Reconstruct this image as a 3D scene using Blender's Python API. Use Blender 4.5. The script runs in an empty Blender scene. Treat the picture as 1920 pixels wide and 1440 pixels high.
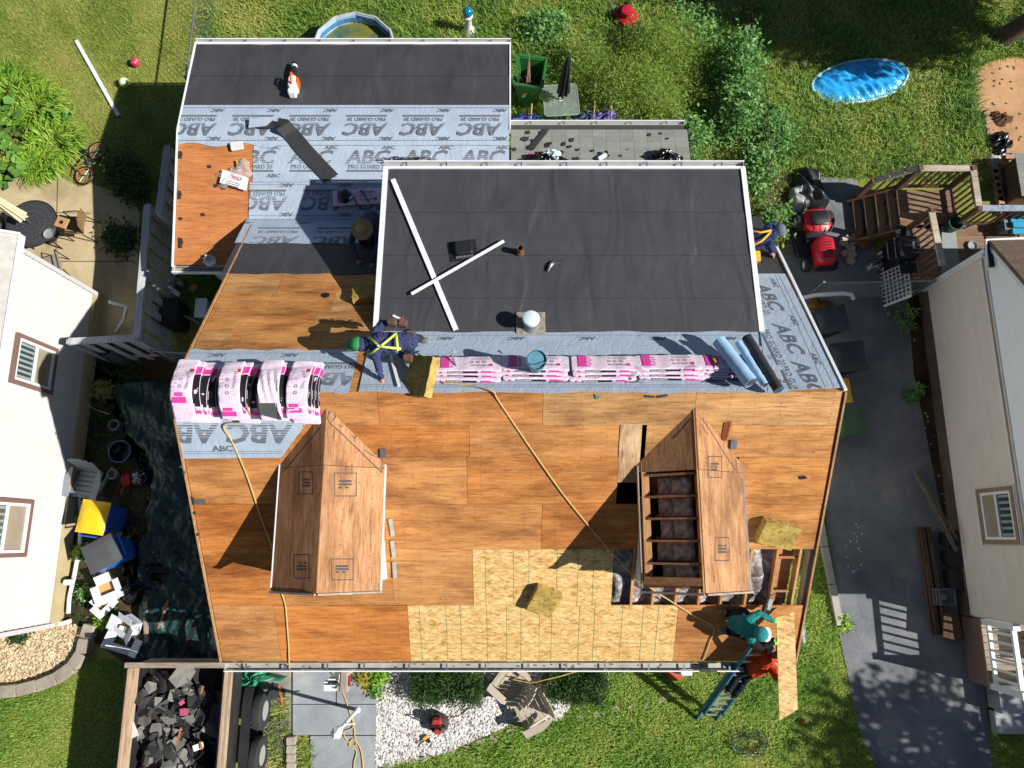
import bpy, bmesh, math, random
import numpy as np
from mathutils import Vector, Matrix, Euler

# ------------------------------------------------------------------ camera, sky, sun, exposure
random.seed(7)
R = math.radians
SC = bpy.context.scene
COL = SC.collection
CAM_H, FPX, TILT = 16.5, 1331.0, math.atan(290 / 1331.0)     # metres, focal length in photo pixels, tilt from straight down
CT, ST = math.cos(TILT), math.sin(TILT)
cam_data = bpy.data.cameras.new('camera')
cam_data.sensor_width = 36.0
cam_data.lens = 36.0 * FPX / 1920.0
cam_data.clip_end = 400.0
cam = bpy.data.objects.new('camera', cam_data)
COL.objects.link(cam)
cam.location = (0, 0, CAM_H)
cam.rotation_euler = (TILT, 0, 0)
SC.camera = cam

SUNV = Vector((1.2, -0.29, 1.0)).normalized()
world = bpy.data.worlds.new('World')
SC.world = world
world.use_nodes = True
wn = world.node_tree.nodes
sky = wn.new('ShaderNodeTexSky')
sky.sky_type = 'NISHITA'
sky.sun_disc = False
sky.sun_elevation = math.asin(SUNV.z)
sky.sun_rotation = math.atan2(SUNV.x, SUNV.y)
sky.air_density = 0.75
sky.dust_density = 0.4
wn['Background'].inputs['Strength'].default_value = 0.05
world.node_tree.links.new(sky.outputs['Color'], wn['Background'].inputs['Color'])
sd = bpy.data.lights.new('sun', 'SUN')
sd.energy = 5.0
sd.angle = R(0.5)
sd.color = (1.0, 0.97, 0.925)
sun = bpy.data.objects.new('sun', sd)
COL.objects.link(sun)
sun.rotation_euler = (-SUNV).to_track_quat('-Z', 'Y').to_euler()
SC.view_settings.view_transform = 'Standard'
SC.view_settings.look = 'None'
SC.view_settings.gamma = 1.0
SC.view_settings.exposure = 0.42

# ------------------------------------------------------------------ photo pixel -> place
def ray(x, y):
    u, v = x - 960.0, y - 720.0
    return Vector((u, FPX * ST - v * CT, -(FPX * CT + v * ST)))
def W(x, y, z=0.0):
    d = ray(x, y); l = (z - CAM_H) / d.z
    return Vector((d.x * l, d.y * l, z))
class Plane:                      # z = a + b*Y, every roof plane of the house
    def __init__(s, Y0, z0, b): s.b = b; s.a = z0 - b * Y0
    def z(s, Y): return s.a + s.b * Y
    def at(s, x, y, lift=0.0):
        d = ray(x, y); a = s.a + lift * math.sqrt(1 + s.b * s.b)
        l = (CAM_H - a) / (s.b * d.y - d.z)
        return Vector((d.x * l, d.y * l, CAM_H + d.z * l))
    def n(s): return Vector((0, -s.b, 1)).normalized()
    def up(s): return Vector((0, 1, s.b)).normalized()
    def p(s, X, Y, lift=0.0): return Vector((X, Y, s.z(Y))) + s.n() * lift
    def frame(s, o): 
        u, n = s.up(), s.n()
        return Matrix(((1, u.x, n.x, o.x), (0, u.y, n.y, o.y), (0, u.z, n.z, o.z), (0, 0, 0, 1)))
def onX(x, y, X):                 # hit the vertical plane X = const
    d = ray(x, y); l = X / d.x
    return Vector((X, d.y * l, CAM_H + d.z * l))

RY, RZ, EY, EZ = 2.25, 5.6, -2.21, 2.63          # main ridge and front eave
SL = (RZ - EZ) / (RY - EY)
FRONT, BACK = Plane(RY, RZ, SL), Plane(RY, RZ, -SL)
SHED = Plane(3.47, 4.79, -0.0976)
ADF, ADB = Plane(8.4, 3.05, 0.14), Plane(8.4, 3.05, -0.15)
PORCH = Plane(8.96, 2.3, -0.16)

# ------------------------------------------------------------------ objects
ROOT = {}
def link(o): COL.objects.link(o); return o
def tag(o, label=None, cat=None, group=None, kind=None):
    if label: o['label'] = label
    if cat: o['category'] = cat
    if group: o['group'] = group
    if kind: o['kind'] = kind
    return o
def thing(name, label, cat, loc=(0, 0, 0), rz=0.0, group=None):
    o = link(bpy.data.objects.new(name, None))
    o.empty_display_size = 0.2
    o.location = loc; o.rotation_euler = (0, 0, rz)
    ROOT[o] = Vector(loc)
    return tag(o, label, cat, group)
def clone(o, loc=None, rz=None, label=None, group=None, parent=None, mats=None):
    c = o.copy(); link(c)
    if parent: c.parent = parent
    if loc is not None: c.location = loc
    if rz is not None: c.rotation_euler = (0, 0, rz)
    if label: c['label'] = label
    if group: c['group'] = group
    for ch in list(o.children):
        clone(ch, parent=c)
    ROOT[c] = Vector(c.location)
    return c
def eul(v): return Euler(v).to_matrix().to_4x4()
def TR(v): return Matrix.Translation(Vector(v))
I4 = Matrix.Identity(4)

class MB:
    """collects shapes, builds ONE mesh object"""
    def __init__(s): s.v = []; s.f = []; s.m = []; s.cur = 0
    def add(s, vs, fs, M=None):
        n = len(s.v)
        for p in vs:
            p = Vector(p)
            s.v.append(M @ p if M is not None else p)
        for f in fs:
            s.f.append([i + n for i in f]); s.m.append(s.cur)
        return s
    def mat(s, i): s.cur = i; return s
    def box(s, c, d, M=None, bev=0.0, taper=1.0):
        x, y, z = d[0] / 2, d[1] / 2, d[2] / 2
        if bev > 0:
            b = min(bev, x * .45, y * .45)
            ring = [(x - b, -y), (x, -y + b), (x, y - b), (x - b, y), (-x + b, y), (-x, y - b), (-x, -y + b), (-x + b, -y)]
            bz = min(b, z * .45)
            vs = [(p[0] * .97 - 0, p[1] * .97, -z) for p in ring] + [(p[0], p[1], -z + bz) for p in ring] + [(p[0] * taper, p[1] * taper, z - bz) for p in ring]
            vs += [(p[0] * taper * (1 - b / max(x, 1e-6) * .6), p[1] * taper * (1 - b / max(y, 1e-6) * .6), z) for p in ring]
            fs = [list(range(7, -1, -1)), list(range(24, 32))]
            for r in range(3):
                for i in range(8):
                    j = (i + 1) % 8
                    fs.append([r * 8 + i, r * 8 + j, r * 8 + 8 + j, r * 8 + 8 + i])
        else:
            t = taper
            vs = [(-x, -y, -z), (x, -y, -z), (x, y, -z), (-x, y, -z), (-x * t, -y * t, z), (x * t, -y * t, z), (x * t, y * t, z), (-x * t, y * t, z)]
            fs = [[0, 3, 2, 1], [4, 5, 6, 7], [0, 1, 5, 4], [1, 2, 6, 5], [2, 3, 7, 6], [3, 0, 4, 7]]
        c = Vector(c)
        return s.add([Vector(p) + c for p in vs], fs, M)
    def bar(s, p, q, w, h, up=(0, 0, 1), M=None):
        p, q = Vector(p), Vector(q); d = (q - p).normalized(); up = Vector(up)
        if abs(d.dot(up)) > .98: up = Vector((0, 1, 0))
        a = d.cross(up).normalized(); b = a.cross(d).normalized()
        a *= w / 2; b *= h / 2
        return s.add([p - a - b, p + a - b, p + a + b, p - a + b, q - a - b, q + a - b, q + a + b, q - a + b],
                     [[0, 4, 5, 1], [1, 5, 6, 2], [2, 6, 7, 3], [3, 7, 4, 0], [0, 1, 2, 3], [7, 6, 5, 4]], M)
    def tube(s, pts, r, n=8, M=None, cap=True, closed=False):
        pts = [Vector(p) for p in pts]
        rs = r if isinstance(r, (list, tuple)) else [r] * len(pts)
        vs, fs = [], []
        N = len(pts); side = None
        for i, p in enumerate(pts):
            a = pts[(i - 1) % N] if (closed or i > 0) else p
            b = pts[(i + 1) % N] if (closed or i < N - 1) else p
            d = (b - a).normalized()
            if side is None:
                side = d.cross(Vector((0, 0, 1)) if abs(d.z) < .9 else Vector((1, 0, 0))).normalized()
            side = (side - d * side.dot(d)).normalized(); o = d.cross(side)
            for k in range(n):
                t = 2 * math.pi * k / n
                vs.append(p + (side * math.cos(t) + o * math.sin(t)) * rs[i])
        L = N if closed else N - 1
        for i in range(L):
            for k in range(n):
                a, b = i * n + k, i * n + (k + 1) % n
                c, d = ((i + 1) % N) * n + (k + 1) % n, ((i + 1) % N) * n + k
                fs.append([a, b, c, d])
        if cap and not closed:
            fs.append(list(range(n))[::-1]); fs.append(list(range((N - 1) * n, N * n)))
        return s.add(vs, fs, M)
    def lathe(s, prof, n=20, M=None, cap=True, start=0.0, sweep=2 * math.pi):
        vs, fs = [], []; full = sweep > 6.28; k = n if full else n + 1
        for r, z in prof:
            for i in range(k):
                t = start + sweep * i / n
                vs.append((r * math.cos(t), r * math.sin(t), z))
        for j in range(len(prof) - 1):
            for i in range(n):
                i2 = (i + 1) % k
                fs.append([j * k + i, j * k + i2, (j + 1) * k + i2, (j + 1) * k + i])
        if cap and full:
            if prof[0][0] > 1e-4: fs.append(list(range(k))[::-1])
            if prof[-1][0] > 1e-4: fs.append(list(range((len(prof) - 1) * k, len(prof) * k)))
        return s.add(vs, fs, M)
    def prism(s, poly, z0, z1, M=None):          # outline in xy, extruded in z
        n = len(poly)
        ar = sum(poly[i][0] * poly[(i + 1) % n][1] - poly[(i + 1) % n][0] * poly[i][1] for i in range(n))
        if ar < 0: poly = poly[::-1]
        vs = [(p[0], p[1], z0) for p in poly] + [(p[0], p[1], z1) for p in poly]
        fs = [list(range(n))[::-1], list(range(n, 2 * n))] + [[i, (i + 1) % n, n + (i + 1) % n, n + i] for i in range(n)]
        return s.add(vs, fs, M)
    def slab(s, pts, d):                          # 3-D outline thickened along the vector d
        n = len(pts); d = Vector(d); pts = [Vector(p) for p in pts]
        nn = Vector((0, 0, 0))
        for i in range(n): nn += (pts[i]).cross(pts[(i + 1) % n])
        if nn.dot(d) > 0: pts = pts[::-1]
        vs = pts + [p + d for p in pts]
        fs = [list(range(n)), list(range(2 * n - 1, n - 1, -1))] + [[i, n + i, n + (i + 1) % n, (i + 1) % n] for i in range(n)]
        return s.add(vs, fs)
    def grid(s, fn, nu, nv, M=None, wrap=False):
        vs = [fn(i / nu, j / nv) for j in range(nv + 1) for i in range(nu + 1)]
        fs = [[j * (nu + 1) + i, j * (nu + 1) + i + 1, (j + 1) * (nu + 1) + i + 1, (j + 1) * (nu + 1) + i] for j in range(nv) for i in range(nu)]
        return s.add(vs, fs, M)
    def ball(s, c, r, n=12, M=None, sq=(1, 1, 1)):
        prof = [(max(1e-5, math.sin(math.pi * i / n)) * 1.0, -math.cos(math.pi * i / n)) for i in range(n + 1)]
        T = TR(c) @ Matrix.Diagonal((r * sq[0], r * sq[1], r * sq[2], 1))
        return s.lathe(prof, n + 4, (M @ T) if M is not None else T, cap=False)
    def build(s, name, mats, parent=None, smooth=False, world=False, jitter=0.0):
        me = bpy.data.meshes.new(name)
        vs = s.v
        if world and parent is not None:
            o = ROOT.get(parent, Vector((0, 0, 0))); vs = [v - o for v in vs]
        if jitter:
            vs = [v + Vector((random.uniform(-1, 1), random.uniform(-1, 1), random.uniform(-1, 1))) * jitter for v in vs]
        me.from_pydata([tuple(v) for v in vs], [], s.f)
        if not isinstance(mats, (list, tuple)): mats = [mats]
        for m in mats: me.materials.append(m)
        if len(mats) > 1: me.polygons.foreach_set('material_index', s.m)
        if smooth:
            me.polygons.foreach_set('use_smooth', [True] * len(me.polygons))
            if smooth != 'all':
                try: me.set_sharp_from_angle(angle=R(40 if smooth is True else smooth))
                except Exception: pass
        me.update()
        ob = link(bpy.data.objects.new(name, me))
        if parent is not None:
            ob.parent = parent
            if world: ROOT[ob] = ROOT.get(parent, Vector((0, 0, 0)))
        return ob
def one(name, mats, mb, label, cat, group=None, smooth=False):
    """a thing that is one mesh: origin moved to its base"""
    mn = Vector((min(v.x for v in mb.v), min(v.y for v in mb.v), min(v.z for v in mb.v)))
    mx = Vector((max(v.x for v in mb.v), max(v.y for v in mb.v), 0))
    o = Vector(((mn.x + mx.x) / 2, (mn.y + mx.y) / 2, mn.z))
    mb.v = [v - o for v in mb.v]
    ob = mb.build(name, mats, None, smooth); ob.location = o; ROOT[ob] = o
    return tag(ob, label, cat, group)
def npmesh(name, verts, faces, mat, parent=None, smooth=False, attr=None):
    """verts (n,3), faces (m,k) numpy arrays -> mesh object"""
    me = bpy.data.meshes.new(name)
    m, k = faces.shape
    me.vertices.add(len(verts)); me.vertices.foreach_set('co', verts.astype(np.float32).ravel())
    me.loops.add(m * k); me.loops.foreach_set('vertex_index', faces.astype(np.int32).ravel())
    me.polygons.add(m); me.polygons.foreach_set('loop_start', np.arange(0, m * k, k, dtype=np.int32))
    me.polygons.foreach_set('loop_total', np.full(m, k, dtype=np.int32))
    if smooth: me.polygons.foreach_set('use_smooth', np.ones(m, dtype=bool))
    me.update(calc_edges=True)
    if attr is not None:
        a = me.attributes.new('tint', 'FLOAT', 'POINT'); a.data.foreach_set('value', attr.astype(np.float32))
    me.materials.append(mat)
    o = link(bpy.data.objects.new(name, me))
    if parent is not None: o.parent = parent
    return o

# ------------------------------------------------------------------ materials
MATS = {}
def srgb(h):
    h = h.lstrip('#'); c = [int(h[i:i + 2], 16) / 255 for i in (0, 2, 4)]
    return tuple(x / 12.92 if x <= .04045 else ((x + .055) / 1.055) ** 2.4 for x in c)
class NT:
    def __init__(s, name):
        s.mat = bpy.data.materials.new(name); s.mat.use_nodes = True
        s.t = s.mat.node_tree; s.n = s.t.nodes; s.l = s.t.links
        s.p = s.n['Principled BSDF']
    def new(s, ty, **kw):
        n = s.n.new(ty)
        for k, v in kw.items():
            if k in n.inputs: n.inputs[k].default_value = v
            else: setattr(n, k, v)
        return n
    def co(s, kind='Object', scale=(1, 1, 1), rand=True):
        if kind == 'World':
            g = s.new('ShaderNodeNewGeometry'); out = g.outputs['Position']
        else:
            g = s.new('ShaderNodeTexCoord'); out = g.outputs[kind]
        mp = s.new('ShaderNodeMapping'); mp.inputs['Scale'].default_value = scale
        s.l.new(out, mp.inputs['Vector'])
        if rand and kind != 'World':
            oi = s.new('ShaderNodeObjectInfo')
            vm = s.new('ShaderNodeVectorMath', operation='SCALE'); vm.inputs[0].default_value = (37.0, 53.0, 19.0)
            s.l.new(oi.outputs['Random'], vm.inputs['Scale']); s.l.new(vm.outputs[0], mp.inputs['Location'])
        return mp.outputs[0]
    def noise(s, vec, scale, detail=4.0, rough=.55, dist=0.0):
        n = s.new('ShaderNodeTexNoise', Scale=scale, Detail=detail, Roughness=rough, Distortion=dist)
        s.l.new(vec, n.inputs['Vector']); return n.outputs['Fac']
    def ramp(s, fac, stops):
        r = s.new('ShaderNodeValToRGB'); e = r.color_ramp.elements
        rgba = lambda c: (*c, 1)[:4]
        e[0].position, e[0].color = stops[0][0], rgba(stops[0][1])
        e[1].position, e[1].color = stops[-1][0], rgba(stops[-1][1])
        for p, c in stops[1:-1]:
            q = e.new(p); q.color = rgba(c)
        s.l.new(fac, r.inputs[0]); return r.outputs[0]
    def mix(s, fac, a, b, mode='MIX'):
        m = s.new('ShaderNodeMix', data_type='RGBA', blend_type=mode)
        for i, x in ((0, fac), (6, a), (7, b)):
            if isinstance(x, (int, float)): m.inputs[i].default_value = x
            elif isinstance(x, tuple): m.inputs[i].default_value = (*x, 1)[:4]
            else: s.l.new(x, m.inputs[i])
        return m.outputs[2]
    def math(s, op, a, b=0.0, c=None):
        m = s.new('ShaderNodeMath', operation=op)
        for i, x in enumerate((a, b) if c is None else (a, b, c)):
            if isinstance(x, (int, float)): m.inputs[i].default_value = x
            else: s.l.new(x, m.inputs[i])
        return m.outputs[0]
    def bump(s, h, strength=.3, dist=.01):
        b = s.new('ShaderNodeBump', Strength=strength, Distance=dist)
        s.l.new(h, b.inputs['Height']); s.l.new(b.outputs[0], s.p.inputs['Normal']); return b
    def out(s, col, rough=.6, metal=0.0, spec=.5):
        if isinstance(col, tuple): s.p.inputs['Base Color'].default_value = (*col, 1)[:4]
        else: s.l.new(col, s.p.inputs['Base Color'])
        if isinstance(rough, (int, float)): s.p.inputs['Roughness'].default_value = rough
        else: s.l.new(rough, s.p.inputs['Roughness'])
        s.p.inputs['Metallic'].default_value = metal
        s.p.inputs['Specular IOR Level'].default_value = spec
        return s.mat
def mul(c, k): return tuple(min(1, x * k) for x in c[:3])
def paint(name, hexc, rough=.55, var=.12, scale=5.0, bump=.15, bscale=60.0, metal=0.0, spec=.5, rand=0.0, dirt=0.0, stretch=(1, 1, 1), bdist=.004):
    """general surface: two-tone mottle, fine relief, optional dirt and per-object tone"""
    if name in MATS: return MATS[name]
    c = srgb(hexc) if isinstance(hexc, str) else hexc
    t = NT(name); v = t.co('Object', stretch)
    n = t.noise(v, scale, 5.0, .6)
    col = t.ramp(n, [(.3, mul(c, 1 - var)), (.7, mul(c, 1 + var))])
    if dirt:
        d = t.ramp(t.noise(v, scale * .35, 6.0, .65), [(.45, (0, 0, 0)), (.75, (1, 1, 1))])
        col = t.mix(t.math('MULTIPLY', d, dirt), col, mul((.16, .13, .1), .8))
    if rand:
        oi = t.new('ShaderNodeObjectInfo')
        k = t.math('MULTIPLY_ADD', oi.outputs['Random'], 2 * rand, 1 - rand)
        hs = t.new('ShaderNodeHueSaturation'); t.l.new(k, hs.inputs['Value']); t.l.new(col, hs.inputs['Color']); col = hs.outputs[0]
    if bump: t.bump(t.noise(v, bscale, 3.0), bump, bdist)
    MATS[name] = t.out(col, rough, metal, spec)
    return MATS[name]
def wood(name, dark, mid, light, along='x', gs=1.0, rough=.7, knots=True, rand=.18, stain=.35, contrast=1.0):
    """sheathing or board: grain streaks along one local axis, blotches, knots, tone per piece"""
    if name in MATS: return MATS[name]
    dark, mid, light = srgb(dark), srgb(mid), srgb(light)
    t = NT(name)
    st = {'x': (1.1, 13, 13), 'y': (13, 1.1, 13), 'z': (13, 13, 1.1)}[along]
    v = t.co('Object', st); v0 = t.co('Object')
    g = t.noise(v, 1.6 * gs, 6.0, .62, .6); g2 = t.noise(v, 7.0 * gs, 4.0, .6)
    f = t.math('MULTIPLY_ADD', g2, .35, t.math('MULTIPLY', g, .75))
    col = t.ramp(f, [(.26, dark), (.5, mid), (.76, light)])
    wv = t.co('World', {'x': (.45, 1.5, 1), 'y': (1.5, .45, 1), 'z': (1, 1, .5)}[along])
    ws = t.ramp(t.noise(wv, 1.5, 8.0, .7), [(.36, (.48, .41, .37)), (.52, (1, .98, .96)), (.72, (1.12, 1.13, 1.16))])
    col = t.mix(min(1.0, stain), col, t.mix(1.0, col, ws, 'MULTIPLY'))
    fl = t.ramp(t.noise(t.co('World', (1, 1, 1)), 55, 4.0, .75), [(.3, (.66, .6, .55)), (.5, (1, 1, 1)), (.75, (1.12, 1.12, 1.12))])
    col = t.mix(.6, col, t.mix(1.0, col, fl, 'MULTIPLY'))
    fs = {'x': (2.2, 90, 20), 'y': (90, 2.2, 20), 'z': (90, 20, 2.2)}[along]
    ck = t.ramp(t.noise(t.co('Object', fs), 1.0, 3.0, .6), [(.32, (.36, .28, .22)), (.44, (1, 1, 1)), (.58, (1, 1, 1)), (.7, (1.2, 1.16, 1.1))])
    col = t.mix(.8, col, t.mix(1.0, col, ck, 'MULTIPLY'))
    big = t.ramp(t.noise(t.co('Object', {'x': (.6, 2.2, 1), 'y': (2.2, .6, 1), 'z': (2.2, 2.2, .6)}[along]), 1.3, 6.0, .65), [(.32, (.66, .58, .52)), (.6, (1.1, 1.08, 1.06))])
    col = t.mix(stain, col, t.mix(1.0, col, big, 'MULTIPLY'))
    if knots:
        vo = t.new('ShaderNodeTexVoronoi', Scale=3.2); t.l.new(v0, vo.inputs['Vector'])
        k = t.ramp(vo.outputs['Distance'], [(.03, (.28, .2, .15)), (.06, (1, 1, 1))])
        col = t.mix(.75, col, t.mix(1.0, col, k, 'MULTIPLY'))
        vo2 = t.new('ShaderNodeTexVoronoi', Scale=7.5); t.l.new(v0, vo2.inputs['Vector'])
        k2 = t.ramp(vo2.outputs['Distance'], [(.028, (.25, .18, .12)), (.04, (1, 1, 1))])
        col = t.mix(.8, col, t.mix(1.0, col, k2, 'MULTIPLY'))
    if knots:                                       # rows of nail heads along the rafters
        sx = t.new('ShaderNodeSeparateXYZ'); t.l.new(t.co('Object', (1, 1, 1), False), sx.inputs[0])
        da = t.math('ABSOLUTE', t.math('SUBTRACT', t.math('FRACT', t.math('MULTIPLY', sx.outputs[0], 2.46)), .5))
        db = t.math('ABSOLUTE', t.math('SUBTRACT', t.math('FRACT', t.math('MULTIPLY', sx.outputs[1], 5.6)), .5))
        nail = t.math('MULTIPLY', t.math('LESS_THAN', da, .022), t.math('LESS_THAN', db, .055))
        col = t.mix(t.math('MULTIPLY', nail, .6), col, (.05, .035, .03))
        line = t.math('MULTIPLY', t.math('LESS_THAN', da, .006), .3)
        col = t.mix(line, col, (.16, .09, .05))
    oi = t.new('ShaderNodeObjectInfo')
    hs = t.new('ShaderNodeHueSaturation')
    t.l.new(t.math('MULTIPLY_ADD', oi.outputs['Random'], 2 * rand, 1 - rand), hs.inputs['Value'])
    r2 = t.math('FRACT', t.math('MULTIPLY', oi.outputs['Random'], 17.3))
    t.l.new(t.math('MULTIPLY_ADD', r2, .012, .494), hs.inputs['Hue'])
    t.l.new(t.math('MULTIPLY_ADD', r2, -.10, 1.0), hs.inputs['Saturation'])
    t.l.new(col, hs.inputs['Color'])
    t.bump(g2, .2, .003)
    MATS[name] = t.out(hs.outputs[0], rough, 0, .2)
    return MATS[name]
def leafmat(name, c1, c2, c3=None, scale=2.0, trans=.25):
    if name in MATS: return MATS[name]
    t = NT(name)
    a = t.new('ShaderNodeAttribute', attribute_name='tint')
    w = t.noise(t.co('World'), scale, 3.0)
    f = t.math('MULTIPLY_ADD', a.outputs['Fac'], .6, t.math('MULTIPLY', w, .4))
    stops = [(.2, srgb(c1)), (.75, srgb(c2))]
    if c3: stops = [(.2, srgb(c1)), (.55, srgb(c2)), (.85, srgb(c3))]
    col = t.ramp(f, stops)
    m = t.out(col, .55, 0, .35)
    if trans:
        tl = t.new('ShaderNodeBsdfTranslucent'); t.l.new(col, tl.inputs['Color'])
        ms = t.new('ShaderNodeMixShader'); ms.inputs[0].default_value = trans
        t.l.new(t.p.outputs[0], ms.inputs[1]); t.l.new(tl.outputs[0], ms.inputs[2])
        t.l.new(ms.outputs[0], t.n['Material Output'].inputs['Surface'])
    MATS[name] = m
    return m
# ------------------------------------------------------------------ shared materials
PLY = wood('plywood_sheathing', '#9c5c24', '#be7c38', '#ce9450', 'x', 1.0, .9, True, .045, .8)
PLYB = wood('plywood_golden', '#9c6630', '#c08848', '#d0a062', 'x', 1.0, .9, True, .045, .8)
PLYD = wood('plywood_dormer', '#84532f', '#b07c4e', '#c89a6c', 'y', 1.0, .85, True, .05, .85)
PLYO = wood('plywood_orange', '#a2541a', '#c06a1e', '#cf7f30', 'x', 1.3, .75, True, .05, .4)
LUMBER = wood('framing_lumber', '#8a5a30', '#b98550', '#cfa472', 'y', 1.0, .75, False, .12, .3)
LUMX = wood('framing_lumber_cross', '#7a4e2c', '#a87448', '#c29468', 'x', 1.0, .75, False, .12, .3)
GREYW = wood('weathered_lumber', '#6e6458', '#9a8d7c', '#b9ad9c', 'x', 1.0, .8, False, .12, .4)
GREYWY = wood('weathered_lumber_long', '#6e6458', '#9a8d7c', '#b9ad9c', 'y', 1.0, .8, False, .12, .4)
def osb_mat():
    t = NT('oriented_strand_board')
    nz = t.new('ShaderNodeTexNoise', Scale=5.0, Detail=3.0); t.l.new(t.co('Object'), nz.inputs['Vector'])
    f = None
    for ang, sc_, w in ((.35, (7, 34, 20), .36), (-.5, (8, 30, 20), .34), (.05, (6, 42, 20), .3), (1.2, (9, 26, 20), .2)):
        mp = t.new('ShaderNodeMapping'); mp.inputs['Rotation'].default_value = (0, 0, ang); t.l.new(t.mix(.06, t.co('Object'), nz.outputs['Color'], 'ADD'), mp.inputs['Vector'])
        m2 = t.new('ShaderNodeMapping'); m2.inputs['Scale'].default_value = sc_; t.l.new(mp.outputs[0], m2.inputs['Vector'])
        vo = t.new('ShaderNodeTexVoronoi', Scale=1.0, Randomness=1.0); t.l.new(m2.outputs[0], vo.inputs['Vector'])
        sep = t.new('ShaderNodeSeparateColor'); t.l.new(vo.outputs['Color'], sep.inputs[0])
        g = t.math('MULTIPLY', sep.outputs[0], w); f = g if f is None else t.math('ADD', f, g)
    col = t.ramp(f, [(.25, srgb('#a87a40')), (.42, srgb('#c79c5c')), (.65, srgb('#d3ae70')), (.92, srgb('#e2c68e'))])
    t.bump(f, .4, .004)
    return t.out(col, .6, 0, .35)
OSB = osb_mat()
def felt_mat(name, hexc, wr=.5):
    t = NT(name); v = t.co('World', (1, 1, 1))
    c = srgb(hexc)
    col = t.ramp(t.noise(v, 1.3, 6, .6), [(.3, mul(c, .82)), (.7, mul(c, 1.16))])
    sp = t.ramp(t.noise(v, 14, 3, .7), [(.68, (0, 0, 0)), (.78, (1, 1, 1))])
    col = t.mix(t.math('MULTIPLY', sp, .12), col, (.35, .34, .33))
    vs = t.co('World', (1.0, .34, .6))
    w1 = t.noise(vs, 1.9, 2.0, .4, 1.3); w2 = t.noise(v, 30, 2)
    w3 = t.new('ShaderNodeTexWave', Scale=.55, Distortion=5.0, Detail=2.0); w3.bands_direction = 'DIAGONAL'; t.l.new(vs, w3.inputs['Vector'])
    h = t.math('ADD', t.math('MULTIPLY', w1, 1.0), t.math('ADD', t.math('MULTIPLY', w2, .02), t.math('MULTIPLY', w3.outputs['Fac'], .16)))
    t.bump(h, wr, .045)
    return t.out(col, .62, 0, .4)
FELT = felt_mat('black_felt', '#3f3f42', .8)
FELTD = felt_mat('dark_felt_piece', '#333335', .4)
def under_mat():
    t = NT('grey_underlayment'); v = t.co('World')
    c = srgb('#a6b4c2')
    col = t.ramp(t.noise(v, 2.5, 5), [(.3, mul(c, .9)), (.7, mul(c, 1.07))])
    vs = t.co('World', (1.0, .55, .7))
    n1 = t.noise(vs, 3.2, 3, .5, 2.2); n2 = t.noise(v, 9, 3, .5, 1.5)
    rid = t.math('ABSOLUTE', t.math('SUBTRACT', n1, .5)); rid2 = t.math('ABSOLUTE', t.math('SUBTRACT', n2, .5))
    h = t.math('ADD', t.math('MULTIPLY', rid, -1.0), t.math('MULTIPLY', rid2, -.4))
    t.bump(h, .5, .035)
    return t.out(col, .48, 0, .45)
UNDER = under_mat()
INK = paint('dark_grey_ink', '#666c73', .55, .05, bump=0)
MARK = paint('marker_ink', '#3c3a3a', .7, .2, 20, bump=0)
WHITEM = paint('white_metal', '#e6e8ea', .38, .04, 3, .04, 30, dirt=.12)
GUTTER = paint('weathered_gutter', '#a9a69c', .5, .15, 6, .1, 40, dirt=.35)
SIDING = paint('white_vinyl_siding', '#d9d9d6', .5, .03, 2, .05, 40)
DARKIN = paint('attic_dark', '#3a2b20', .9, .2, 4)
ROPE = paint('tan_rope', '#c2a56e', .85, .15, 40, .6, 120)
STEEL = paint('dull_steel', '#9aa0a4', .4, .1, 8, .1, 60, metal=.8)
BLACKP = paint('black_plastic', '#202124', .45, .1, 6, .1, 50)
def insul_mat(name, a, b, c):
    t = NT(name); v = t.co('Object')
    f = t.noise(v, 7, 8, .72, .8)
    col = t.ramp(f, [(.32, srgb(a)), (.5, srgb(b)), (.66, srgb(c))])
    t.bump(t.noise(v, 22, 6, .7), .9, .03)
    return t.out(col, .5, 0, .5)
INSW = insul_mat('loose_grey_insulation', '#4d423e', '#8f8784', '#e2dedb')
INSB = insul_mat('paper_faced_insulation', '#8a6650', '#cda98c', '#ecd6c0')

# ------------------------------------------------------------------ flat print
TXT = {}
def text2d(st, stripes=False, shear=0.0, bold=.012):
    key = (st, stripes, shear)
    if key in TXT: return TXT[key]
    cu = bpy.data.curves.new('t', 'FONT'); cu.body = st; cu.size = 1.0; cu.offset = bold; cu.shear = shear
    cu.resolution_u = 2
    ob = bpy.data.objects.new('t', cu); COL.objects.link(ob)
    bpy.context.view_layer.update()
    me = bpy.data.meshes.new_from_object(ob.evaluated_get(bpy.context.evaluated_depsgraph_get()))
    bm = bmesh.new(); bm.from_mesh(me)
    bpy.data.objects.remove(ob); bpy.data.curves.remove(cu); bpy.data.meshes.remove(me)
    ys = [v.co.y for v in bm.verts]; xs = [v.co.x for v in bm.verts]
    y0, h = min(ys), max(ys) - min(ys); cx = (min(xs) + max(xs)) / 2
    for v in bm.verts: v.co = Vector(((v.co.x - cx) / h, (v.co.y - y0) / h - .5, 0))
    if stripes:
        for i in range(6):
            ya = -.47 + i * .125; yb = ya + .026 + .006 * (6 - i)
            for yy in (ya, yb):
                bmesh.ops.bisect_plane(bm, geom=bm.verts[:] + bm.edges[:] + bm.faces[:], plane_co=(0, yy, 0), plane_no=(0, 1, 0))
            dl = [f for f in bm.faces if ya < f.calc_center_median().y < yb]
            bmesh.ops.delete(bm, geom=dl, context='FACES')
    bm.verts.ensure_lookup_table(); bm.verts.index_update()
    TXT[key] = ([v.co.copy() for v in bm.verts], [[v.index for v in f.verts] for f in bm.faces])
    bm.free()
    return TXT[key]
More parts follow.
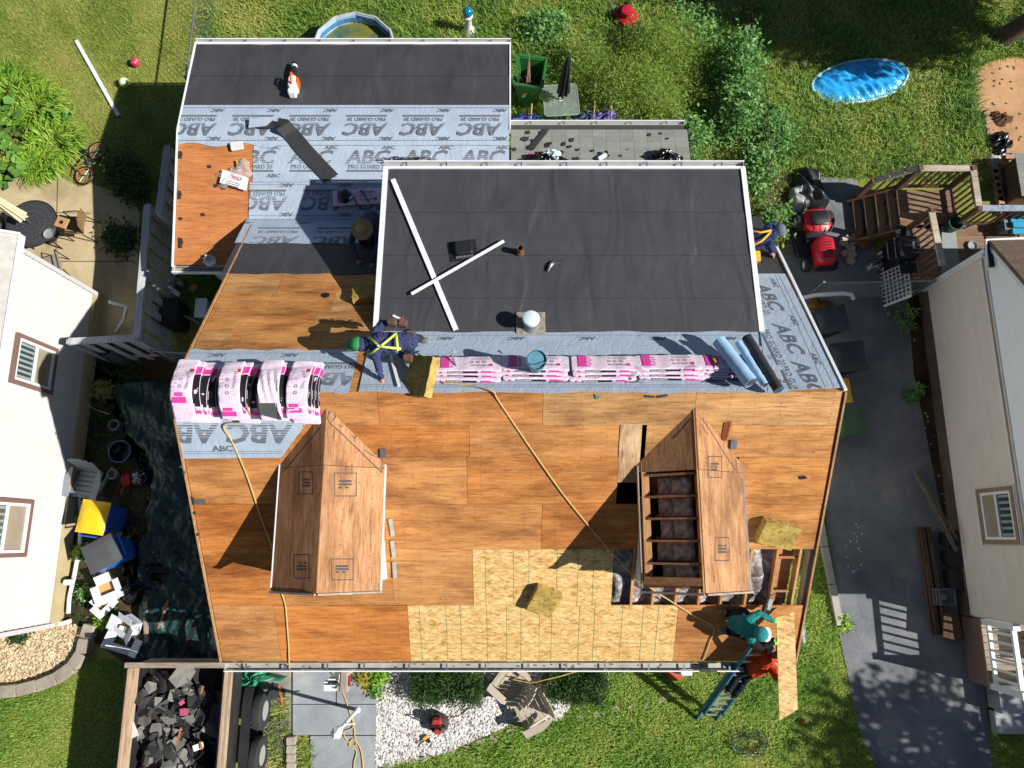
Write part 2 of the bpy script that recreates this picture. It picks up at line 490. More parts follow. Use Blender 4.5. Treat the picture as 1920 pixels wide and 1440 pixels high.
class Print:
    """ink laid on a sheet: words and lines in metres on the sheet's own plane, cut to the sheet's outline"""
    def __init__(s): s.mb = MB()
    def word(s, o, ux, uy, st, h, rot=0.0, stripes=False, shear=0.0, sx=1.0, bold=.012):
        vs, fs = text2d(st, stripes, shear, bold)
        c, q = math.cos(rot), math.sin(rot)
        s.mb.add([o + ux * ((v.x * sx * c - v.y * q) * h) + uy * ((v.x * sx * q + v.y * c) * h) for v in vs], fs)
    def rect(s, o, ux, uy, x0, y0, x1, y1, rot=0.0):
        c, q = math.cos(rot), math.sin(rot)
        P = lambda x, y: o + ux * (x * c - y * q) + uy * (x * q + y * c)
        s.mb.add([P(x0, y0), P(x1, y0), P(x1, y1), P(x0, y1)], [[0, 1, 2, 3]])
    def strip(s, pts, w, n):
        for a, b in zip(pts[:-1], pts[1:]):
            d = (b - a)
            if d.length < 1e-5: continue
            t = d.normalized().cross(n).normalized() * (w / 2); e = d.normalized() * w * .3
            s.mb.add([a - t - e, a + t - e, b + t + e, b - t + e], [[0, 1, 2, 3]])
    def clip(s, poly, n):
        if not s.mb.v: return
        bm = bmesh.new()
        vv = [bm.verts.new(v) for v in s.mb.v]
        for f in s.mb.f:
            try: bm.faces.new([vv[i] for i in f])
            except ValueError: pass
        c = sum((Vector(p) for p in poly), Vector()) / len(poly)
        for i in range(len(poly)):
            a, b = Vector(poly[i]), Vector(poly[(i + 1) % len(poly)])
            no = (b - a).cross(n).normalized()
            if no.dot(c - a) > 0: no = -no
            bmesh.ops.bisect_plane(bm, geom=bm.verts[:] + bm.edges[:] + bm.faces[:], plane_co=a, plane_no=no, clear_outer=True)
        bm.verts.ensure_lookup_table(); bm.verts.index_update()
        s.mb.v = [v.co.copy() for v in bm.verts]; s.mb.f = [[v.index for v in f.verts] for f in bm.faces]; s.mb.m = [0] * len(s.mb.f)
        bm.free()
    def build(s, parent, mat=None, name='printed_lettering'):
        if s.mb.f:
            o = s.mb.build(name, mat or INK, parent, world=True)
            if name == 'printed_lettering': o['kind'] = 'stuff'
            return o

# ------------------------------------------------------------------ the house being re-roofed
HOUSE = thing('house', 'house with stripped plywood roof, two front dormers and half-laid underlayment', 'house')
XL, XR = -5.33, 5.20
def part(mb, name, mat, parent=HOUSE, smooth=False): return mb.build(name, mat, parent, smooth, world=True)
Ym = lambda pl, y: pl.at(960, y).y
# walls
m = MB()
m.box((-.06, 2.25, 1.3), (9.9, 8.3, 2.6)); part(m, 'wall', SIDING)
for X in (-5.0, 4.9):
    m = MB(); m.slab([(X, -1.85, 2.6), (X, 6.35, 2.6), (X, 2.25, 5.36)], (.1 if X < 0 else -.1, 0, 0)); part(m, 'gable_wall', SIDING)
m = MB(); m.box((.97, 5.25, 3.55), (6.2, 2.5, 1.7)); part(m, 'shed_dormer_wall', SIDING)
m = MB(); m.box((-3.5, 8.2, 1.28), (6.6, 4.6, 2.56)); part(m, 'rear_wall', SIDING)
m = MB()
m.box((1.9, -1.93, 1.05), (.95, .06, 2.05)); part(m, 'front_door', paint('door_red', '#6b2a26', .4))
for X in (-3.2, 3.9):
    m = MB(); m.box((X, -1.93, 1.55), (1.1, .08, 1.25)); w_ = part(m, 'window', WHITEM)
    m = MB(); m.box((X, -1.98, 1.55), (.92, .02, 1.05)); part(m, 'pane', paint('dark_glass', '#2b333a', .08, .05), w_)
# attic floor that the openings look down on
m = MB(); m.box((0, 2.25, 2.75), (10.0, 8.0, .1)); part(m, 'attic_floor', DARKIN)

# sheathing of the front slope, sheet by sheet
DECK = MB()
DECK.slab([FRONT.p(XL, EY - .02, -.03), FRONT.p(XL + .06, EY - .02, -.03), FRONT.p(XL + .06, RY, -.03), FRONT.p(XL, RY, -.03)], FRONT.n() * -.16)
DECK.slab([FRONT.p(XR - .06, EY - .02, -.03), FRONT.p(XR, EY - .02, -.03), FRONT.p(XR, RY, -.03), FRONT.p(XR - .06, RY, -.03)], FRONT.n() * -.16)
DECK.slab([BACK.p(XL, RY, -.03), BACK.p(XL + .06, RY, -.03), BACK.p(XL + .06, 6.4, -.03), BACK.p(XL, 6.4, -.03)], BACK.n() * -.16)
DECK.slab([BACK.p(XR - .06, RY, -.03), BACK.p(XR, RY, -.03), BACK.p(XR, 6.6, -.03), BACK.p(XR - .06, 6.6, -.03)], BACK.n() * -.16)
DECK.bar((XL + .1, RY, RZ - .16), (XR - .1, RY, RZ - .16), .04, .2)
ROOF = part(DECK, 'roof_frame', GREYWY)
npan = [0]
def panel(pl, X0, X1, Y0, Y1, mat, lift=0.0, th=.018, name='plywood_panel', gap=.006):
    c = pl.p((X0 + X1) / 2, (Y0 + Y1) / 2, lift + random.uniform(-.0035, .0035))
    L = abs(Y1 - Y0) * math.sqrt(1 + pl.b * pl.b)
    mb = MB(); mb.box((0, 0, -th / 2), (X1 - X0 - gap, L - gap, th))
    o = mb.build(name, mat, ROOF); o.matrix_basis = pl.frame(c) @ Matrix.Rotation(random.uniform(-.0015, .0015), 4, 'Z')
    return o
rows = [1238, 1135, 1030, 945, 857, 797, 738]
cols = {0: [(None, 520, PLY), (520, 767, PLY), (767, 1011, OSB), (1011, 1267, OSB), (1267, None, PLYB)],
        1: [(None, 530, PLY), (530, 735, PLY), (735, 887, PLY), (887, 1149, OSB)],
        2: [(None, 525, PLY), (525, 722, PLY), (722, 1016, PLY), (1016, 1200, PLY), (1390, None, PLYB)],
        3: [(None, 527, PLY), (527, 720, PLY), (720, 876, PLY), (876, 1158, PLY), (1380, None, PLYB)],
        4: [(None, 540, PLY), (540, 880, PLY), (880, 1160, PLY), (1370, None, PLYB)],
        5: [(None, 595, PLY), (595, 710, PLY), (710, 1018, PLY), (1018, 1303, PLYB), (1303, None, PLYB)]}
for r, lst in cols.items():
    ya, yb = rows[r], rows[r + 1]
    Y0, Y1 = Ym(FRONT, ya), Ym(FRONT, yb)
    if r == 0: Y0 = EY
    if r == 5: Y1 = RY
    for a, b, mt in lst:
        X0 = XL if a is None else FRONT.at(a, (ya + yb) / 2).x
        X1 = XR if b is None else FRONT.at(b, (ya + yb) / 2).x
        o = panel(FRONT, X0, X1, Y0, Y1, mt, 0.0, name='strand_board_panel' if mt is OSB else 'plywood_panel')
        if mt is OSB:                                  # green nailing lines printed on the new sheets
            P = Print(); ux, uy = Vector((1, 0, 0)), Vector((0, 1, 0)); cc = Vector((0, 0, .0025))
            hw, hh = (X1 - X0) / 2, (Y1 - Y0) / 2 / FRONT.up().y
            for k in (-.82, -.42, -.2, .2, .5, .72):
                P.rect(cc, ux, uy, hw * k - .004, -hh, hw * k + .004, hh)
            for k in (-.35, .35): P.rect(cc, ux, uy, -hw, hh * k - .003, hw, hh * k + .003)
            q = P.mb.build('printed_lines', paint('green_ink', '#7c8650', .7, bump=0), o)
PALEP = wood('bleached_patch', '#8a6a48', '#c4a47c', '#dcc4a0', 'y', 1.0, .9, True, .02, 1.0)
# narrow patch, its slot and the strip beside the right dormer
panel(FRONT, FRONT.at(1160, 850).x, FRONT.at(1201, 850).x, Ym(FRONT, 905), Ym(FRONT, 795), PALEP, .004, name='patch_panel')
panel(FRONT, FRONT.at(1209, 850).x, FRONT.at(1375, 850).x, Ym(FRONT, 857), Ym(FRONT, 797), PLYB, -.004)
panel(FRONT, FRONT.at(1212, 900).x, FRONT.at(1406, 900).x, Ym(FRONT, 1030), Ym(FRONT, 857), PLYB, -.03)
# rafters and loose insulation in the strip left open at the lower right
ya, yb = Ym(FRONT, 1135) - .1, Ym(FRONT, 1030) + .1
rx = [FRONT.at(x, 1085).x for x in (1187, 1228, 1272, 1316, 1358, 1404, 1452, 1494)]
for X in rx:
    m = MB(); m.slab([FRONT.p(X - .02, ya, -.02), FRONT.p(X + .02, ya, -.02), FRONT.p(X + .02, yb, -.02), FRONT.p(X - .02, yb, -.02)], FRONT.n() * -.17)
    part(m, 'rafter', LUMBER, ROOF)
bx = [FRONT.at(1150, 1085).x] + rx
for i in range(len(bx) - 2):
    a, b = bx[i] + .022, bx[i + 1] - .022; sd_ = random.uniform(0, 99)
    def fn(u, v, a=a, b=b, sd_=sd_):
        h = -.16 + .05 * math.sin(u * 5 + sd_) * math.sin(v * 7 + sd_) + random.uniform(-.02, .02)
        return FRONT.p(a + (b - a) * u, ya + (yb - ya) * v, h)
    m = MB(); m.grid(fn, 8, 14); part(m, 'insulation_batt', INSW, ROOF, 'all')
m = MB(); m.slab([FRONT.p(rx[6] + .05, ya, -.2), FRONT.p(rx[7] - .05, ya, -.2), FRONT.p(rx[7] - .05, yb, -.2), FRONT.p(rx[6] + .05, yb, -.2)], (0, 0, -.02)); part(m, 'soffit_board', LUMX, ROOF)
for k in (.25, .75):
    m = MB(); m.bar(FRONT.p(rx[6], ya + (yb - ya) * k, -.1), FRONT.p(rx[7], ya + (yb - ya) * k, -.1), .04, .09); part(m, 'blocking', LUMX, ROOF)

# back slope: bare sheathing left of the shed dormer, deck elsewhere
brow = [515, 548, 583, 621, 662]
bcol = [[(None, 525), (525, 640), (640, 720)], [(None, 505), (505, 625), (625, 720)], [(None, 445), (445, 590), (590, 720)], [(None, 430), (430, 600), (600, 720)]]
for r in range(4):
    Y1, Y0 = Ym(BACK, brow[r]), Ym(BACK, brow[r + 1]); ym = (brow[r] + brow[r + 1]) / 2
    for a, b in bcol[r]:
        panel(BACK, XL if a is None else BACK.at(a, ym).x, BACK.at(b, ym).x, Y0, Y1, PLYB)
YV = (BACK.a - ADF.a) / (ADF.b - BACK.b)
panel(BACK, XL, -2.3, RY, Ym(BACK, 662), PLYB); panel(BACK, XL, -2.3, Ym(BACK, 515), YV, PLYB)
panel(BACK, -2.3, 4.2, RY, 3.6, PLYB); panel(BACK, 4.2, XR, RY, 6.6, PLYB)
m = MB(); m.lathe([(.075, 0), (.075, -.2)], 16, BACK.frame(BACK.at(610, 553, .012)), cap=True); part(m, 'vent_hole', paint('hole_black', '#0c0a08', .9, bump=0))

# rear addition: low gable
m = MB(); m.slab([ADF.p(-7.0, 5.55), ADF.p(-5.0, 5.55), ADF.p(-5.0, 8.4), ADF.p(-7.0, 8.4)], (0, 0, -.06)); part(m, 'rear_roof_deck', PLYO)
m = MB(); m.slab([ADF.p(-5.0, YV - .05, -.004), ADF.p(-.1, YV - .05, -.004), ADF.p(-.1, 8.4, -.004), ADF.p(-5.0, 8.4, -.004)], (0, 0, -.06)); part(m, 'rear_roof_deck', PLYB)
m = MB(); m.slab([ADB.p(-7.0, 8.4), ADB.p(-.06, 8.4), ADB.p(-.06, 10.72), ADB.p(-7.0, 10.72)], (0, 0, -.06)); part(m, 'rear_roof_deck', PLYB)
m = MB(); m.bar(ADF.p(-7.03, 5.5, -.04), ADF.p(-7.03, 8.4, -.04), .03, .14); m.bar(ADB.p(-7.03, 8.4, -.04), ADB.p(-7.03, 10.75, -.04), .03, .14); part(m, 'rake_board', WHITEM)
m = MB(); m.bar(ADB.p(-.04, 8.4, -.04), ADB.p(-.04, 10.75, -.04), .03, .14); part(m, 'rake_board', WHITEM)
# shed dormer deck
m = MB(); m.slab([SHED.p(-2.31, 3.3), SHED.p(4.25, 3.3), SHED.p(4.25, 6.72), SHED.p(-2.31, 6.72)], (0, 0, -.1)); part(m, 'shed_roof_deck', PLYB)

# sheets of felt and underlayment
def poly_px(pl, pts, lift): return [pl.at(x, y, lift) for x, y in pts]
def sheet(pl, pts, mat, lift, name, th=.004, parent=HOUSE):
    P = [Vector(p) for p in pts]
    mb = MB(); mb.slab(P, pl.n() * -th); return part(mb, name, mat, parent)
def felt(pl, X0, X1, Y0, Y1, lift, name='felt_sheet', mat=None):
    """a wavy-edged strip lying on a roof plane"""
    def fn(u, v):
        e = (.012 * math.sin(u * 23 + Y0 * 9) + .007 * math.sin(u * 51)) if v in (0.0, 1.0) else 0
        return pl.p(X0 + (X1 - X0) * u, Y0 + (Y1 - Y0) * v + e, lift + .003 * math.sin(u * 40 + v * 7))
    mb = MB(); mb.grid(fn, 60, 4); return part(mb, name, mat or FELT, HOUSE, 'all')
def lettering(sheet_ob, pl, poly, lift, rows_, big=.36, flip=False, pitch=1.2, x0=0.0, X0=-6, X1=6, bigoff=0.0, lines=(), zfix=None):
    """repeat of the printed roll: big initials, product line, bar, small initials near the edges"""
    P = Print(); ux, uy = Vector((1, 0, 0)), pl.up(); rot = math.pi if flip else 0.0; sg = -1 if flip else 1
    k = math.floor((X0 - x0) / pitch)
    while x0 + k * pitch < X1 + pitch:
        X = x0 + k * pitch
        for kind, Y in rows_:
            o = pl.p(X, Y, lift)
            if kind == 'B': P.word(o, ux, uy, 'ABC', big, rot, True, .22, 1.12, .03)
            if kind == 'P':
                P.word(o, ux, uy, 'PRO GUARD 20', big * .29, rot, False, 0, .92, .004)
            if kind == 'L':
                P.rect(o, ux, uy, -.43, -.02, .43, .02)
            if kind == 's':
                P.word(o + ux * pitch * .36, ux, uy, 'ABC', .085, rot, False, .2, 1.3, .03)
        k += 1
    for Y in lines:
        o = pl.p((X0 + X1) / 2, Y, lift); hw = (X1 - X0) / 2
        P.rect(o, ux, uy, -hw, -.004, hw, .004)
    P.clip(poly, pl.n())
    if zfix:
        for v in P.mb.v: v.z = zfix(v.y)
    return P.build(sheet_ob)
def abc_row(pl, y_up, y_lo, X0, X1, lift, flip, big, yb, yp, yl, ys, x0px, linepx=(), polyx=None, pitch=1.2):
    """one course of printed underlayment; all heights given as photo rows"""
    Y1, Y0 = Ym(pl, y_up), Ym(pl, y_lo)
    poly = polyx or [pl.p(X0, Y0, lift), pl.p(X1, Y0, lift), pl.p(X1, Y1, lift), pl.p(X0, Y1, lift)]
    o = felt(pl, X0, X1, Y0, Y1, lift, 'underlayment_sheet', UNDER) if polyx is None else sheet(pl, poly, UNDER, lift, 'underlayment_sheet')
    rows_ = []
    if yb: rows_.append(('B', Ym(pl, yb)))
    if yp: rows_.append(('P', Ym(pl, yp)))
    if yl: rows_.append(('L', Ym(pl, yl)))
    for y in ys: rows_.append(('s', Ym(pl, y)))
    lettering(o, pl, [p + pl.n() * .004 for p in poly], lift + .007, rows_, big, flip, pitch, pl.at(x0px, yb or yp).x, X0, X1, lines=[Ym(pl, y) for y in linepx])
    return o
# rear addition, from the gutter forward
felt(ADB, -7.0, -.06, Ym(ADB, 147), 10.72, .008); felt(ADB, -7.0, -.06, Ym(ADB, 203), Ym(ADB, 141), .014)
r1 = Ym(ADB, 200)
# the course over the low ridge is one bent sheet: two planes
def bent():
    mb = MB(); Ya, Yb = Ym(ADF, 273), Ym(ADB, 198)
    def fn(u, v):
        Y = Ya + (Yb - Ya) * v; X = -7.02 + 6.96 * u
        e = .012 * math.sin(u * 17) * (1 - v) + (.05 * math.sin(u * 40) * (1 - v) if u < .3 else 0)
        z = min(ADF.z(Y), ADB.z(Y)) - .012 * math.exp(-((Y - 8.4) / .12) ** 2)
        return Vector((X, Y + e, z + .021))
    mb.grid(fn, 60, 8); return part(mb, 'underlayment_sheet', UNDER, HOUSE, 'all')
o = bent()
def strip_on(pl, Ylo, Yhi, rows_, x0px, yref, big=.31, lines=()):
    poly = [pl.p(-7.0, Ylo, .03), pl.p(-.06, Ylo, .03), pl.p(-.06, Yhi, .03), pl.p(-7.0, Yhi, .03)]
    lettering(o, pl, poly, .0285, rows_, big, True, 1.2, pl.at(x0px, yref).x, -7.0, -.06, lines=lines, zfix=lambda Y: min(ADF.z(Y), ADB.z(Y)) + .036)
strip_on(ADB, Ym(ADF, 272), Ym(ADB, 199), [('s', Ym(ADB, 209)), ('L', Ym(ADB, 219)), ('P', Ym(ADB, 225.5)), ('B', Ym(ADB, 243)), ('s', Ym(ADF, 262))], 687, 235, lines=[Ym(ADB, 204), Ym(ADF, 265)])
abc_row(ADF, 266, 352, -5.42, -.06, .0135, False, .31, 295, 313, 321, (277, 330), 690, (273.5, 342))
abc_row(ADF, 344, 418, -5.48, -2.36, .018, True, .31, 382, 364, 358, (348, 403), 498, (347, 405), pitch=1.22)
abc_row(BACK, 396, 458, -5.52, -2.36, .026, True, .31, 453, 437, 430, (420,), 515, (414,), pitch=1.2)
felt(BACK, -5.48, -2.36, Ym(BACK, 515), Ym(BACK, 455), .022)
# shed dormer: three black courses
felt(SHED, -2.31, 4.25, Ym(SHED, 401), 6.72, .006); felt(SHED, -2.31, 4.25, Ym(SHED, 482), Ym(SHED, 397), .012)
felt(SHED, -2.31, 4.25, Ym(SHED, 562), Ym(SHED, 478), .018); felt(SHED, -2.31, 4.25, 3.46, Ym(SHED, 558), .024)
for pl, Y, X0, X1, lf_ in ((SHED, Ym(SHED, 399), -2.3, 4.24, .016), (SHED, Ym(SHED, 480), -2.3, 4.24, .022), (SHED, Ym(SHED, 560), -2.3, 4.24, .028), (ADB, Ym(ADB, 144), -6.98, -.08, .019)):
    m = MB(); m.bar(pl.p(X0, Y, lf_), pl.p(X1, Y, lf_), .012, .003, pl.n()); part(m, 'lap_seam', FELTD)
# courses along the ridge
abc_row(BACK, 621, 690, -2.3, 4.4, .012, True, .31, 661, None, None, (636, 690), 920, (630,))
abc_row(BACK, 657, 738, -5.36, -2.55, .018, True, .31, 712, 690, 683, (668,), 620, (664,))
a_ = [BACK.at(700, 659, .024), BACK.at(812, 652, .024), BACK.at(1450, 650, .024), BACK.at(1450, 738, .024), BACK.at(700, 738, .024)]
abc_row(BACK, 650, 738, -2.4, 4.35, .024, False, .31, None, 672, None, (717,), 858, (724, 728))
pl_ = [(325, 748), (597, 737), (597, 768), (527, 852), (500, 858), (338, 859)]
abc_row(FRONT, 738, 858, -5.3, -3.0, .012, True, .36, 812, None, None, (), 488, (), polyx=[FRONT.at(x, y, .012) for x, y in [(322, 740), (598, 740), (598, 762), (527, 858), (341, 860)]], pitch=1.2)
P = Print(); P.word(FRONT.at(417, 841, .02), Vector((1, 0, 0)), FRONT.up(), 'ABC', .1, 0, False, 0, 1.3, .03)
for yy in (846, 850): P.strip([FRONT.at(345, yy + 1, .0195), FRONT.at(530, yy, .0195)], .006, FRONT.n())
P.build(HOUSE)
# right-hand strip of the back slope: sheet laid down the slope
pts = [(1447, 513), (1472, 513), (1580, 727), (1440, 733), (1424, 612), (1410, 513)]
o = sheet(BACK, [BACK.at(x, y, .03) for x, y in pts], UNDER, .03, 'underlayment_sheet')
felt(BACK, 4.28, 5.18, 4.85, 6.58, .012)
P = Print(); uy = BACK.up(); ux = Vector((1, 0, 0))
for (bx_, by_, gx, gy) in ((1442, 556, 1425, 560), (1478, 634, 1452, 650), (1516, 708, 1490, 722)):
    P.word(BACK.at(bx_, by_, .0345), ux, uy, 'ABC', .27, R(-82), True, .22, 1.15, .03)
    P.word(BACK.at(gx, gy, .0345), ux, uy, 'PRO GUARD 20', .1, R(-86), False, 0, .92, .004)
    P.rect(BACK.at(gx - 8, gy + 4, .0345), ux, uy, -.4, -.02, .4, .02, R(-86))
for q in ((1452, 530), (1489, 600), (1530, 672)): P.word(BACK.at(q[0], q[1], .0345), ux, uy, 'ABC', .085, R(-86), False, .2, 1.3, .03)
P.strip([BACK.at(1461, 516, .0345), BACK.at(1565, 726, .0345)], .007, BACK.n()); P.strip([BACK.at(1454, 516, .0345), BACK.at(1548, 726, .0345)], .006, BACK.n())
P.clip([BACK.at(x, y, .0345) for x, y in [(1410, 514), (1470, 514), (1578, 727), (1440, 731)]], BACK.n())
P.build(o)

# drip edges, rake trims, gutters
m = MB(); m.bar(SHED.p(-2.34, 3.35, .02), SHED.p(-2.34, 6.74, .02), .09, .03, SHED.n()); part(m, 'drip_edge', WHITEM)
m = MB(); m.bar(SHED.p(4.28, 3.35, .02), SHED.p(4.28, 6.74, .02), .09, .03, SHED.n()); part(m, 'drip_edge', WHITEM)
m = MB(); m.bar(SHED.p(-2.3, 6.72, .02), SHED.p(4.25, 6.72, .02), .05, .03, SHED.n()); part(m, 'drip_edge', WHITEM)
m = MB(); m.bar(ADB.p(-7.03, 10.74, .018), ADB.p(-.03, 10.74, .018), .05, .03); part(m, 'drip_edge', WHITEM)
m = MB(); m.bar(BACK.p(XR + .02, RY, .035), BACK.p(XR + .02, 5.6, .035), .05, .03, BACK.n()); part(m, 'drip_edge', WHITEM)
TRIM = wood('rake_trim_wood', '#7a5230', '#b08052', '#caa06e', 'y', 1, .8, False, .05)
m = MB(); m.bar(FRONT.p(XR + .03, EY, -.03), FRONT.p(XR + .03, RY, -.03), .03, .12, FRONT.n()); part(m, 'rake_board', TRIM)
m = MB(); m.bar(FRONT.p(XL - .03, EY, -.03), FRONT.p(XL - .03, RY, -.03), .03, .12, FRONT.n()); part(m, 'rake_board', TRIM)
m = MB(); m.bar(BACK.p(XL - .03, RY, -.03), BACK.p(XL - .03, 6.3, -.03), .03, .12, BACK.n()); part(m, 'rake_board', TRIM)
def gutter(x0, x1, Y, z, s, w=.125, h=.11, mat=GUTTER, step=.72):
    """trough running along X; s = +1 opens towards +Y side of the eave"""
    m = MB()
    m.box(((x0 + x1) / 2, Y + s * .008, z - h / 2), (x1 - x0, .012, h))
    m.box(((x0 + x1) / 2, Y + s * (w / 2), z - h), (x1 - x0, w - .03, .012))
    for X in (x0, x1): m.box((X, Y + s * w / 2, z - h / 2), (.012, w - .02, h - .02))
    g = part(m, 'gutter', mat)
    m = MB(); m.box(((x0 + x1) / 2, Y + s * w, z - h / 2 + .008), (x1 - x0 + .02, .02, h)); part(m, 'gutter_lip', WHITEM, g)
    n = int((x1 - x0) / step)
    for i in range(n):
        X = x0 + (i + .5) * (x1 - x0) / n + random.uniform(-.06, .06)
        m = MB(); m.box((X, Y + s * (w / 2 + .004), z - .012), (.03, w - .03, .012)); part(m, 'gutter_hanger', STEEL, g)
    return g
g = gutter(XL + .02, XR - .1, EY - .03, EZ - .06, -1, .15)
m = MB()
for i in range(45):
    X = random.uniform(XL + .1, XR - .2); m.box((X, EY - .09 + random.uniform(-.04, .04), EZ - .155), (random.uniform(.01, .06), .02, .012), None)
part(m, 'gutter_litter', paint('litter', '#6e6454', .9, .3, 9), g)['kind'] = 'stuff'
gutter(-2.38, 4.32, 6.75, SHED.z(6.75) - .02, 1, .13)
gutter(-7.05, -.03, 10.76, ADB.z(10.76) - .02, 1, .13)
gutter(-7.05, -5.4, 5.53, ADF.z(5.55) - .03, -1, .13)
# ------------------------------------------------------------------ front dormers
class Pl3:
    def __init__(s, p, n): s.p = Vector(p); s.nn = Vector(n).normalized()
    def at(s, x, y, lift=0.0):
        d = ray(x, y); o = Vector((0, 0, CAM_H)); q = s.p + s.nn * lift
        return o + d * ((q - o).dot(s.nn) / d.dot(s.nn))
def dormer(cx, stripped):
    D = thing('x', 'y', 'z') if False else None
    zr, ze, hw, yf = 5.45, 4.89, .86, -.80
    back = lambda z: (z - FRONT.a) / FRONT.b
    seam = 1.12 if cx < 0 else 1.05
    m = MB()
    m.slab([(cx - .75, yf + .12, FRONT.z(yf + .12)), (cx + .75, yf + .12, FRONT.z(yf + .12)), (cx + .75, yf + .12, 4.92), (cx, yf + .12, 5.4), (cx - .75, yf + .12, 4.92)], (0, .08, 0))
    d = part(m, 'dormer', SIDING)
    for s in (-1, 1):
        X = cx + s * .75
        m = MB(); m.slab([(X, yf + .2, FRONT.z(yf + .2) - .02), (X, yf + .2, 4.9), (X, 1.15, 4.9)], (-s * .04, 0, 0)); part(m, 'dormer_cheek', SIDING, d)
    m = MB(); m.box((cx, yf + .1, 4.35), (.8, .06, .95)); part(m, 'window', WHITEM, d)
    pls = {}
    for s in (-1, 1):
        e = Vector((cx + s * hw, 0, ze)); r = Vector((cx, 0, zr))
        n = Vector((s * (zr - ze), 0, hw)).normalized(); pls[s] = Pl3((cx, 0, zr), n)
        def q(z, Y): 
            t = (zr - z) / (zr - ze); return Vector((cx + s * (hw * t + .004), Y, z))
        zs = FRONT.z(seam)                      # height where the seam meets the valley
        up = [q(zr, seam + .004), q(zr, back(zr)), q(max(ze, zs), max(seam, back(ze))), ] if zs >= ze else [q(zr, seam + .004), q(zr, back(zr)), q(ze, back(ze)), q(ze, seam + .004)]
        m = MB(); m.slab(up, n * -.018); part(m, 'plywood_panel', PLYD, d)
        if s < 0 and stripped: continue
        m = MB(); m.slab([q(zr, yf), q(zr, seam - .004), q(ze, min(seam, back(ze)) - .004), q(ze, yf)], n * -.018)
        part(m, 'plywood_panel', PLYD, d)
        m = MB(); m.bar(q(ze, yf) - n * .02 + Vector((s * .012, 0, 0)), q(ze, back(ze)) - n * .02 + Vector((s * .012, 0, 0)), .022, .05); part(m, 'drip_edge', WHITEM if cx < 0 else STEEL, d)
    m = MB()
    for s in (-1, 1): m.bar((cx + s * .006, yf - .02, zr - .01), (cx + s * (hw + .01), yf - .02, ze - .01), .03, .09)
    part(m, 'rake_board', GREYW, d)
    # stamps and pencil lines left on the old sheets
    cur = [None]
    def strip(s, pts, w=.012):
        P = cur[0] or Print(); P.strip([pls[s].at(x, y, .004) for x, y in pts], w, pls[s].nn)
        if cur[0] is None: P.build(d, MARK, 'pencil_line')
    def stamp(s, x0, y0, x1, y1):
        cur[0] = Print()
        for k in ((x0, y0, x1, y0), (x1, y0, x1, y1), (x1, y1, x0, y1), (x0, y1, x0, y0)): strip(s, [(k[0], k[1]), (k[2], k[3])], .014)
        for j in range(3):
            yy = y0 + (y1 - y0) * (.35 + .14 * j)
            for i in range(4):
                xx = x0 + (x1 - x0) * (.22 + .15 * i)
                if random.random() < .8: strip(s, [(xx, yy), (xx + (x1 - x0) * .1, yy)], .03)
        cur[0].build(d, MARK, 'grade_stamp'); cur[0] = None
    if cx < 0:
        stamp(1, 627, 887, 668, 930); stamp(1, 622, 1048, 662, 1087); stamp(-1, 561, 885, 587, 926); stamp(-1, 552, 1040, 580, 1084)
        strip(1, [(616, 774), (614, 785), (621, 796), (640, 812), (660, 832), (674, 845), (692, 863), (716, 886)], .018)
        strip(1, [(716, 886), (718, 862), (695, 852), (683, 843)], .012); strip(1, [(616, 774), (624, 771), (629, 782), (624, 788)], .02)
        strip(1, [(660, 816), (664, 822), (668, 816), (664, 828)], .01); strip(1, [(634, 795), (640, 800), (645, 797)], .01)
        strip(-1, [(531, 885), (548, 865), (566, 843), (586, 820), (600, 802)], .016)
    else:
        stamp(1, 1328, 856, 1353, 895); stamp(1, 1341, 1008, 1367, 1051)
        strip(1, [(1316, 784), (1327, 800), (1345, 828), (1358, 850), (1380, 882)], .018); strip(1, [(1315, 795), (1322, 808), (1328, 815)], .014)
        strip(1, [(1380, 854), (1381, 870), (1383, 884)], .014); strip(-1, [(1262, 822), (1280, 803), (1295, 785)], .016)
    if stripped:
        m = MB(); m.bar((cx - .015, yf, zr - .09), (cx - .015, 2.0, zr - .09), .03, .16); part(m, 'ridge_board', LUMBER, d)
        m = MB(); m.bar((cx - hw + .12, yf + .1, ze + .02), (cx - hw + .12, 1.2, ze + .02), .12, .05); part(m, 'wall_plate', LUMBER, d)
        m = MB(); m.bar((cx - hw + .01, yf, ze - .03), (cx - hw + .01, 1.16, ze - .03), .02, .1); part(m, 'fascia_board', GREYWY, d)
        for i in range(6):
            Y = 1.0 - i * .345
            m = MB(); m.bar((cx - .03, Y, zr - .1), (cx - hw + .02, Y, ze - .06), .036, .1); part(m, 'rafter', LUMX, d)
            m = MB(); m.bar((cx - .05, Y + .05, 4.72), (cx - hw + .3, Y + .05, 4.72), .04, .1); part(m, 'ceiling_joist', LUMX, d)
        for i in range(6):
            Ya, Yb = 1.0 - i * .345 - .02, 1.0 - i * .345 + .29
            if i == 5: continue
            for (xa, xb) in ((cx - .55, cx - .33), (cx - .4, cx - .06)):
                s0 = random.uniform(0, 9); xa += random.uniform(-.06, .06)
                def fn(u, v, s0=s0, xa=xa, xb=xb, Ya=Ya - .345 + .06, Yb=Ya - .0):
                    b = (1 - (2 * u - 1) ** 4) * (1 - (2 * v - 1) ** 4)
                    return Vector((xa + (xb - xa) * u, Ya + (Yb - Ya) * v, 5.42 - .65 * (cx - (xa + (xb - xa) * u)) - .20 + .07 * b + .02 * math.sin(u * 9 + s0) * math.sin(v * 8 + s0) + random.uniform(-.006, .006)))
                m = MB(); m.grid(fn, 10, 10); part(m, 'insulation_batt', INSB, d, 'all')
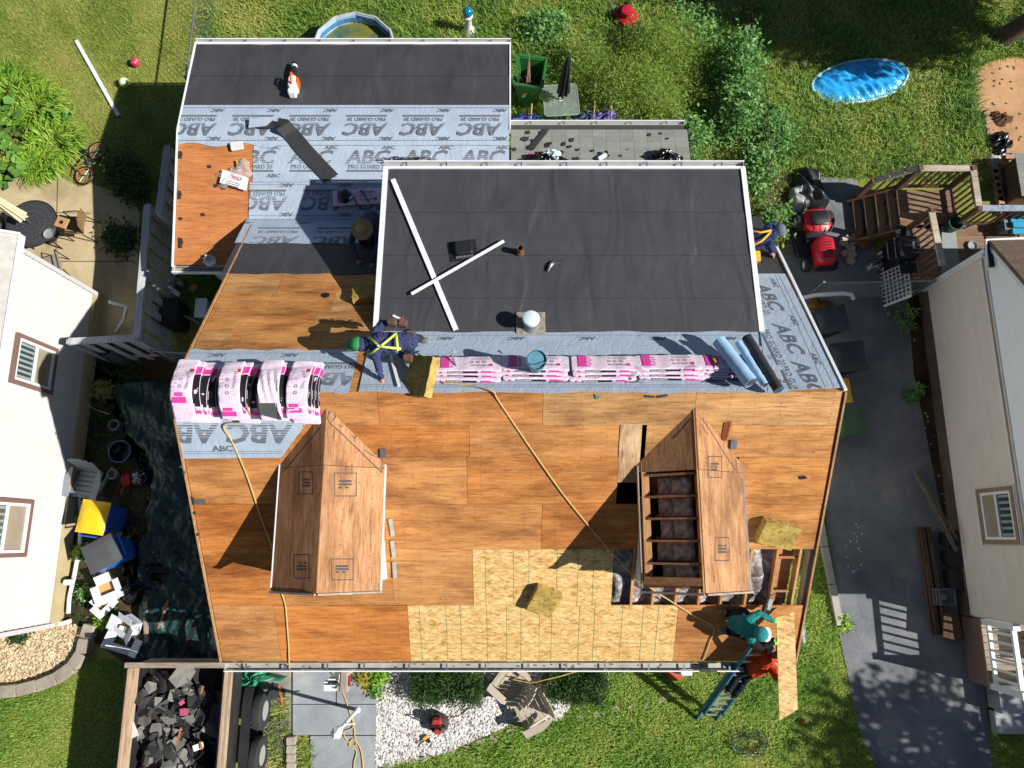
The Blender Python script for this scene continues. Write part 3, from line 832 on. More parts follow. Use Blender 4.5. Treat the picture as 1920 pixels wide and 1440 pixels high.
        m = MB(); m.bar((cx - .03, yf + .16, 5.41), (cx - .8, yf + .16, 4.93), .12, .05); part(m, 'gable_plate', LUMX, d)
        m = MB(); m.box((cx - .70, .2, 4.62), (.012, 1.75, .5)); part(m, 'shade_lining', DARKIN, d)  # dark boards added so the open dormer's inside reads as shaded
        m = MB(); m.box((cx - .36, yf + .215, 4.75), (.7, .012, .7)); part(m, 'shade_lining', DARKIN, d)
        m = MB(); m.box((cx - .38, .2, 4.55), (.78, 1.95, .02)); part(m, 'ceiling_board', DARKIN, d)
        m = MB(); m.box((cx - .79, .45, 4.8), (.06, .1, .07)); part(m, 'junction_box', STEEL, d)
dormer(-2.93, False); dormer(2.90, True)
# flashing card beside each dormer
for px, py in ((1376, 834), (718, 850)):
    c = FRONT.at(px, py, .03); m = MB(); m.box((0, 0, 0), (.1, .16, .004), FRONT.frame(c)); part(m, 'step_flashing', STEEL)
for k in range(3):
    c = FRONT.p(-2.035, .2 - k * .36, .02); m = MB(); m.box((0, 0, .01), (.07, .34, .004), FRONT.frame(c) @ eul((0, .1, random.uniform(-.1, .1)))); part(m, 'step_flashing', GUTTER)
m = MB(); m.slab([FRONT.at(1372, 790, .008), FRONT.at(1358, 792, .008), FRONT.at(1352, 826, .008), FRONT.at(1362, 826, .008)], FRONT.n() * .003); part(m, 'stained_patch', wood('rusty_patch', '#5e2d12', '#824320', '#9a5a30', 'y', 1, .8, False, .02))
# ------------------------------------------------------------------ shingled rear porch roof
m = MB(); m.slab([PORCH.p(-.02, 6.75), PORCH.p(3.82, 6.75), PORCH.p(3.82, 8.98), PORCH.p(-.02, 8.98)], (0, 0, -.08)); pr = part(m, 'porch_roof', paint('porch_roof_base', '#3d3f40', .9))
SHG = paint('worn_grey_shingle', '#84867f', .9, .12, 14, .5, 220, rand=.1)
bm_ = MB(); bm_.box((0, .075, 0), (.295, .2, .006), eul((R(2.0), 0, 0))); sh0 = bm_.build('shingle', SHG, pr)
i = 0
for r in range(9):
    Y = 8.93 - r * .14
    for c in range(14):
        X = -.02 + (c + .5 * (r % 2)) * .3 + .15 - .15 * (r % 2)
        if X > 3.75: continue
        o = sh0 if i == 0 else sh0.copy()
        if i: link(o)
        i += 1
        o.matrix_basis = PORCH.frame(PORCH.p(X, Y - .1, .012)) @ Matrix.Rotation(math.pi, 4, 'Z') @ eul((0, 0, random.uniform(-.012, .012)))
gutter(-.02, 3.84, 9.0, PORCH.z(9.0) - .01, 1, .11)
m = MB()
for X in (.15, 3.7): m.box((X, 8.85, 1.1), (.1, .1, 2.2))
part(m, 'porch_post', WHITEM)
# ------------------------------------------------------------------ ground, lawns, paving
rng = np.random.default_rng(11)
def inpoly(x, y, poly):
    c = np.zeros(len(x), bool); n = len(poly)
    for i in range(n):
        x1, y1 = poly[i][0], poly[i][1]; x2, y2 = poly[(i + 1) % n][0], poly[(i + 1) % n][1]
        if y1 == y2: continue
        k = ((y1 > y) != (y2 > y)) & (x < (x2 - x1) * (y - y1) / (y2 - y1) + x1)
        c ^= k
    return c
def wpoly(px, z=0.0): return [tuple(W(x, y, z)[:2]) for x, y in px]
def scatter(poly, dens, excl=()):
    P = np.array([p[:2] for p in poly]); lo, hi = P.min(0), P.max(0)
    n = int(dens * (hi[0] - lo[0]) * (hi[1] - lo[1]))
    x = rng.uniform(lo[0], hi[0], n); y = rng.uniform(lo[1], hi[1], n)
    k = inpoly(x, y, poly)
    for e in excl: k &= ~inpoly(x, y, e)
    return x[k], y[k]
def vnoise(x, y, s, seed=0):
    r = np.random.default_rng(seed); out = np.zeros(len(x))
    for i in range(7):
        a = r.uniform(0, 6.28); f = s * r.uniform(.5, 2.2)
        out += np.sin(x * f * math.cos(a) + y * f * math.sin(a) + r.uniform(0, 6.28))
    return out / 7
def blades(name, x, y, l0, l1, w, lean, mat, label, cat, z0=0.0, patch=1.2):
    n = len(x)
    pn = vnoise(x, y, patch, len(name))
    pn2 = vnoise(x, y, patch * 3.5, len(name) + 3)
    L = rng.uniform(l0, l1, n) * (1 + .7 * pn + .5 * pn2); a = rng.uniform(0, 2 * np.pi, n); ln = rng.uniform(lean * .5, lean * 1.4, n)
    ww = w * rng.uniform(.6, 1.3, n)
    dx, dy = np.cos(a), np.sin(a); px, py = -dy, dx
    hz, vt = np.sin(np.clip(ln, 0, 1.45)), np.cos(np.clip(ln, 0, 1.45))
    b0 = np.stack([x - px * ww / 2, y - py * ww / 2, np.full(n, z0)], 1); b1 = np.stack([x + px * ww / 2, y + py * ww / 2, np.full(n, z0)], 1)
    mx, my, mz = x + dx * L * hz * .45, y + dy * L * hz * .45, z0 + L * vt * .75
    m1 = np.stack([mx + px * ww * .45, my + py * ww * .45, mz], 1); m0 = np.stack([mx - px * ww * .45, my - py * ww * .45, mz], 1)
    tp = np.stack([x + dx * L * hz, y + dy * L * hz, z0 + L * vt * .85], 1)
    V = np.stack([b0, b1, m1, tp, m0], 1).reshape(-1, 3)
    i = np.arange(n)[:, None] * 5
    F = np.concatenate([i + np.array([[0, 1, 2]]), i + np.array([[0, 2, 4]]), i + np.array([[4, 2, 3]])], 0)
    t = np.clip(.55 - .5 * pn - .35 * pn2 + rng.normal(0, .16, n), 0, 1)
    o = npmesh(name, V, F, mat, attr=np.repeat(t, 5))
    return tag(o, label, cat, kind='stuff')
def sheet_g(name, px, z, mat, th=.06, world=False):
    m = MB(); pts = [Vector((p[0], p[1], z)) for p in (px if world else wpoly(px))]
    m.slab(pts, (0, 0, -th)); o = m.build(name, mat)
    return tag(o, kind='structure')

def soil_mat():
    t = NT('turf_soil'); v = t.co('World')
    col = t.ramp(t.noise(v, .55, 6, .65, .4), [(.3, srgb('#5c6a2c')), (.5, srgb('#7d8a3c')), (.62, srgb('#9a9450')), (.75, srgb('#b09a68'))])
    col = t.mix(.5, col, t.ramp(t.noise(v, 9, 5, .7), [(.3, srgb('#4c5a22')), (.7, srgb('#8c8c46'))]))
    t.bump(t.noise(v, 25, 4), .6, .03)
    return t.out(col, .95, 0, .1)
m = MB(); m.box((0, 0, -.25), (140, 140, .5)); tag(m.build('ground', soil_mat()), kind='structure')
def asphalt_mat():
    t = NT('old_asphalt'); v = t.co('World')
    col = t.ramp(t.noise(v, .6, 6, .65), [(.28, srgb('#5c5f64')), (.52, srgb('#7e8084')), (.72, srgb('#a09d96'))])
    sp = t.ramp(t.noise(v, 70, 2, .6), [(.45, (.72, .72, .72)), (.7, (1.25, 1.25, 1.22))])
    col = t.mix(1.0, col, sp, 'MULTIPLY')
    vo = t.new('ShaderNodeTexVoronoi', Scale=1.9); vo.feature = 'DISTANCE_TO_EDGE'
    nz = t.new('ShaderNodeTexNoise', Scale=2.2, Detail=5.0); t.l.new(v, nz.inputs['Vector'])
    t.l.new(t.mix(.35, v, nz.outputs['Color'], 'ADD'), vo.inputs['Vector'])
    cr = t.ramp(vo.outputs['Distance'], [(.006, (1, 1, 1)), (.022, (0, 0, 0))])
    msk = t.ramp(t.noise(v, .35, 2), [(.54, (0, 0, 0)), (.62, (1, 1, 1))])
    col = t.mix(t.math('MULTIPLY', t.math('MULTIPLY', cr, msk), .3), col, (.03, .03, .03))
    t.bump(t.noise(v, 90, 3), .5, .012)
    return t.out(col, .85, 0, .25)
def conc_mat(name, a, b, c):
    t = NT(name); v = t.co('World')
    col = t.ramp(t.noise(v, 1.1, 8, .68, .3), [(.28, srgb(a)), (.5, srgb(b)), (.72, srgb(c))])
    col = t.mix(.35, col, t.mix(1.0, col, t.ramp(t.noise(v, 38, 4, .7), [(.35, (.7, .7, .7)), (.65, (1.15, 1.15, 1.15))]), 'MULTIPLY'))
    t.bump(t.noise(v, 60, 4), .3, .008)
    return t.out(col, .85, 0, .25)
ASPH = asphalt_mat()
CONC = conc_mat('grey_concrete', '#7f8488', '#979ca0', '#b0b0aa')
CONB = conc_mat('beige_concrete', '#9d8a68', '#bba983', '#cdbd97')
DIRT = conc_mat('bare_dirt', '#9a7450', '#b98f66', '#cda57c')
MULCH = conc_mat('dark_soil', '#2a2119', '#3f3325', '#574734')
drive = [(1455, 330), (1605, 335), (1640, 470), (1700, 560), (1712, 700), (1752, 900), (1800, 1130), (1838, 1230), (1845, 1300), (1862, 1460), (1885, 1700), (1710, 1720), (1640, 1430), (1612, 1380), (1600, 1330), (1588, 1260), (1575, 1200), (1568, 1165), (1545, 950), (1500, 800), (1395, 560), (1400, 420)]
sheet_g('driveway', drive, .03, ASPH)
sheet_g('side_soil', [(1700, 556), (1722, 556), (1765, 800), (1806, 1130), (1812, 1200), (1800, 1200), (1788, 1060), (1752, 900), (1712, 700)], .036, MULCH)
patio_px = [(-160, 345), (20, 338), (60, 322), (110, 330), (150, 352), (172, 345), (250, 372), (262, 400), (255, 640), (-160, 650)]
patio = sheet_g('patio', patio_px, .02, CONB)
for (a, b) in (((108, 336), (105, 470)), ((-60, 490), (250, 490)), ((-60, 395), (170, 400))):
    m = MB(); m.bar(W(*a, .0215), W(*b, .0215), .018, .004); m.build('joint', MULCH, patio)
dirt_px = [(1825, 130), (1870, 110), (2050, 95), (2050, 345), (1925, 345), (1862, 345), (1868, 300), (1845, 270), (1830, 200)]
sheet_g('dirt_patch', dirt_px, .012, DIRT)
side_px = [(150, 650), (262, 640), (420, 700), (440, 1240), (235, 1245), (160, 1190), (112, 1160), (190, 600)]
sheet_g('side_yard_soil', side_px, .008, MULCH)  # dark soil colour carries part of the side yard's shade
# front walk of poured slabs
WALKM = tag(MB().box((0, 0, 0), (.01, .01, .01)).build('walkway', CONC), kind='structure')
WALKM.location = W(640, 1330, .01)
for (x0, y0, x1, y1) in ((549, 1236, 630, 1320), (631.5, 1236, 706, 1320), (549, 1321.5, 706, 1378), (582, 1380, 703, 1500)):
    m = MB(); pts = [W(x0, y0, .05), W(x1, y0, .05), W(x1 - 1, y1, .05), W(x0, y1, .05)]
    m.slab([p - WALKM.location for p in pts], (0, 0, -.07)); s = m.build('slab', CONC, WALKM)
gravel_px = [(706, 1225), (1140, 1225), (1142, 1292), (1085, 1300), (1050, 1350), (960, 1355), (900, 1384), (832, 1412), (722, 1436), (704, 1440)]
GRAVB = conc_mat('gravel_base', '#6f6b64', '#8d8880', '#a8a39a')
sheet_g('gravel_bed', gravel_px, .01, GRAVB)
chip_px = [(-160, 1178), (60, 1172), (128, 1165), (160, 1178), (158, 1230), (120, 1270), (60, 1288), (-160, 1300)]
sheet_g('garden_bed', chip_px, .05, conc_mat('chip_base', '#7a6a50', '#93815f', '#a8966f'))
# pebbles
def pebbles(name, poly, dens, r, mat, label, z0, excl=()):
    x, y = scatter(poly, dens, excl); n = len(x)
    base = np.array([(1, 0, 0), (0, 1, 0), (-1, 0, 0), (0, -1, 0), (0, 0, 1)], float)
    fc = np.array([[0, 1, 4], [1, 2, 4], [2, 3, 4], [3, 0, 4]])
    sc = r * rng.uniform(.55, 1.45, (n, 1, 1)) * np.stack([rng.uniform(.7, 1.4, n), rng.uniform(.6, 1, n), rng.uniform(.5, .9, n)], 1)[:, None, :]
    V = base[None] * sc + rng.normal(0, r * .12, (n, 5, 3))
    a = rng.uniform(0, 6.28, n); c, s_ = np.cos(a)[:, None], np.sin(a)[:, None]
    X = V[:, :, 0] * c - V[:, :, 1] * s_; Y = V[:, :, 0] * s_ + V[:, :, 1] * c
    V = np.stack([X + x[:, None], Y + y[:, None], V[:, :, 2] + z0 + rng.uniform(0, r * .5, n)[:, None]], 2).reshape(-1, 3)
    F = (np.arange(n)[:, None, None] * 5 + fc[None]).reshape(-1, 3)
    return tag(npmesh(name, V, F, mat, attr=np.repeat(rng.uniform(0, 1, n), 5)), label, 'gravel', kind='stuff')
pebbles('white_gravel', wpoly(gravel_px), 1500, .026, leafmat('white_stone', '#a39d94', '#dcd8d2', '#f0eeea', 3, 0), 'loose white gravel in the front bed beside the walk', .012)
pebbles('beige_gravel', wpoly(chip_px), 1300, .026, leafmat('beige_stone', '#a08664', '#d3bd95', '#ead9b8', 3, 0), 'beige stone chips in the curved garden bed', .052)

# grass
L_DARKW = leafmat('shade_tinted_weed', '#22401a', '#3c6226', '#5c7c38', 2)  # leaf colour darkened to deepen the side yard's shade
G_LAWN = leafmat('mown_grass', '#7c963c', '#aeb95a', '#d2c682', .8, .4)
G_MEAD = leafmat('rough_grass', '#4c7c2e', '#8fae4a', '#c8c070', .9, .4)
G_FRONT = leafmat('front_grass', '#629433', '#9ab94e', '#c4c670', 1.0, .4)
house_x = [(-4.95, -1.9), (4.85, -1.9), (4.85, 6.3), (-.2, 6.3), (-.2, 10.5), (-6.8, 10.5), (-6.8, 6.0), (-4.95, 6.0)]
shade = lambda *p: wpoly(p)
left_px = [(-260, -190), (394, -190), (392, 85), (360, 200), (320, 380), (262, 385), (172, 345), (150, 352), (110, 330), (60, 322), (20, 338), (-260, 345)]
x, y = scatter(wpoly(left_px), 1500, [house_x])
blades('mown_lawn_grass', x, y, .05, .10, .012, 1.0, G_LAWN, 'short sunlit lawn grass in the side yard with the balls', 'grass')
mead_px = [(394, -190), (2300, -190), (2300, 96), (1870, 112), (1826, 132), (1832, 205), (1846, 272), (1868, 302), (1864, 345), (1605, 335), (1455, 330), (1400, 420), (1380, 600), (300, 600), (392, 85)]
x, y = scatter(wpoly(mead_px), 1050, [house_x, wpoly([(1610 + 94 * math.cos(.26 * i), 153 + 39 * math.sin(.26 * i) - 11 * math.cos(.26 * i)) for i in range(24)])]); kk = vnoise(x, y, 1.0, 5) > -.33 + rng.normal(0, .2, len(x)); x, y = x[kk], y[kk]
blades('rough_meadow_grass', x, y, .10, .34, .02, .95, G_MEAD, 'tall rough grass and weeds filling the back yards', 'grass')
front_px = [(700, 1750), (704, 1445), (722, 1438), (832, 1414), (900, 1388), (985, 1356), (1060, 1352), (1090, 1302), (1142, 1294), (1142, 1200), (1440, 1200), (1440, 800), (1500, 800), (1545, 952), (1568, 1165), (1575, 1200), (1588, 1260), (1600, 1330), (1612, 1380), (1640, 1430), (1710, 1720)]
x, y = scatter(wpoly(front_px), 1900, [house_x]); kk = vnoise(x, y, 1.6, 9) > -.5 + rng.normal(0, .2, len(x)); x, y = x[kk], y[kk]
blades('front_lawn_grass', x, y, .07, .15, .015, 1.0, G_FRONT, 'green lawn grass in front of the house under the ladder', 'grass')
x, y = scatter(wpoly([(700, 1445), (832, 1414), (985, 1350), (1142, 1294), (1150, 1220), (1330, 1220), (1300, 1290), (1100, 1350), (900, 1420), (760, 1470)]), 420)
blades('sparse_edge_grass', x, y, .06, .12, .014, 1.0, G_FRONT, 'thin patchy grass creeping into the white gravel', 'grass')
x, y = scatter(wpoly([(-260, 1325), (40, 1302), (120, 1282), (165, 1225), (235, 1245), (215, 1500), (150, 1750), (-260, 1750)]), 1700)
blades('corner_lawn_grass', x, y, .05, .11, .014, 1.0, G_FRONT, 'lawn grass between the curved stone bed and the dump trailer', 'grass')
x, y = scatter(wpoly([(1846, 1308), (1990, 1312), (2300, 1330), (2300, 1750), (1890, 1750), (1864, 1460)]), 1300)
blades('neighbour_lawn_grass', x, y, .05, .11, .014, 1.0, G_FRONT, 'shaded lawn grass beyond the driveway by the porch', 'grass')
x, y = scatter(wpoly([(1480, 1150), (1495, 1000), (1545, 952), (1568, 1165), (1572, 1200), (1500, 1240)]), 700)
blades('verge_weeds', x, y, .08, .18, .03, 1.1, G_FRONT, 'leafy weeds along the curb beside the driveway', 'weeds')
x, y = scatter(wpoly([(150, 640), (250, 640), (330, 900), (300, 1060), (200, 1180), (120, 1160), (170, 800)]), 170)
blades('side_yard_weeds', x, y, .1, .22, .03, 1.1, L_DARKW, 'weeds growing in the narrow side yard behind the bins', 'weeds')
x, y = scatter(wpoly([(1400, 320), (1470, 330), (1490, 380), (1470, 480), (1400, 480)]), 900)
blades('dry_weeds', x, y, .1, .25, .02, 1.0, leafmat('dry_grass', '#5f6a2c', '#9a9247', '#c0ad6c', 1.2), 'half dry weeds along the rusted fence behind the house', 'weeds')
x, y = scatter(wpoly([(500, 1330), (545, 1300), (545, 1500), (480, 1500)]), 900)
blades('walk_edge_grass', x, y, .1, .22, .016, .9, G_LAWN, 'overgrown grass between the trailer wheels and the walk', 'grass')
x, y = scatter(wpoly([(552, 1388), (584, 1384), (588, 1440), (555, 1450)]), 1600)
blades('planter_grass', x, y, .1, .22, .014, .9, G_LAWN, 'tuft of yellowish grass behind the stone edging of the walk', 'grass')

# ------------------------------------------------------------------ plants
def leaves(name, C, size, mat, parent=None, flat=.5, asp=.5):
    n = len(C); a = rng.uniform(0, 6.28, n); b = rng.normal(0, flat, n)
    d = np.stack([np.cos(a) * np.cos(b), np.sin(a) * np.cos(b), np.sin(b)], 1)
    r = rng.normal(0, 1, (n, 3)); r[:, 2] *= flat; s = np.cross(d, np.array([0, 0, 1.0])) + r * .4; s /= np.linalg.norm(s, axis=1)[:, None]
    L = (size * rng.uniform(.6, 1.4, n))[:, None]
    V = np.stack([C - d * L * .5, C + s * L * asp * .5, C + d * L * .5, C - s * L * asp * .5], 1).reshape(-1, 3)
    F = np.arange(n * 4).reshape(n, 4)
    return npmesh(name, V, F, mat, parent, attr=np.repeat(np.clip(rng.normal(.5, .25, n), 0, 1), 4))
def bush(name, label, cat, loc, r, h, nclump, per, size, mat, group=None, shape='dome', spread=.18, asp=.5, flat=.5, stems=5, cut=None):
    T = thing(name, label, cat, loc, group=group)
    P = rng.normal(0, 1, (nclump, 3)); P /= np.linalg.norm(P, axis=1)[:, None]; P[:, 2] = np.abs(P[:, 2])
    rad = rng.uniform(.35, 1, (nclump, 1)) ** .6
    if shape == 'box':
        P = rng.uniform(-1, 1, (nclump, 3)); k = np.argmax(np.abs(P), 1); 
        P[:, 2] = np.abs(P[:, 2]); rad = 1.0
    K = P * rad * np.array([r[0], r[1], h])
    K[:, 2] = np.clip(K[:, 2], .05, None)
    C = np.repeat(K, per, 0) + rng.normal(0, 1, (nclump * per, 3)) * spread * np.array([1, 1, .8])
    C[:, 2] = np.clip(C[:, 2], .02, None)
    leaves('foliage', C, size, mat, T, flat, asp)
    m = MB()
    for i in range(stems):
        q = K[i]; m.tube([(q[0] * .1, q[1] * .1, 0), (q[0] * .5, q[1] * .5, q[2] * .6), tuple(q)], [.02, .014, .006], 5)
    m.build('stem', BARK, T)
    return T
BARK = paint('bark', '#5b4a3a', .9, .25, 9, .8, 40, bdist=.02)
L_YEL = leafmat('feathery_leaf', '#587f2a', '#93b04a', '#c6ca6e', 1.5, .4)
L_MID = leafmat('mid_leaf', '#36662a', '#69994a', '#a8c47c', 1.5, .3)
L_DARK = leafmat('yew_leaf', '#1b3313', '#345620', '#567a35', 4)
L_BRIGHT = leafmat('bright_leaf', '#4e7d1e', '#86b034', '#b5cf58', 2)
L_LILY = leafmat('lily_leaf', '#4b7c1c', '#8bb236', '#bccf5e', 2)
for (px, py, rx, ry, h, nc, lab) in ((1235, 118, 1.15, .95, 1.25, 90, 'big feathery yellow green bush beside the push mower'),
                                     (1185, 190, 1.15, .85, 1.15, 80, 'wide feathery olive bush behind the camp chairs'),
                                     (1105, 140, .95, .8, .8, 50, 'low yellowing bush behind the black folded umbrella'),
                                     (1240, 235, .6, .5, .8, 40, 'pale feathery bush against the shingled porch roof')):
    bush('feathery_bush', lab, 'bush', W(px, py), (rx, ry), h, int(nc * 1.5), 110, .10, L_YEL, 'feathery bushes behind the house', spread=.2, asp=.16, flat=.9)
for (px, py, rx, ry, h, nc, lab) in ((1375, 150, .45, .7, 1.6, 55, 'tall leafy shrub growing along the back fence line'),
                                     (1370, 235, .5, .7, 1.4, 55, 'broad green shrub by the corner of the porch roof'),
                                     (1415, 330, .35, .6, .9, 30, 'small weedy shrub at the back corner of the shed dormer'),
                                     (1440, 420, .3, .35, .7, 20, 'leafy sapling beside the worker at the roof edge'),
                                     (1020, 60, .6, .5, .5, 30, 'clump of dark weeds near the gazing ball'),
                                     (1060, 235, .5, .3, .5, 25, 'leafy weeds behind the glass patio table'), (1300, 60, .8, .6, .7, 40, 'dark shrub behind the feathery bushes'), (1290, 270, .5, .5, .9, 35, 'leafy shrub wedged behind the porch roof corner'), (1440, 260, .5, .8, .6, 35, 'spreading weeds along the wire fence')):
    bush('leafy_shrub', lab, 'shrub', W(px, py), (rx, ry), h, nc, 45, .11, L_MID, 'green shrubs behind the house', spread=.16, asp=.5)
# clipped hedges in the front bed
for (x0, y0, x1, y1, lab) in ((770, 1236, 905, 1316, 'squarish dark green yew hedge between the walk and the lawn chairs'),
                              (1024, 1236, 1140, 1312, 'clipped dark yew hedge beside the paired lawn chairs, crossed by a hose')):
    a, b = W(x0, y0, .45), W(x1, y1, .45); c = (a + b) / 2; c.z = 0
    bush('yew_hedge', lab, 'hedge', c, ((b.x - a.x) / 2 - .05, (a.y - b.y) / 2 + .05), .62, 420, 34, .085, L_DARK, 'clipped hedges in the front bed', 'box', .07, .2, .9, 8)
for (px, py, r, h, mt, lab) in ((712, 1268, .18, .3, L_BRIGHT, 'small bright green shrub at the edge of the walk'), (708, 1290, .12, .2, L_MID, 'little round green plant in the white gravel'),
                                (683, 1275, .16, .25, leafmat('gold_leaf', '#7d7a22', '#a8a038', '#c9b850', 3), 'yellow ornamental plant beside the mailbox post'),
                                (200, 735, .22, .4, leafmat('lime_leaf', '#66702a', '#93984a', '#b3b366', 3), 'yellow green plant standing beside the green tarp'),
                                (160, 965, .12, .2, L_BRIGHT, 'bright weed growing beside the yellow lidded bin'), (155, 1035, .14, .2, L_BRIGHT, 'leafy weed by the white drain pipe'),
                                (160, 1115, .1, .15, L_MID, 'small weed beside the printed cardboard boxes'), (198, 1165, .12, .2, L_BRIGHT, 'green weed between the block edging and the open carton'),
                                (45, 1190, .2, .25, L_DARK, 'dark flowering shrub in the beige gravel bed'), (1690, 600, .3, .5, L_MID, 'dark leafy plant at the foot of the tan wall'),
                                (1708, 735, .28, .35, L_MID, 'leafy plant growing halfway along the tan wall'), (1580, 1170, .16, .15, L_LILY, 'grass tuft at the end of the concrete curb'),
                                (1835, 1235, .2, .2, L_MID, 'green plant below the white porch railing')):
    bush('garden_plant', lab, 'plant', W(px, py), (r, r), h, 14, 26, .08, mt, spread=.06, asp=.45, stems=3)
# squash and lilies at the edge of the mown lawn
def bigleaf_plant(name, label, loc, n, r, mat, size):
    T = thing(name, label, 'plant', loc, group='plants at the edge of the patio')
    me = None
    for i in range(n):
        a, d = random.uniform(0, 6.28), r * math.sqrt(random.random()); z = random.uniform(.12, .4)
        if me is None:
            mb = MB(); k = 9
            vs = [(0, 0, 0)] + [((.5 + .09 * math.cos(5 * 2 * math.pi * j / k + .5)) * math.cos(2 * math.pi * j / k), (.5 + .09 * math.cos(5 * 2 * math.pi * j / k)) * math.sin(2 * math.pi * j / k), .1 - .06 * (j % 2)) for j in range(k)]
            mb.add(vs, [[0, 1 + j, 1 + (j + 1) % k] for j in range(k)]); o = mb.build('leaf', mat, T, 'all'); me = o.data
        else:
            o = link(bpy.data.objects.new('leaf', me)); o.parent = T
        o.location = (d * math.cos(a), d * math.sin(a), z); sc_ = size * random.uniform(.6, 1.3); o.scale = (sc_, sc_, sc_)
        o.rotation_euler = (random.uniform(-.5, .5), random.uniform(-.5, .5), random.uniform(0, 6.28))
    return T
SQ = paint('squash_leaf', '#5f8a34', .6, .25, 6, .4, 30, rand=.3)
SQY = paint('squash_leaf_yellow', '#a3a83e', .6, .3, 6, .4, 30, rand=.3)
bigleaf_plant('squash_plant', 'dark leafed squash plant beside the lilies', W(20, 235), 46, .55, SQ, .26)
bigleaf_plant('squash_plant', 'squash plant with some yellowing leaves at the patio corner', W(15, 320), 60, .6, SQ, .26)
bigleaf_plant('squash_plant', 'yellowed squash leaves in the bare garden soil', W(5, 300), 14, .45, SQY, .24)
bigleaf_plant('creeping_vine', 'thin line of vine leaves trailing out over the lawn', W(128, 222), 12, .25, SQ, .14)
sheet_g('vegetable_bed', [(-200, 170), (30, 160), (70, 215), (60, 300), (40, 345), (-200, 350)], .012, MULCH)
def lily(loc, n, r, L, label):
    T = thing('lily_clump', label, 'plant', loc, group='lily clumps beside the lawn')
    a = rng.uniform(0, 6.28, n); rr = r * np.sqrt(rng.uniform(0, 1, n)); x, y = rr * np.cos(a), rr * np.sin(a)
    a2 = a + rng.normal(0, .7, n); dx, dy = np.cos(a2), np.sin(a2); w = .028; LL = L * rng.uniform(.6, 1.2, n)
    S = []
    for k, (t, z, ww) in enumerate(((0, 0, .6), (.35, .7, 1), (.75, .75, .8), (1.0, .35, .1))):
        cx, cy, cz = x + dx * LL * t, y + dy * LL * t, LL * z * .8
        S.append(np.stack([cx - dy * w * ww / 2, cy + dx * w * ww / 2, cz], 1)); S.append(np.stack([cx + dy * w * ww / 2, cy - dx * w * ww / 2, cz], 1))
    V = np.stack(S, 1).reshape(-1, 3); i = np.arange(n)[:, None] * 8
    F = np.concatenate([i + np.array([[0, 1, 3, 2]]), i + np.array([[2, 3, 5, 4]]), i + np.array([[4, 5, 7, 6]])], 0)
    npmesh('foliage', V, F, L_LILY, T, attr=np.repeat(np.clip(rng.normal(.5, .25, n), 0, 1), 8))
    return T
for (px, py, n, r, lab) in ((25, 175, 420, .6, 'lush lily clump at the lawn edge above the squash'), (75, 205, 420, .55, 'arching bright green lily clump in the middle of the row'), (105, 275, 460, .55, 'sprawling lily clump beside the lying bicycle'), (80, 315, 260, .35, 'lily clump touching the patio concrete')):
    lily(W(px, py), n, r, .42, lab)
# climbing greenery by the side fence, in shade
for (px, py, lab) in ((235, 330, 'shaded vine climbing beside the grey fence top'), (255, 355, 'dark creeper at the foot of the side fence'), (230, 450, 'shaded creeper between patio and fence')):
    bush('creeper', lab, 'vine', W(px, py), (.35, .4), .45, 22, 40, .1, L_DARK, 'creepers along the side fence', spread=.14)

# trees: one at the back whose trunk shows, one beside the driveway that throws its shade into view
def tree(label, base, crown, rad, nclump, per, lean, group, trunk_r=.22, leaf=.25):
    T = thing('shade_tree', label, 'tree', base, group=group)
    c = Vector(crown) - Vector(base)
    m = MB()
    m.tube([(0, 0, -.1), tuple(c * .2 + Vector((lean[0] * .3, lean[1] * .3, 0))), tuple(c * .5), tuple(c * .9)], [trunk_r * 1.25, trunk_r, trunk_r * .7, trunk_r * .25], 10)
    for i in range(9):
        a = i * 2.4; q = c + Vector((math.cos(a) * rad[0] * .7, math.sin(a) * rad[1] * .7, random.uniform(-.4, .5) * rad[2]))
        s = c * random.uniform(.35, .7); m.tube([tuple(s), tuple((s + q) / 2 + Vector((0, 0, .3))), tuple(q)], [trunk_r * .42, trunk_r * .25, trunk_r * .08], 6)
    m.build('trunk', BARK, T, True)
    P = rng.normal(0, 1, (nclump, 3)); P /= np.linalg.norm(P, axis=1)[:, None]; P *= rng.uniform(.3, 1, (nclump, 1)) ** .5
    K = P * np.array(rad) + np.array(c)
    C = np.repeat(K, per, 0) + rng.normal(0, 1, (nclump * per, 3)) * .33
    leaves('crown', C, leaf, L_MID, T, .6, .55)
    return T
tb = W(1872, 75)
tree('tree with a leaning grey trunk at the end of the back yard', tb, (16.3, 13.1, 6.6), (3.4, 2.6, 1.9), 110, 240, (0.2, .3), 'shade trees')
tree('leafy tree beyond the far end of the rear fence', (15.5, 17.5, 0), (13.9, 14.5, 7.9), (2.7, 2.2, 1.6), 85, 240, (0, 0), 'shade trees')
tree('street tree shading the lower end of the driveway', (17.4, -6.6, 0), (16.8, -6.2, 6.0), (2.1, 1.7, 1.6), 34, 120, (0, 0), 'shade trees', .2)
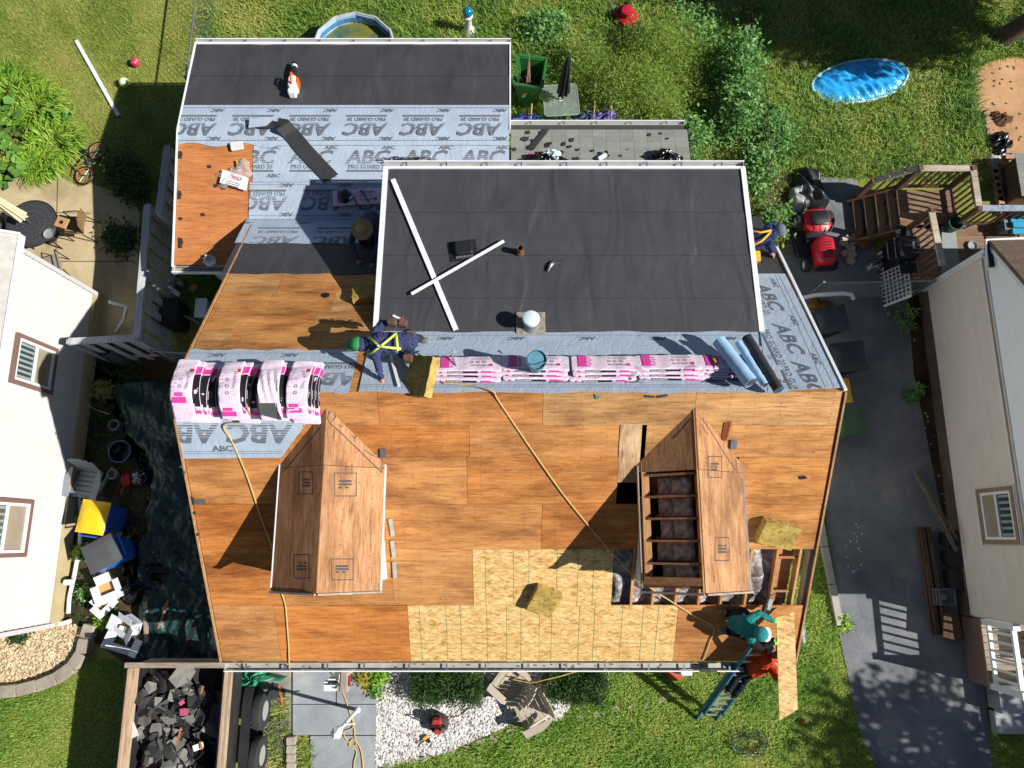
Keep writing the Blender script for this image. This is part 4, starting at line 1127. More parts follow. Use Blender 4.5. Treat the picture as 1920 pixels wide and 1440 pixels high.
# ------------------------------------------------------------------ neighbouring houses
GLASS = paint('window_glass', '#39464c', .06, .1, 3, bump=0, spec=.8)
BROWN = paint('brown_trim', '#7d6156', .5, .06, 4)
CURT = paint('curtain_cloth', '#8f9a92', .8, .15, 5, .3, 20)
def wall_window(T, X, s, y0, y1, z0, z1, trim, edge=False):
    """sliding window on a wall X=const; s = +1 faces +X"""
    w = .085
    m = MB()
    for a, b in (((y0 - w, z0 - w / 2), (y1 + w, z0 - w / 2)), ((y0 - w, z1 + w / 2), (y1 + w, z1 + w / 2))): m.bar((X + s * .05, a[0], a[1]), (X + s * .05, b[0], b[1]), .06, w)
    for y in (y0 - w / 2, y1 + w / 2): m.bar((X + s * .05, y, z0), (X + s * .05, y, z1), w, .06, (s, 0, 0))
    f = m.build('window', trim, T, world=True)
    m = MB(); t = .055
    zm = (z0 + z1) / 2
    for y in (y0 + t / 2, y1 - t / 2): m.bar((X + s * .045, y, z0), (X + s * .045, y, z1), t, .05, (s, 0, 0))
    for z in (z0 + t / 2, z1 - t / 2, zm): m.bar((X + s * .042, y0, z), (X + s * .042, y1, z), .05, t)
    m.build('sash', WHITEM, f, world=True)
    for k, (a, b) in enumerate(((z0 + t, zm - t / 2), (zm + t / 2, z1 - t))):
        m = MB(); m.box((X + s * .03, (y0 + y1) / 2, (a + b) / 2), (.008, y1 - y0 - 2 * t, b - a)); m.build('pane', GLASS if k else paint('blind_behind_glass', '#9c8f7c', .25, .08, 3, bump=0), f, world=True)
    for i in range(7):
        y = y0 + .1 + i * (y1 - y0 - .2) / 6; m = MB(); m.box((X + s * .036, y, (zm + z1) / 2), (.004, .05, z1 - zm - .1)); m.build('curtain_fold', CURT, f, world=True)
    return f
def siding(T, X, s, y0, y1, z0, z1, h, mat):
    n = int(round((z1 - z0) / h)); h = (z1 - z0) / n; me = None
    for i in range(n):
        if me is None:
            mb = MB(); mb.add([(0, y0, 0), (s * .034, y0, 0), (0, y0, h), (0, y1, 0), (s * .034, y1, 0), (0, y1, h)], [[0, 1, 2], [3, 5, 4], [1, 4, 5, 2], [0, 3, 4, 1]])
            o = mb.build('siding_board', mat, T); me = o.data
        else: o = link(bpy.data.objects.new('siding_board', me)); o.parent = T
        o.location = Vector((X, 0, z0 + i * h)) - ROOT[T]
LS = paint('cream_siding', '#c8c6c3', .5, .05, 1.5, .04, 40, dirt=.08)
FND = paint('tan_foundation', '#b3a47c', .85, .12, 3, .3, 40)
ROOFG = paint('pale_shingle_roof', '#b4aea6', .9, .15, 7, .6, 60)
ROOFB = paint('brown_shingle_roof', '#6a5a4a', .9, .25, 7, .6, 60)
NL = thing('neighbour_house', 'pale sided house with brown trimmed sliding windows beside the patio', 'house', (-12.5, 2.0, 0))
m = MB(); m.box((-12.98, 1.95, 1.6), (5.9, 7.6, 3.2)); m.build('wall', LS, NL, world=True)
m = MB(); m.box((-10.0, 1.95, .2), (.1, 7.62, .4)); m.build('foundation', FND, NL, world=True)
siding(NL, -10.03, 1, -1.85, 5.75, .42, 3.22, .2, LS)
for y_ in (5.74, -1.84): m = MB(); m.bar((-9.99, y_, .3), (-9.99, y_, 3.2), .09, .09); m.build('corner_trim', LS, NL, world=True)
wall_window(NL, -10.02, 1, 3.12, 3.98, 1.52, 2.66, BROWN); wall_window(NL, -10.02, 1, -.28, .70, 1.62, 2.9, BROWN)
m = MB()
m.slab([(-9.83, -2.0, 3.3), (-9.83, 5.9, 3.3), (-13.0, 5.9, 5.0), (-13.0, -2.0, 5.0)], (0, 0, -.1)); m.slab([(-16.2, -2.0, 3.3), (-16.2, 5.9, 3.3), (-13.0, 5.9, 5.0), (-13.0, -2.0, 5.0)], (0, 0, -.1))
m.build('roof', ROOFG, NL, world=True)
m = MB(); m.box((-9.8, 1.95, 3.26), (.05, 7.95, .14)); m.bar((-9.8, 5.92, 3.3), (-13.0, 5.92, 5.0), .04, .16); m.build('fascia', WHITEM, NL, world=True)
m = MB(); m.tube([W(205, 566, .9), W(212, 568, .9), W(238, 575, .8), W(232, 600, .35), W(218, 622, .06)], .04, 8); m.build('downspout', WHITEM, NL, True, world=True)
m = MB(); m.tube([W(165, 760, 1.9), W(185, 770, 1.85), W(205, 776, 1.9)], .01, 5); m.build('cable', BLACKP, NL, world=True)

RS = paint('tan_siding', '#dccfc4', .55, .05, 1.5, .04, 40, dirt=.08)
NR = thing('neighbour_house', 'tan sided house with a white gable along the driveway', 'house', (12.5, 2.1, 0))
m = MB(); m.box((12.98, 2.1, 1.35), (6.0, 7.5, 2.7)); m.build('wall', RS, NR, world=True)
m = MB(); m.box((9.98, 2.1, .2), (.1, 7.5, .4)); m.build('foundation', paint('brown_foundation', '#5d4d40', .9, .2, 3, .3, 30), NR, world=True)
siding(NR, 9.975, -1, -1.62, 5.82, .4, 2.4, .14, RS)
m = MB(); m.box((9.955, 2.1, 2.44), (.05, 7.5, .07)); m.build('band_trim', paint('tan_band', '#a08060', .6), NR, world=True)
m = MB(); m.box((9.945, 2.1, 2.385), (.05, 7.5, .03)); m.box((9.945, 2.1, 2.49), (.05, 7.5, .025)); m.build('band_edge', WHITEM, NR, world=True)
RWH = paint('white_gable_siding', '#f4f6f8', .5, .03, 1.5, .04, 40)
m = MB(); m.slab([(9.965, -1.7, 2.5), (9.965, 5.9, 2.5), (9.965, 5.9, 2.68), (9.965, 2.1, 5.2), (9.965, -1.7, 2.68)], (.05, 0, 0)); m.build('gable', RWH, NR, world=True)
for i in range(18):
    z = 2.52 + i * .15; hy = min(3.78, (5.2 - z - .08) / .66)
    m = MB(); m.add([(9.965, 2.1 - hy, z), (9.945, 2.1 - hy, z), (9.965, 2.1 - hy, z + .15), (9.965, 2.1 + hy, z), (9.945, 2.1 + hy, z), (9.965, 2.1 + hy, z + .15)], [[1, 4, 5, 2], [0, 3, 4, 1], [0, 1, 2], [3, 5, 4]]); m.build('siding_board', RWH, NR, world=True)
m = MB()
for s in (-1, 1): m.slab([(9.9, 2.1, 5.36), (16.2, 2.1, 5.36), (16.2, 2.1 + s * 4.05, 2.69), (9.9, 2.1 + s * 4.05, 2.69)], (0, 0, -.1))
m.build('roof', ROOFB, NR, world=True)
m = MB()
for s in (-1, 1): m.bar((9.93, 2.1, 5.22), (9.93, 2.1 + s * 4.0, 2.58), .04, .1)
m.build('rake_trim', WHITEM, NR, world=True)
wall_window(NR, 9.965, -1, -.02, .94, 1.32, 2.25, paint('tan_window_trim', '#97765a', .55))
for z_ in (1.2, 2.37): m = MB(); m.bar((9.9, -.14, z_), (9.9, 1.06, z_), .03, .02); m.build('window_edge', WHITEM, NR, world=True)
m = MB(); m.tube([(9.9, 5.9, 2.6), (9.87, 5.88, 2.3), (9.85, 5.86, .25), (9.55, 5.8, .1)], .05, 6); m.build('downspout', WHITEM, NR, True, world=True)
m = MB(); m.box((9.93, 5.84, 1.4), (.1, .1, 2.2)); m.build('corner_trim', WHITEM, NR, world=True)
m = MB(); m.slab([W(1848, 452, 2.72), W(2000, 445, 2.72), W(2000, 500, 2.72), W(1853, 500, 2.72)], (0, 0, -.05)); m.build('rear_canopy', paint('navy_canvas', '#20242e', .7, .15, 4, .3, 12), NR, world=True)
m = MB(); m.tube([W(1852, 505, 2.74), W(1848, 450, 2.74), W(2000, 443, 2.74)], .03, 6); m.build('canopy_edge', WHITEM, NR, world=True)
# porch in front of the tan house
PT = thing('porch', 'small porch with white railing at the corner of the tan house', 'porch', (10.8, -2.6, 0))
m = MB(); m.box((11.2, -2.35, .35), (2.5, 1.35, .7)); m.build('porch_base', BROWN, PT, world=True)
for i in range(9):
    m = MB(); m.box((11.2, -1.77 - i * .147, .72), (2.55, .138, .04)); m.build('floor_board', GREYW, PT, world=True)
m = MB(); m.bar((10.0, -1.7, 1.62), (10.0, -3.0, 1.62), .09, .06); m.build('top_rail', WHITEM, PT, world=True)
m = MB(); m.bar((10.0, -1.7, .86), (10.0, -3.0, .86), .07, .06); m.build('bottom_rail', WHITEM, PT, world=True)
m = MB(); m.bar((10.0, -3.0, 1.62), (12.2, -3.0, 1.62), .09, .06); m.build('top_rail', WHITEM, PT, world=True)
m = MB(); m.bar((10.0, -3.0, .86), (12.2, -3.0, .86), .07, .06); m.build('bottom_rail', WHITEM, PT, world=True)
for y in (-1.72, -3.0):
    m = MB(); m.box((10.0, y, 1.2), (.11, .11, .98)); m.box((10.0, y, 1.71), (.14, .14, .04)); m.build('newel_post', WHITEM, PT, world=True)
for i in range(6):
    m = MB(); m.box((10.0, -1.9 - i * .185, 1.24), (.045, .045, .72)); m.build('baluster', WHITEM, PT, world=True)
for i in range(9):
    m = MB(); m.box((10.25 + i * .2, -3.0, 1.24), (.045, .045, .72)); m.build('baluster', WHITEM, PT, world=True)
m = MB(); m.box((10.9, -3.35, .22), (1.2, .5, .44)); m.box((10.9, -3.8, .1), (1.2, .5, .2)); m.build('step', CONC, PT, world=True)
T = thing('porch_chair', 'grey framed sling chair on the porch behind the railing', 'chair', (11.0, -2.3, .74))
m = MB(); m.box((0, 0, .42), (.5, .5, .02)); m.build('seat', CURT, T)
m = MB(); m.box((.25, 0, .75), (.02, .5, .6), eul((0, .2, 0))); m.build('backrest', CURT, T)
for s in (-1, 1):
    m = MB(); m.tube([(-.25, s * .27, 0), (-.25, s * .27, .6), (.25, s * .27, .62), (.3, s * .27, 0)], .014, 6); m.build('frame', BLACKP, T)

# ------------------------------------------------------------------ wooden deck with stair behind the tan house
DK = thing('wooden_deck', 'weathered brown wooden deck with stair and railings', 'deck', (10.2, 7.0, 0))
DW = wood('deck_wood', '#5d4534', '#8a6f58', '#a68d74', 'x', 1, .85, False, .15, .5)
DWY = wood('deck_wood_long', '#5d4534', '#8a6f58', '#a68d74', 'y', 1, .85, False, .15, .5)
RAILW = wood('railing_wood', '#4a3428', '#6d5140', '#84695a', 'x', 1, .85, False, .1, .4)
CAPW = wood('railing_cap', '#8a7c6c', '#b3a694', '#cdc3b2', 'x', 1, .85, False, .08, .4)
zd = .8
for i in range(7):
    m = MB(); m.box((9.9, 7.28 + i * .143, zd - .02), (1.3, .134, .035)); m.build('deck_board', DW, DK, world=True)
for i in range(10):
    m = MB(); m.box((11.4, 5.95 + i * .143, zd - .02), (4.0, .134, .035)); m.build('deck_board', DW, DK, world=True)
for c_, d_ in (((9.9, 8.2, .55), (1.3, .05, .25)), ((9.42, 6.5, .6), (.05, 1.4, .25)), ((10.5, 7.6, .6), (.05, 1.1, .25))): m = MB(); m.box(c_, d_); m.build('skirt_board', RAILW, DK, world=True)
for i in range(4):
    m = MB(); m.box((8.58 + i * .2, 7.7, .16 + i * .16), (.19, 1.06, .045)); m.build('tread', DWY, DK, world=True)
    m = MB(); m.box((8.67 + i * .2, 7.7, .08 + i * .16), (.02, 1.04, .13)); m.build('riser', RAILW, DK, world=True)
for y in (7.16, 8.24):
    m = MB(); m.bar((8.4, y, .1), (9.25, y, .78), .04, .24); m.build('stringer', RAILW, DK, world=True)
def railing(p, q, z0, z1, n, cap=CAPW):
    p, q = Vector(p), Vector(q); d = q - p
    m = MB(); m.bar((p.x, p.y, z1 + (p.z)), (q.x, q.y, z1 + q.z), .14, .04); m.build('cap_rail', cap, DK, world=True)
    for zz in (z1 - .06, z0 + .12): m = MB(); m.bar((p.x, p.y, zz + p.z), (q.x, q.y, zz + q.z), .04, .09); m.build('rail', RAILW, DK, world=True)
    for i in range(n):
        c = p + d * ((i + .5) / n); m = MB(); m.box((c.x, c.y, (z0 + z1) / 2 + c.z), (.038, .038, z1 - z0 - .12)); m.build('baluster', RAILW, DK, world=True)
railing((9.3, 8.24, 0), (10.5, 8.24, 0), zd, 1.75, 8); railing((10.5, 8.24, 0), (10.5, 7.25, 0), zd, 1.75, 7)
railing((9.42, 7.2, 0), (9.5, 5.9, 0), zd, 1.75, 9); railing((10.5, 7.28, 0), (13.2, 7.28, 0), zd, 1.7, 16, paint('peeling_blue_cap', '#8795a0', .7, .35, 9, .3, 30))
railing((8.55, 8.27, -.65), (9.3, 8.27, 0), zd, 1.75, 4)
for (x, y, z) in ((9.3, 8.24, 1.8), (10.5, 8.24, 1.8), (10.5, 7.25, 1.8), (9.42, 7.2, 1.8), (8.55, 8.27, 1.15)):
    m = MB(); m.box((x, y, z / 2), (.1, .1, z)); m.build('post', RAILW, DK, world=True)
for (x, y) in ((8.9, 8.3), (9.12, 8.3)):
    m = MB(); m.box((x, y, 1.35 + (x - 8.9)), (.2, .14, .03)); m.build('stair_cap', CAPW, DK, world=True)
T = thing('lattice_panel', 'white lattice panel leaning against the deck', 'lattice', (9.25, 6.2, 0))
m = MB()
for i in range(14):
    a = i / 13
    m.bar((9.05 + .25 * 0, 5.55 + 1.3 * a, .02), (9.3, 5.55 + 1.3 * a, .78), .012, .035, (1, 0, 0)); 
for i in range(8):
    a = i / 7; m.bar((9.05 + .25 * a, 5.55, .02 + .76 * a), (9.05 + .25 * a, 6.85, .02 + .76 * a), .03, .012)
m.build('slat_grid', WHITEM, T, world=True)['kind'] = 'stuff'
m = MB(); m.bar((9.05, 5.52, .02), (9.3, 5.52, .8), .04, .03); m.bar((9.05, 6.88, .02), (9.3, 6.88, .8), .04, .03); m.build('frame', WHITEM, T, world=True)
# things on the deck
m = MB(); m.slab([W(1765, 425, .82), W(1790, 425, .82), W(1800, 510, .82), W(1765, 520, .82)], (0, 0, .02)); one('door_mat', paint('pale_mat', '#8f9690', .9, .1, 8), m, 'pale grey mat lying on the deck behind the railing', 'mat')
m = MB(); m.lathe([(.13, 0), (.17, .28), (.18, .3), (.15, .3), (.12, .05)], 16, TR(W(1779, 428, .82))); one('flower_pot', paint('green_pot', '#1d4a40', .5), m, 'dark green round pot standing on the deck', 'pot', smooth=True)
T = thing('teal_lounger', 'teal folded sling lounge chair at the back of the deck', 'lounger', W(1905, 430, .8))
for i in range(5):
    m = MB(); m.box((0, .35 - i * .14, .35 + .05 * (i % 2)), (.75, .135, .05), None, .02); m.build('cushion_roll', paint('teal_cushion', '#1793b4', .7, .12, 6, .3, 20), T)
m = MB(); m.tube([(-.4, -.4, 0), (-.4, -.35, .3), (-.4, .45, .35), (-.4, .5, 0)], .02, 6); m.tube([(.4, -.4, 0), (.4, -.35, .3), (.4, .45, .35), (.4, .5, 0)], .02, 6); m.build('frame', BLACKP, T)
for (px, py, c, lab) in ((1880, 425, '#5c6670', 'grey plastic storage box on the deck'),):
    T = thing('storage_box', lab, 'box', W(px, py, .8)); m = MB(); m.box((0, 0, .15), (.36, .42, .3), None, .02); m.build('body', paint('grey_box', c, .5), T); m = MB(); m.box((0, 0, .32), (.4, .46, .03), None, .01); m.build('lid', paint('grey_box_lid', '#6d7882', .5), T)
m = MB(); m.tube([W(1815, 428, .86), W(1868, 404, .9)], .015, 6); one('broom_handle', STEEL, m, 'pale metal pole lying across the shaded deck', 'pole')
m = MB(); m.lathe([(.1, 0), (.12, .05), (.11, .05), (.09, .01)], 14, TR(W(1822, 462, .81))); one('pet_bowl', paint('pale_bowl', '#9aa0a0', .4), m, 'round pale bowl on the deck floor', 'bowl', smooth=True)
# ------------------------------------------------------------------ fences
FW = wood('painted_fence', '#8d9298', '#b4b9be', '#cdd0d2', 'y', 1, .7, False, .05, .35)
def board_fence(label, p, q, h, n, loc=None):
    p, q = Vector(p), Vector(q); T = thing('board_fence', label, 'fence', (p + q) / 2, group='grey painted fences at the side yard'); d = (q - p); u = d.normalized()
    m = MB(); m.bar(p + Vector((0, 0, h)), q + Vector((0, 0, h)), .15, .04); m.build('cap_rail', FW, T, world=True)
    for z in (.25, h - .15):
        m = MB(); m.bar(p + Vector((0, 0, z)), q + Vector((0, 0, z)), .04, .09); m.build('rail', FW, T, world=True)
    for i in range(n):
        c = p + d * ((i + .5) / n); s = u.cross(Vector((0, 0, 1))) * (.035 if i % 2 else -.035)
        m = MB(); m.bar(c + s + Vector((0, 0, .05)), c + s + Vector((0, 0, h - .03)), .016, d.length / n * .82, u); m.build('picket', FW, T, world=True)
    for c in (p, q):
        m = MB(); m.box((c.x, c.y, h / 2), (.1, .1, h)); m.build('post', FW, T, world=True)
board_fence('grey painted board fence beside the bare orange plywood roof', (-8.23, 7.35, 0), (-8.12, 4.3, 0), 1.7, 16)
board_fence('short grey board fence behind the bare orange plywood roof', (-7.88, 8.75, 0), (-7.9, 7.12, 0), 1.8, 9)
board_fence('grey board fence closing the gap to the pale house', (-9.6, 4.17, 0), (-8.15, 4.25, 0), 1.68, 8)
def chainlink(label, p, q, h, step=.16, post=2.4, mesh=True):
    p, q = Vector(p), Vector(q); T = thing('chain_link_fence', label, 'fence', (p + q) / 2); d = q - p; L = d.length; u = d.normalized()
    m = MB(); m.tube([p + Vector((0, 0, h)), q + Vector((0, 0, h))], .022, 6); m.build('top_rail', STEEL, T, world=True)
    n = max(1, int(L / post))
    for i in range(n + 1):
        c = p + d * (i / n); m = MB(); m.tube([c, c + Vector((0, 0, h + .05))], .03, 8); m.build('post', STEEL, T, world=True)
    if mesh:
        m = MB(); k = 0.0
        while k < L + h:
            for s in (0, 1):
                a0, a1 = max(k - h, 0), min(k, L)
                if a1 > a0:
                    z0, z1 = (k - a0, k - a1) if s == 0 else (h - (k - a0), h - (k - a1))
                    m.bar(p + u * a0 + Vector((0, 0, z0)), p + u * a1 + Vector((0, 0, z1)), .005, .005)
            k += step
        m.build('wire_mesh', STEEL, T, world=True)['kind'] = 'stuff'
    return T
f0 = W(397, 85); chainlink('galvanised chain link fence between the lawn and the back yard', (f0.x, 11.0, 0), (f0.x + .1, 18.0, 0), 1.15)
chainlink('low chain link gate in the shade beside the stripped roof', (-8.05, 4.1, 0), (-5.6, 3.9, 0), 1.2, .12)
a = W(1500, 560); chainlink('open chain link gate across the driveway', (a.x + .1, a.y, 0), (9.7, a.y + .05, 0), 1.1, .14)
T = thing('wire_fence', 'rusty wire fence running along the overgrown yard edge', 'fence', W(1420, 250))
pp = [W(1385, 40), W(1402, 190), W(1425, 330), W(1440, 440)]
for i, c in enumerate(pp):
    m = MB(); m.tube([c, c + Vector((0, 0, 1.0))], .018, 6); m.build('post', paint('rusty_iron', '#6a4a38', .8, .3, 12), T, world=True)
for z in (.35, .65, .95):
    m = MB(); m.tube([c + Vector((0, 0, z)) for c in pp], .007, 5); m.build('wire', paint('rusty_iron', '#6a4a38'), T, world=True)
# concrete curb between verge and driveway, stone edgings
T = thing('concrete_curb', 'pale concrete curb sections between lawn and driveway', 'curb', W(1555, 1060))
cp = [W(1531, 962), W(1542, 1025), W(1556, 1095), W(1571, 1172)]
for i in range(3):
    m = MB(); m.bar(cp[i] + (cp[i + 1] - cp[i]) * .01 + Vector((0, 0, .07)), cp[i + 1] - (cp[i + 1] - cp[i]) * .01 + Vector((0, 0, .07)), .15, .14); m.build('curb_stone', conc_mat('curb_concrete', '#8f8c82', '#aaa698', '#c0bbaa') if i == 0 else bpy.data.materials['curb_concrete'], T, world=True)
BLK = conc_mat('block_stone', '#857b6c', '#a2988a', '#bdb4a4')
T = thing('block_edging', 'curved edging of tan retaining blocks around the gravel bed', 'garden edging', W(100, 1270))
bp = [W(-70, 1302, .1), W(0, 1297, .1), W(35, 1293, .1), W(72, 1285, .1), W(108, 1271, .1), W(138, 1250, .1), W(156, 1224, .1), W(163, 1196, .1), W(172, 1170, .1)]
seg = []
for i in range(len(bp) - 1):
    n = 2 if i == 0 else 1
    for k in range(n): seg.append((bp[i] + (bp[i + 1] - bp[i]) * (k / n), bp[i] + (bp[i + 1] - bp[i]) * ((k + 1) / n)))
for a, b in seg:
    c = (a + b) / 2; d = b - a
    m = MB(); m.box((0, 0, 0), (d.length * .97, .26, .22), None, .02); o = m.build('block', BLK, T); o.location = c - ROOT[T]; o.rotation_euler = (random.uniform(-.06, .06), random.uniform(-.04, .04), math.atan2(d.y, d.x) + random.uniform(-.05, .05))
T = thing('stone_edging', 'short row of tan edging stones along the front walk', 'garden edging', W(550, 1410))
for y in (1386, 1402, 1418, 1434, 1452):
    m = MB(); m.box((0, 0, .08), (.2, .17, .16), None, .02); o = m.build('stone', BLK, T); o.location = W(549, y) - ROOT[T]; o.rotation_euler = (0, 0, random.uniform(-.1, .1))
T = thing('brick_edging', 'row of flat stones half sunk between gravel and front lawn', 'garden edging', W(900, 1392))
for i, (x, y) in enumerate(((728, 1436), (752, 1428), (776, 1424), (800, 1420), (826, 1414), (850, 1406), (876, 1398), (900, 1390), (928, 1382), (960, 1368), (1090, 1342), (1125, 1336), (1150, 1330), (1180, 1324), (1210, 1318), (1240, 1312))):
    m = MB(); m.box((0, 0, -.01), (random.uniform(.16, .3), random.uniform(.08, .13), .08), None, .02); o = m.build('stone', BLK, T); o.location = W(x + random.uniform(-5, 5), y + random.uniform(-3, 3)) - ROOT[T]; o.rotation_euler = (random.uniform(-.1, .1), random.uniform(-.1, .1), .25 + random.uniform(-.35, .35))
T = thing('timber_edging', 'reddish brick and stone edging beside the dirt patch', 'garden edging', W(1858, 350))
for i in range(7):
    m = MB(); m.box((0, 0, .06), (.16, .3, .12), None, .015); o = m.build('brick', paint('pale_brick', '#b08a70', .9, .2, 9, .4, 40), T); o.location = W(1860 + i * 2.5, 318 + i * 13) - ROOT[T]; o.rotation_euler = (0, 0, -.1 + random.uniform(-.1, .1))
T = thing('low_shed', 'low shed roof with grey shingles at the end of the dirt patch', 'shed', W(1915, 350))
m = MB(); m.box((0, 0, .3), (.9, 1.0, .6)); m.build('wall', RAILW, T)
for i in range(7):
    for k in range(3):
        m = MB(); m.box((-.35 + k * .35, -.5 + i * .165, .63 + .004 * (i % 2)), (.34, .16, .012), None); m.build('shingle', SHG, T)
# ------------------------------------------------------------------ shingle bundles
def wrap_mat(name, hexc):
    t = NT(name); v = t.co('Object', (1, 1, 1)); c = srgb(hexc)
    col = t.ramp(t.noise(v, 5, 4), [(.3, mul(c, .92)), (.7, mul(c, 1.05))])
    n = t.math('ABSOLUTE', t.math('SUBTRACT', t.noise(t.co('Object', (.5, 1.6, 1)), 9, 3, .5, 1.8), .5))
    t.bump(n, .7, .03)
    return t.out(col, .35, 0, .5)
WRAP = wrap_mat('pale_pink_wrapper', '#e4cede')
MAG = paint('magenta_print', '#d8429a', .45, .06, bump=0)
BLKP = paint('black_print', '#1f1d1f', .5, .1, bump=0)
GRYP = paint('grey_print', '#8f8390', .6, .1, bump=0)
REDP = paint('red_print', '#c8324a', .5, .1, bump=0)
SHK = paint('dark_shingle_granule', '#4c4e4c', .95, .2, 60, .7, 260)
EX, EYv, EZv = Vector((1, 0, 0)), Vector((0, 1, 0)), Vector((0, 0, 1))
def bundle_obj(T, top, flipx=False):
    """one bundle about its centre: 0.98 x 0.34 x 0.075, long axis x; front = -y side"""
    L, Wd, H = 1.06, .335, .072
    m = MB()
    def fn(u, v):                                   # rounded, slightly slumped wrapper as a swept section
        s = u * 2 - 1; a = v * 2 * math.pi
        cx, cy = math.cos(a), math.sin(a)
        px = math.copysign(abs(cx) ** .28, cx) * Wd / 2; pz = math.copysign(abs(cy) ** .35, cy) * H / 2
        e = 1 - .12 * max(0, (abs(s) - .93) / .07)
        return Vector((s * L / 2, px * e + .004 * math.sin(s * 17 + a * 3), pz * e + .004 * math.sin(s * 11 + a)))
    m.grid(fn, 28, 20)
    w = m.build('wrapper', WRAP, T, 'all')
    P = {k: Print() for k in ('m', 'b', 'g', 'r')}; sg = -1 if flipx else 1
    if top:
        z = Vector((0, 0, H / 2 + .006)); o = lambda x, y: Vector((x * sg, y, 0)) + z
        P['m'].rect(o(-.36, .02), EX, EYv, -.065, -.13, .065, .13)
        for i in range(5): P['m'].rect(o(-.26 + .02 * (i % 2), .09 - i * .045), EX, EYv, -.03, -.012, .03, .012)
        for i in range(3):
            c = o(.06 + i * .1, .02); P['g'].mb.lathe([(.022, 0), (.03, 0)], 10, TR(c), cap=False); P['g'].rect(c, EX, EYv, -.008, -.008, .008, .008)
        P['g'].word(o(.2, -.06), EX, EYv, 'DURATION', .036, math.pi, False, 0, 1.25, .02)
        P['r'].rect(o(.36, -.055), EX, EYv, -.028, -.028, .028, .028)
        for i in range(4): P['g'].rect(o(.2, .11 - i * .012), EX, EYv, -.15, -.003, .15, .003)
    f = Vector((0, -Wd / 2 - .007, 0)); q = lambda x, z: Vector((x * sg, 0, z)) + f
    P['b'].rect(q(-.08 + random.uniform(-.04, .04), 0), EX, EZv, -.24, -.022, .24, .022)
    P['m'].rect(q(.27 + random.uniform(-.02, .02), .004), EX, EZv, -.07, -.02, .07, .02); P['m'].rect(q(.4, -.01), EX, EZv, -.03, -.012, .03, .012)
    wp = Print(); wp.word(q(-.2, 0) + Vector((0, -.002, 0)), EX, EZv, 'DURATION', .028, math.pi, False, 0, 1.2, .02)
    P['r'].rect(q(-.42, 0), EX, EZv, -.015, -.018, .015, .018)
    for k, mt in (('m', MAG), ('b', BLKP), ('g', GRYP), ('r', REDP)): P[k].mb.f and tag(P[k].mb.build('wrapper_print', mt, w), kind='stuff')
    wp.mb.build('wrapper_print', paint('white_print', '#e8e6e8', .5, .03, bump=0), w)
lay = {2: 'topmost', 1: 'middle', 0: 'lowest'}
where = ['beside the foam wedge', 'under the teal bucket', 'just right of the bucket stack'.replace('right of', 'past'), 'with the red capped bottle', 'with the yellow knife']
proto_t = proto_l = None
for i, (xc, yc) in enumerate(((880, 680), (1004, 679), (1133, 679), (1258, 677), (1372, 676))):
    top = BACK.at(xc, yc, .262)
    for k in range(3):
        T = thing('shingle_bundle', 'pink wrapped shingle bundle, %s in the ridge stack %s' % (lay[k], where[i]), 'shingle bundle', group='pink shingle bundles on the ridge')
        n = BACK.n(); c = top - n * (.075 * (2 - k) + .037) + BACK.up() * (-.03 * (2 - k) + random.uniform(-.012, .012)) + EX * random.uniform(-.03, .03)
        T.matrix_basis = BACK.frame(c) @ Matrix.Rotation(random.uniform(-.03, .03), 4, 'Z')
        src = proto_t if k == 2 else proto_l
        if src is None:
            bundle_obj(T, k == 2)
            if k == 2: proto_t = T
            else: proto_l = T
        else:
            for ch in src.children: clone(ch, parent=T)
# one bundle in the shed's shade with tools on it
T = thing('shingle_bundle', 'pink wrapped shingle bundle in the shade under scattered tools', 'shingle bundle', group='pink shingle bundles on the ridge')
T.matrix_basis = ADF.frame(ADF.at(672, 370, .08)) @ Matrix.Rotation(.05, 4, 'Z')
for ch in proto_t.children: clone(ch, parent=T)
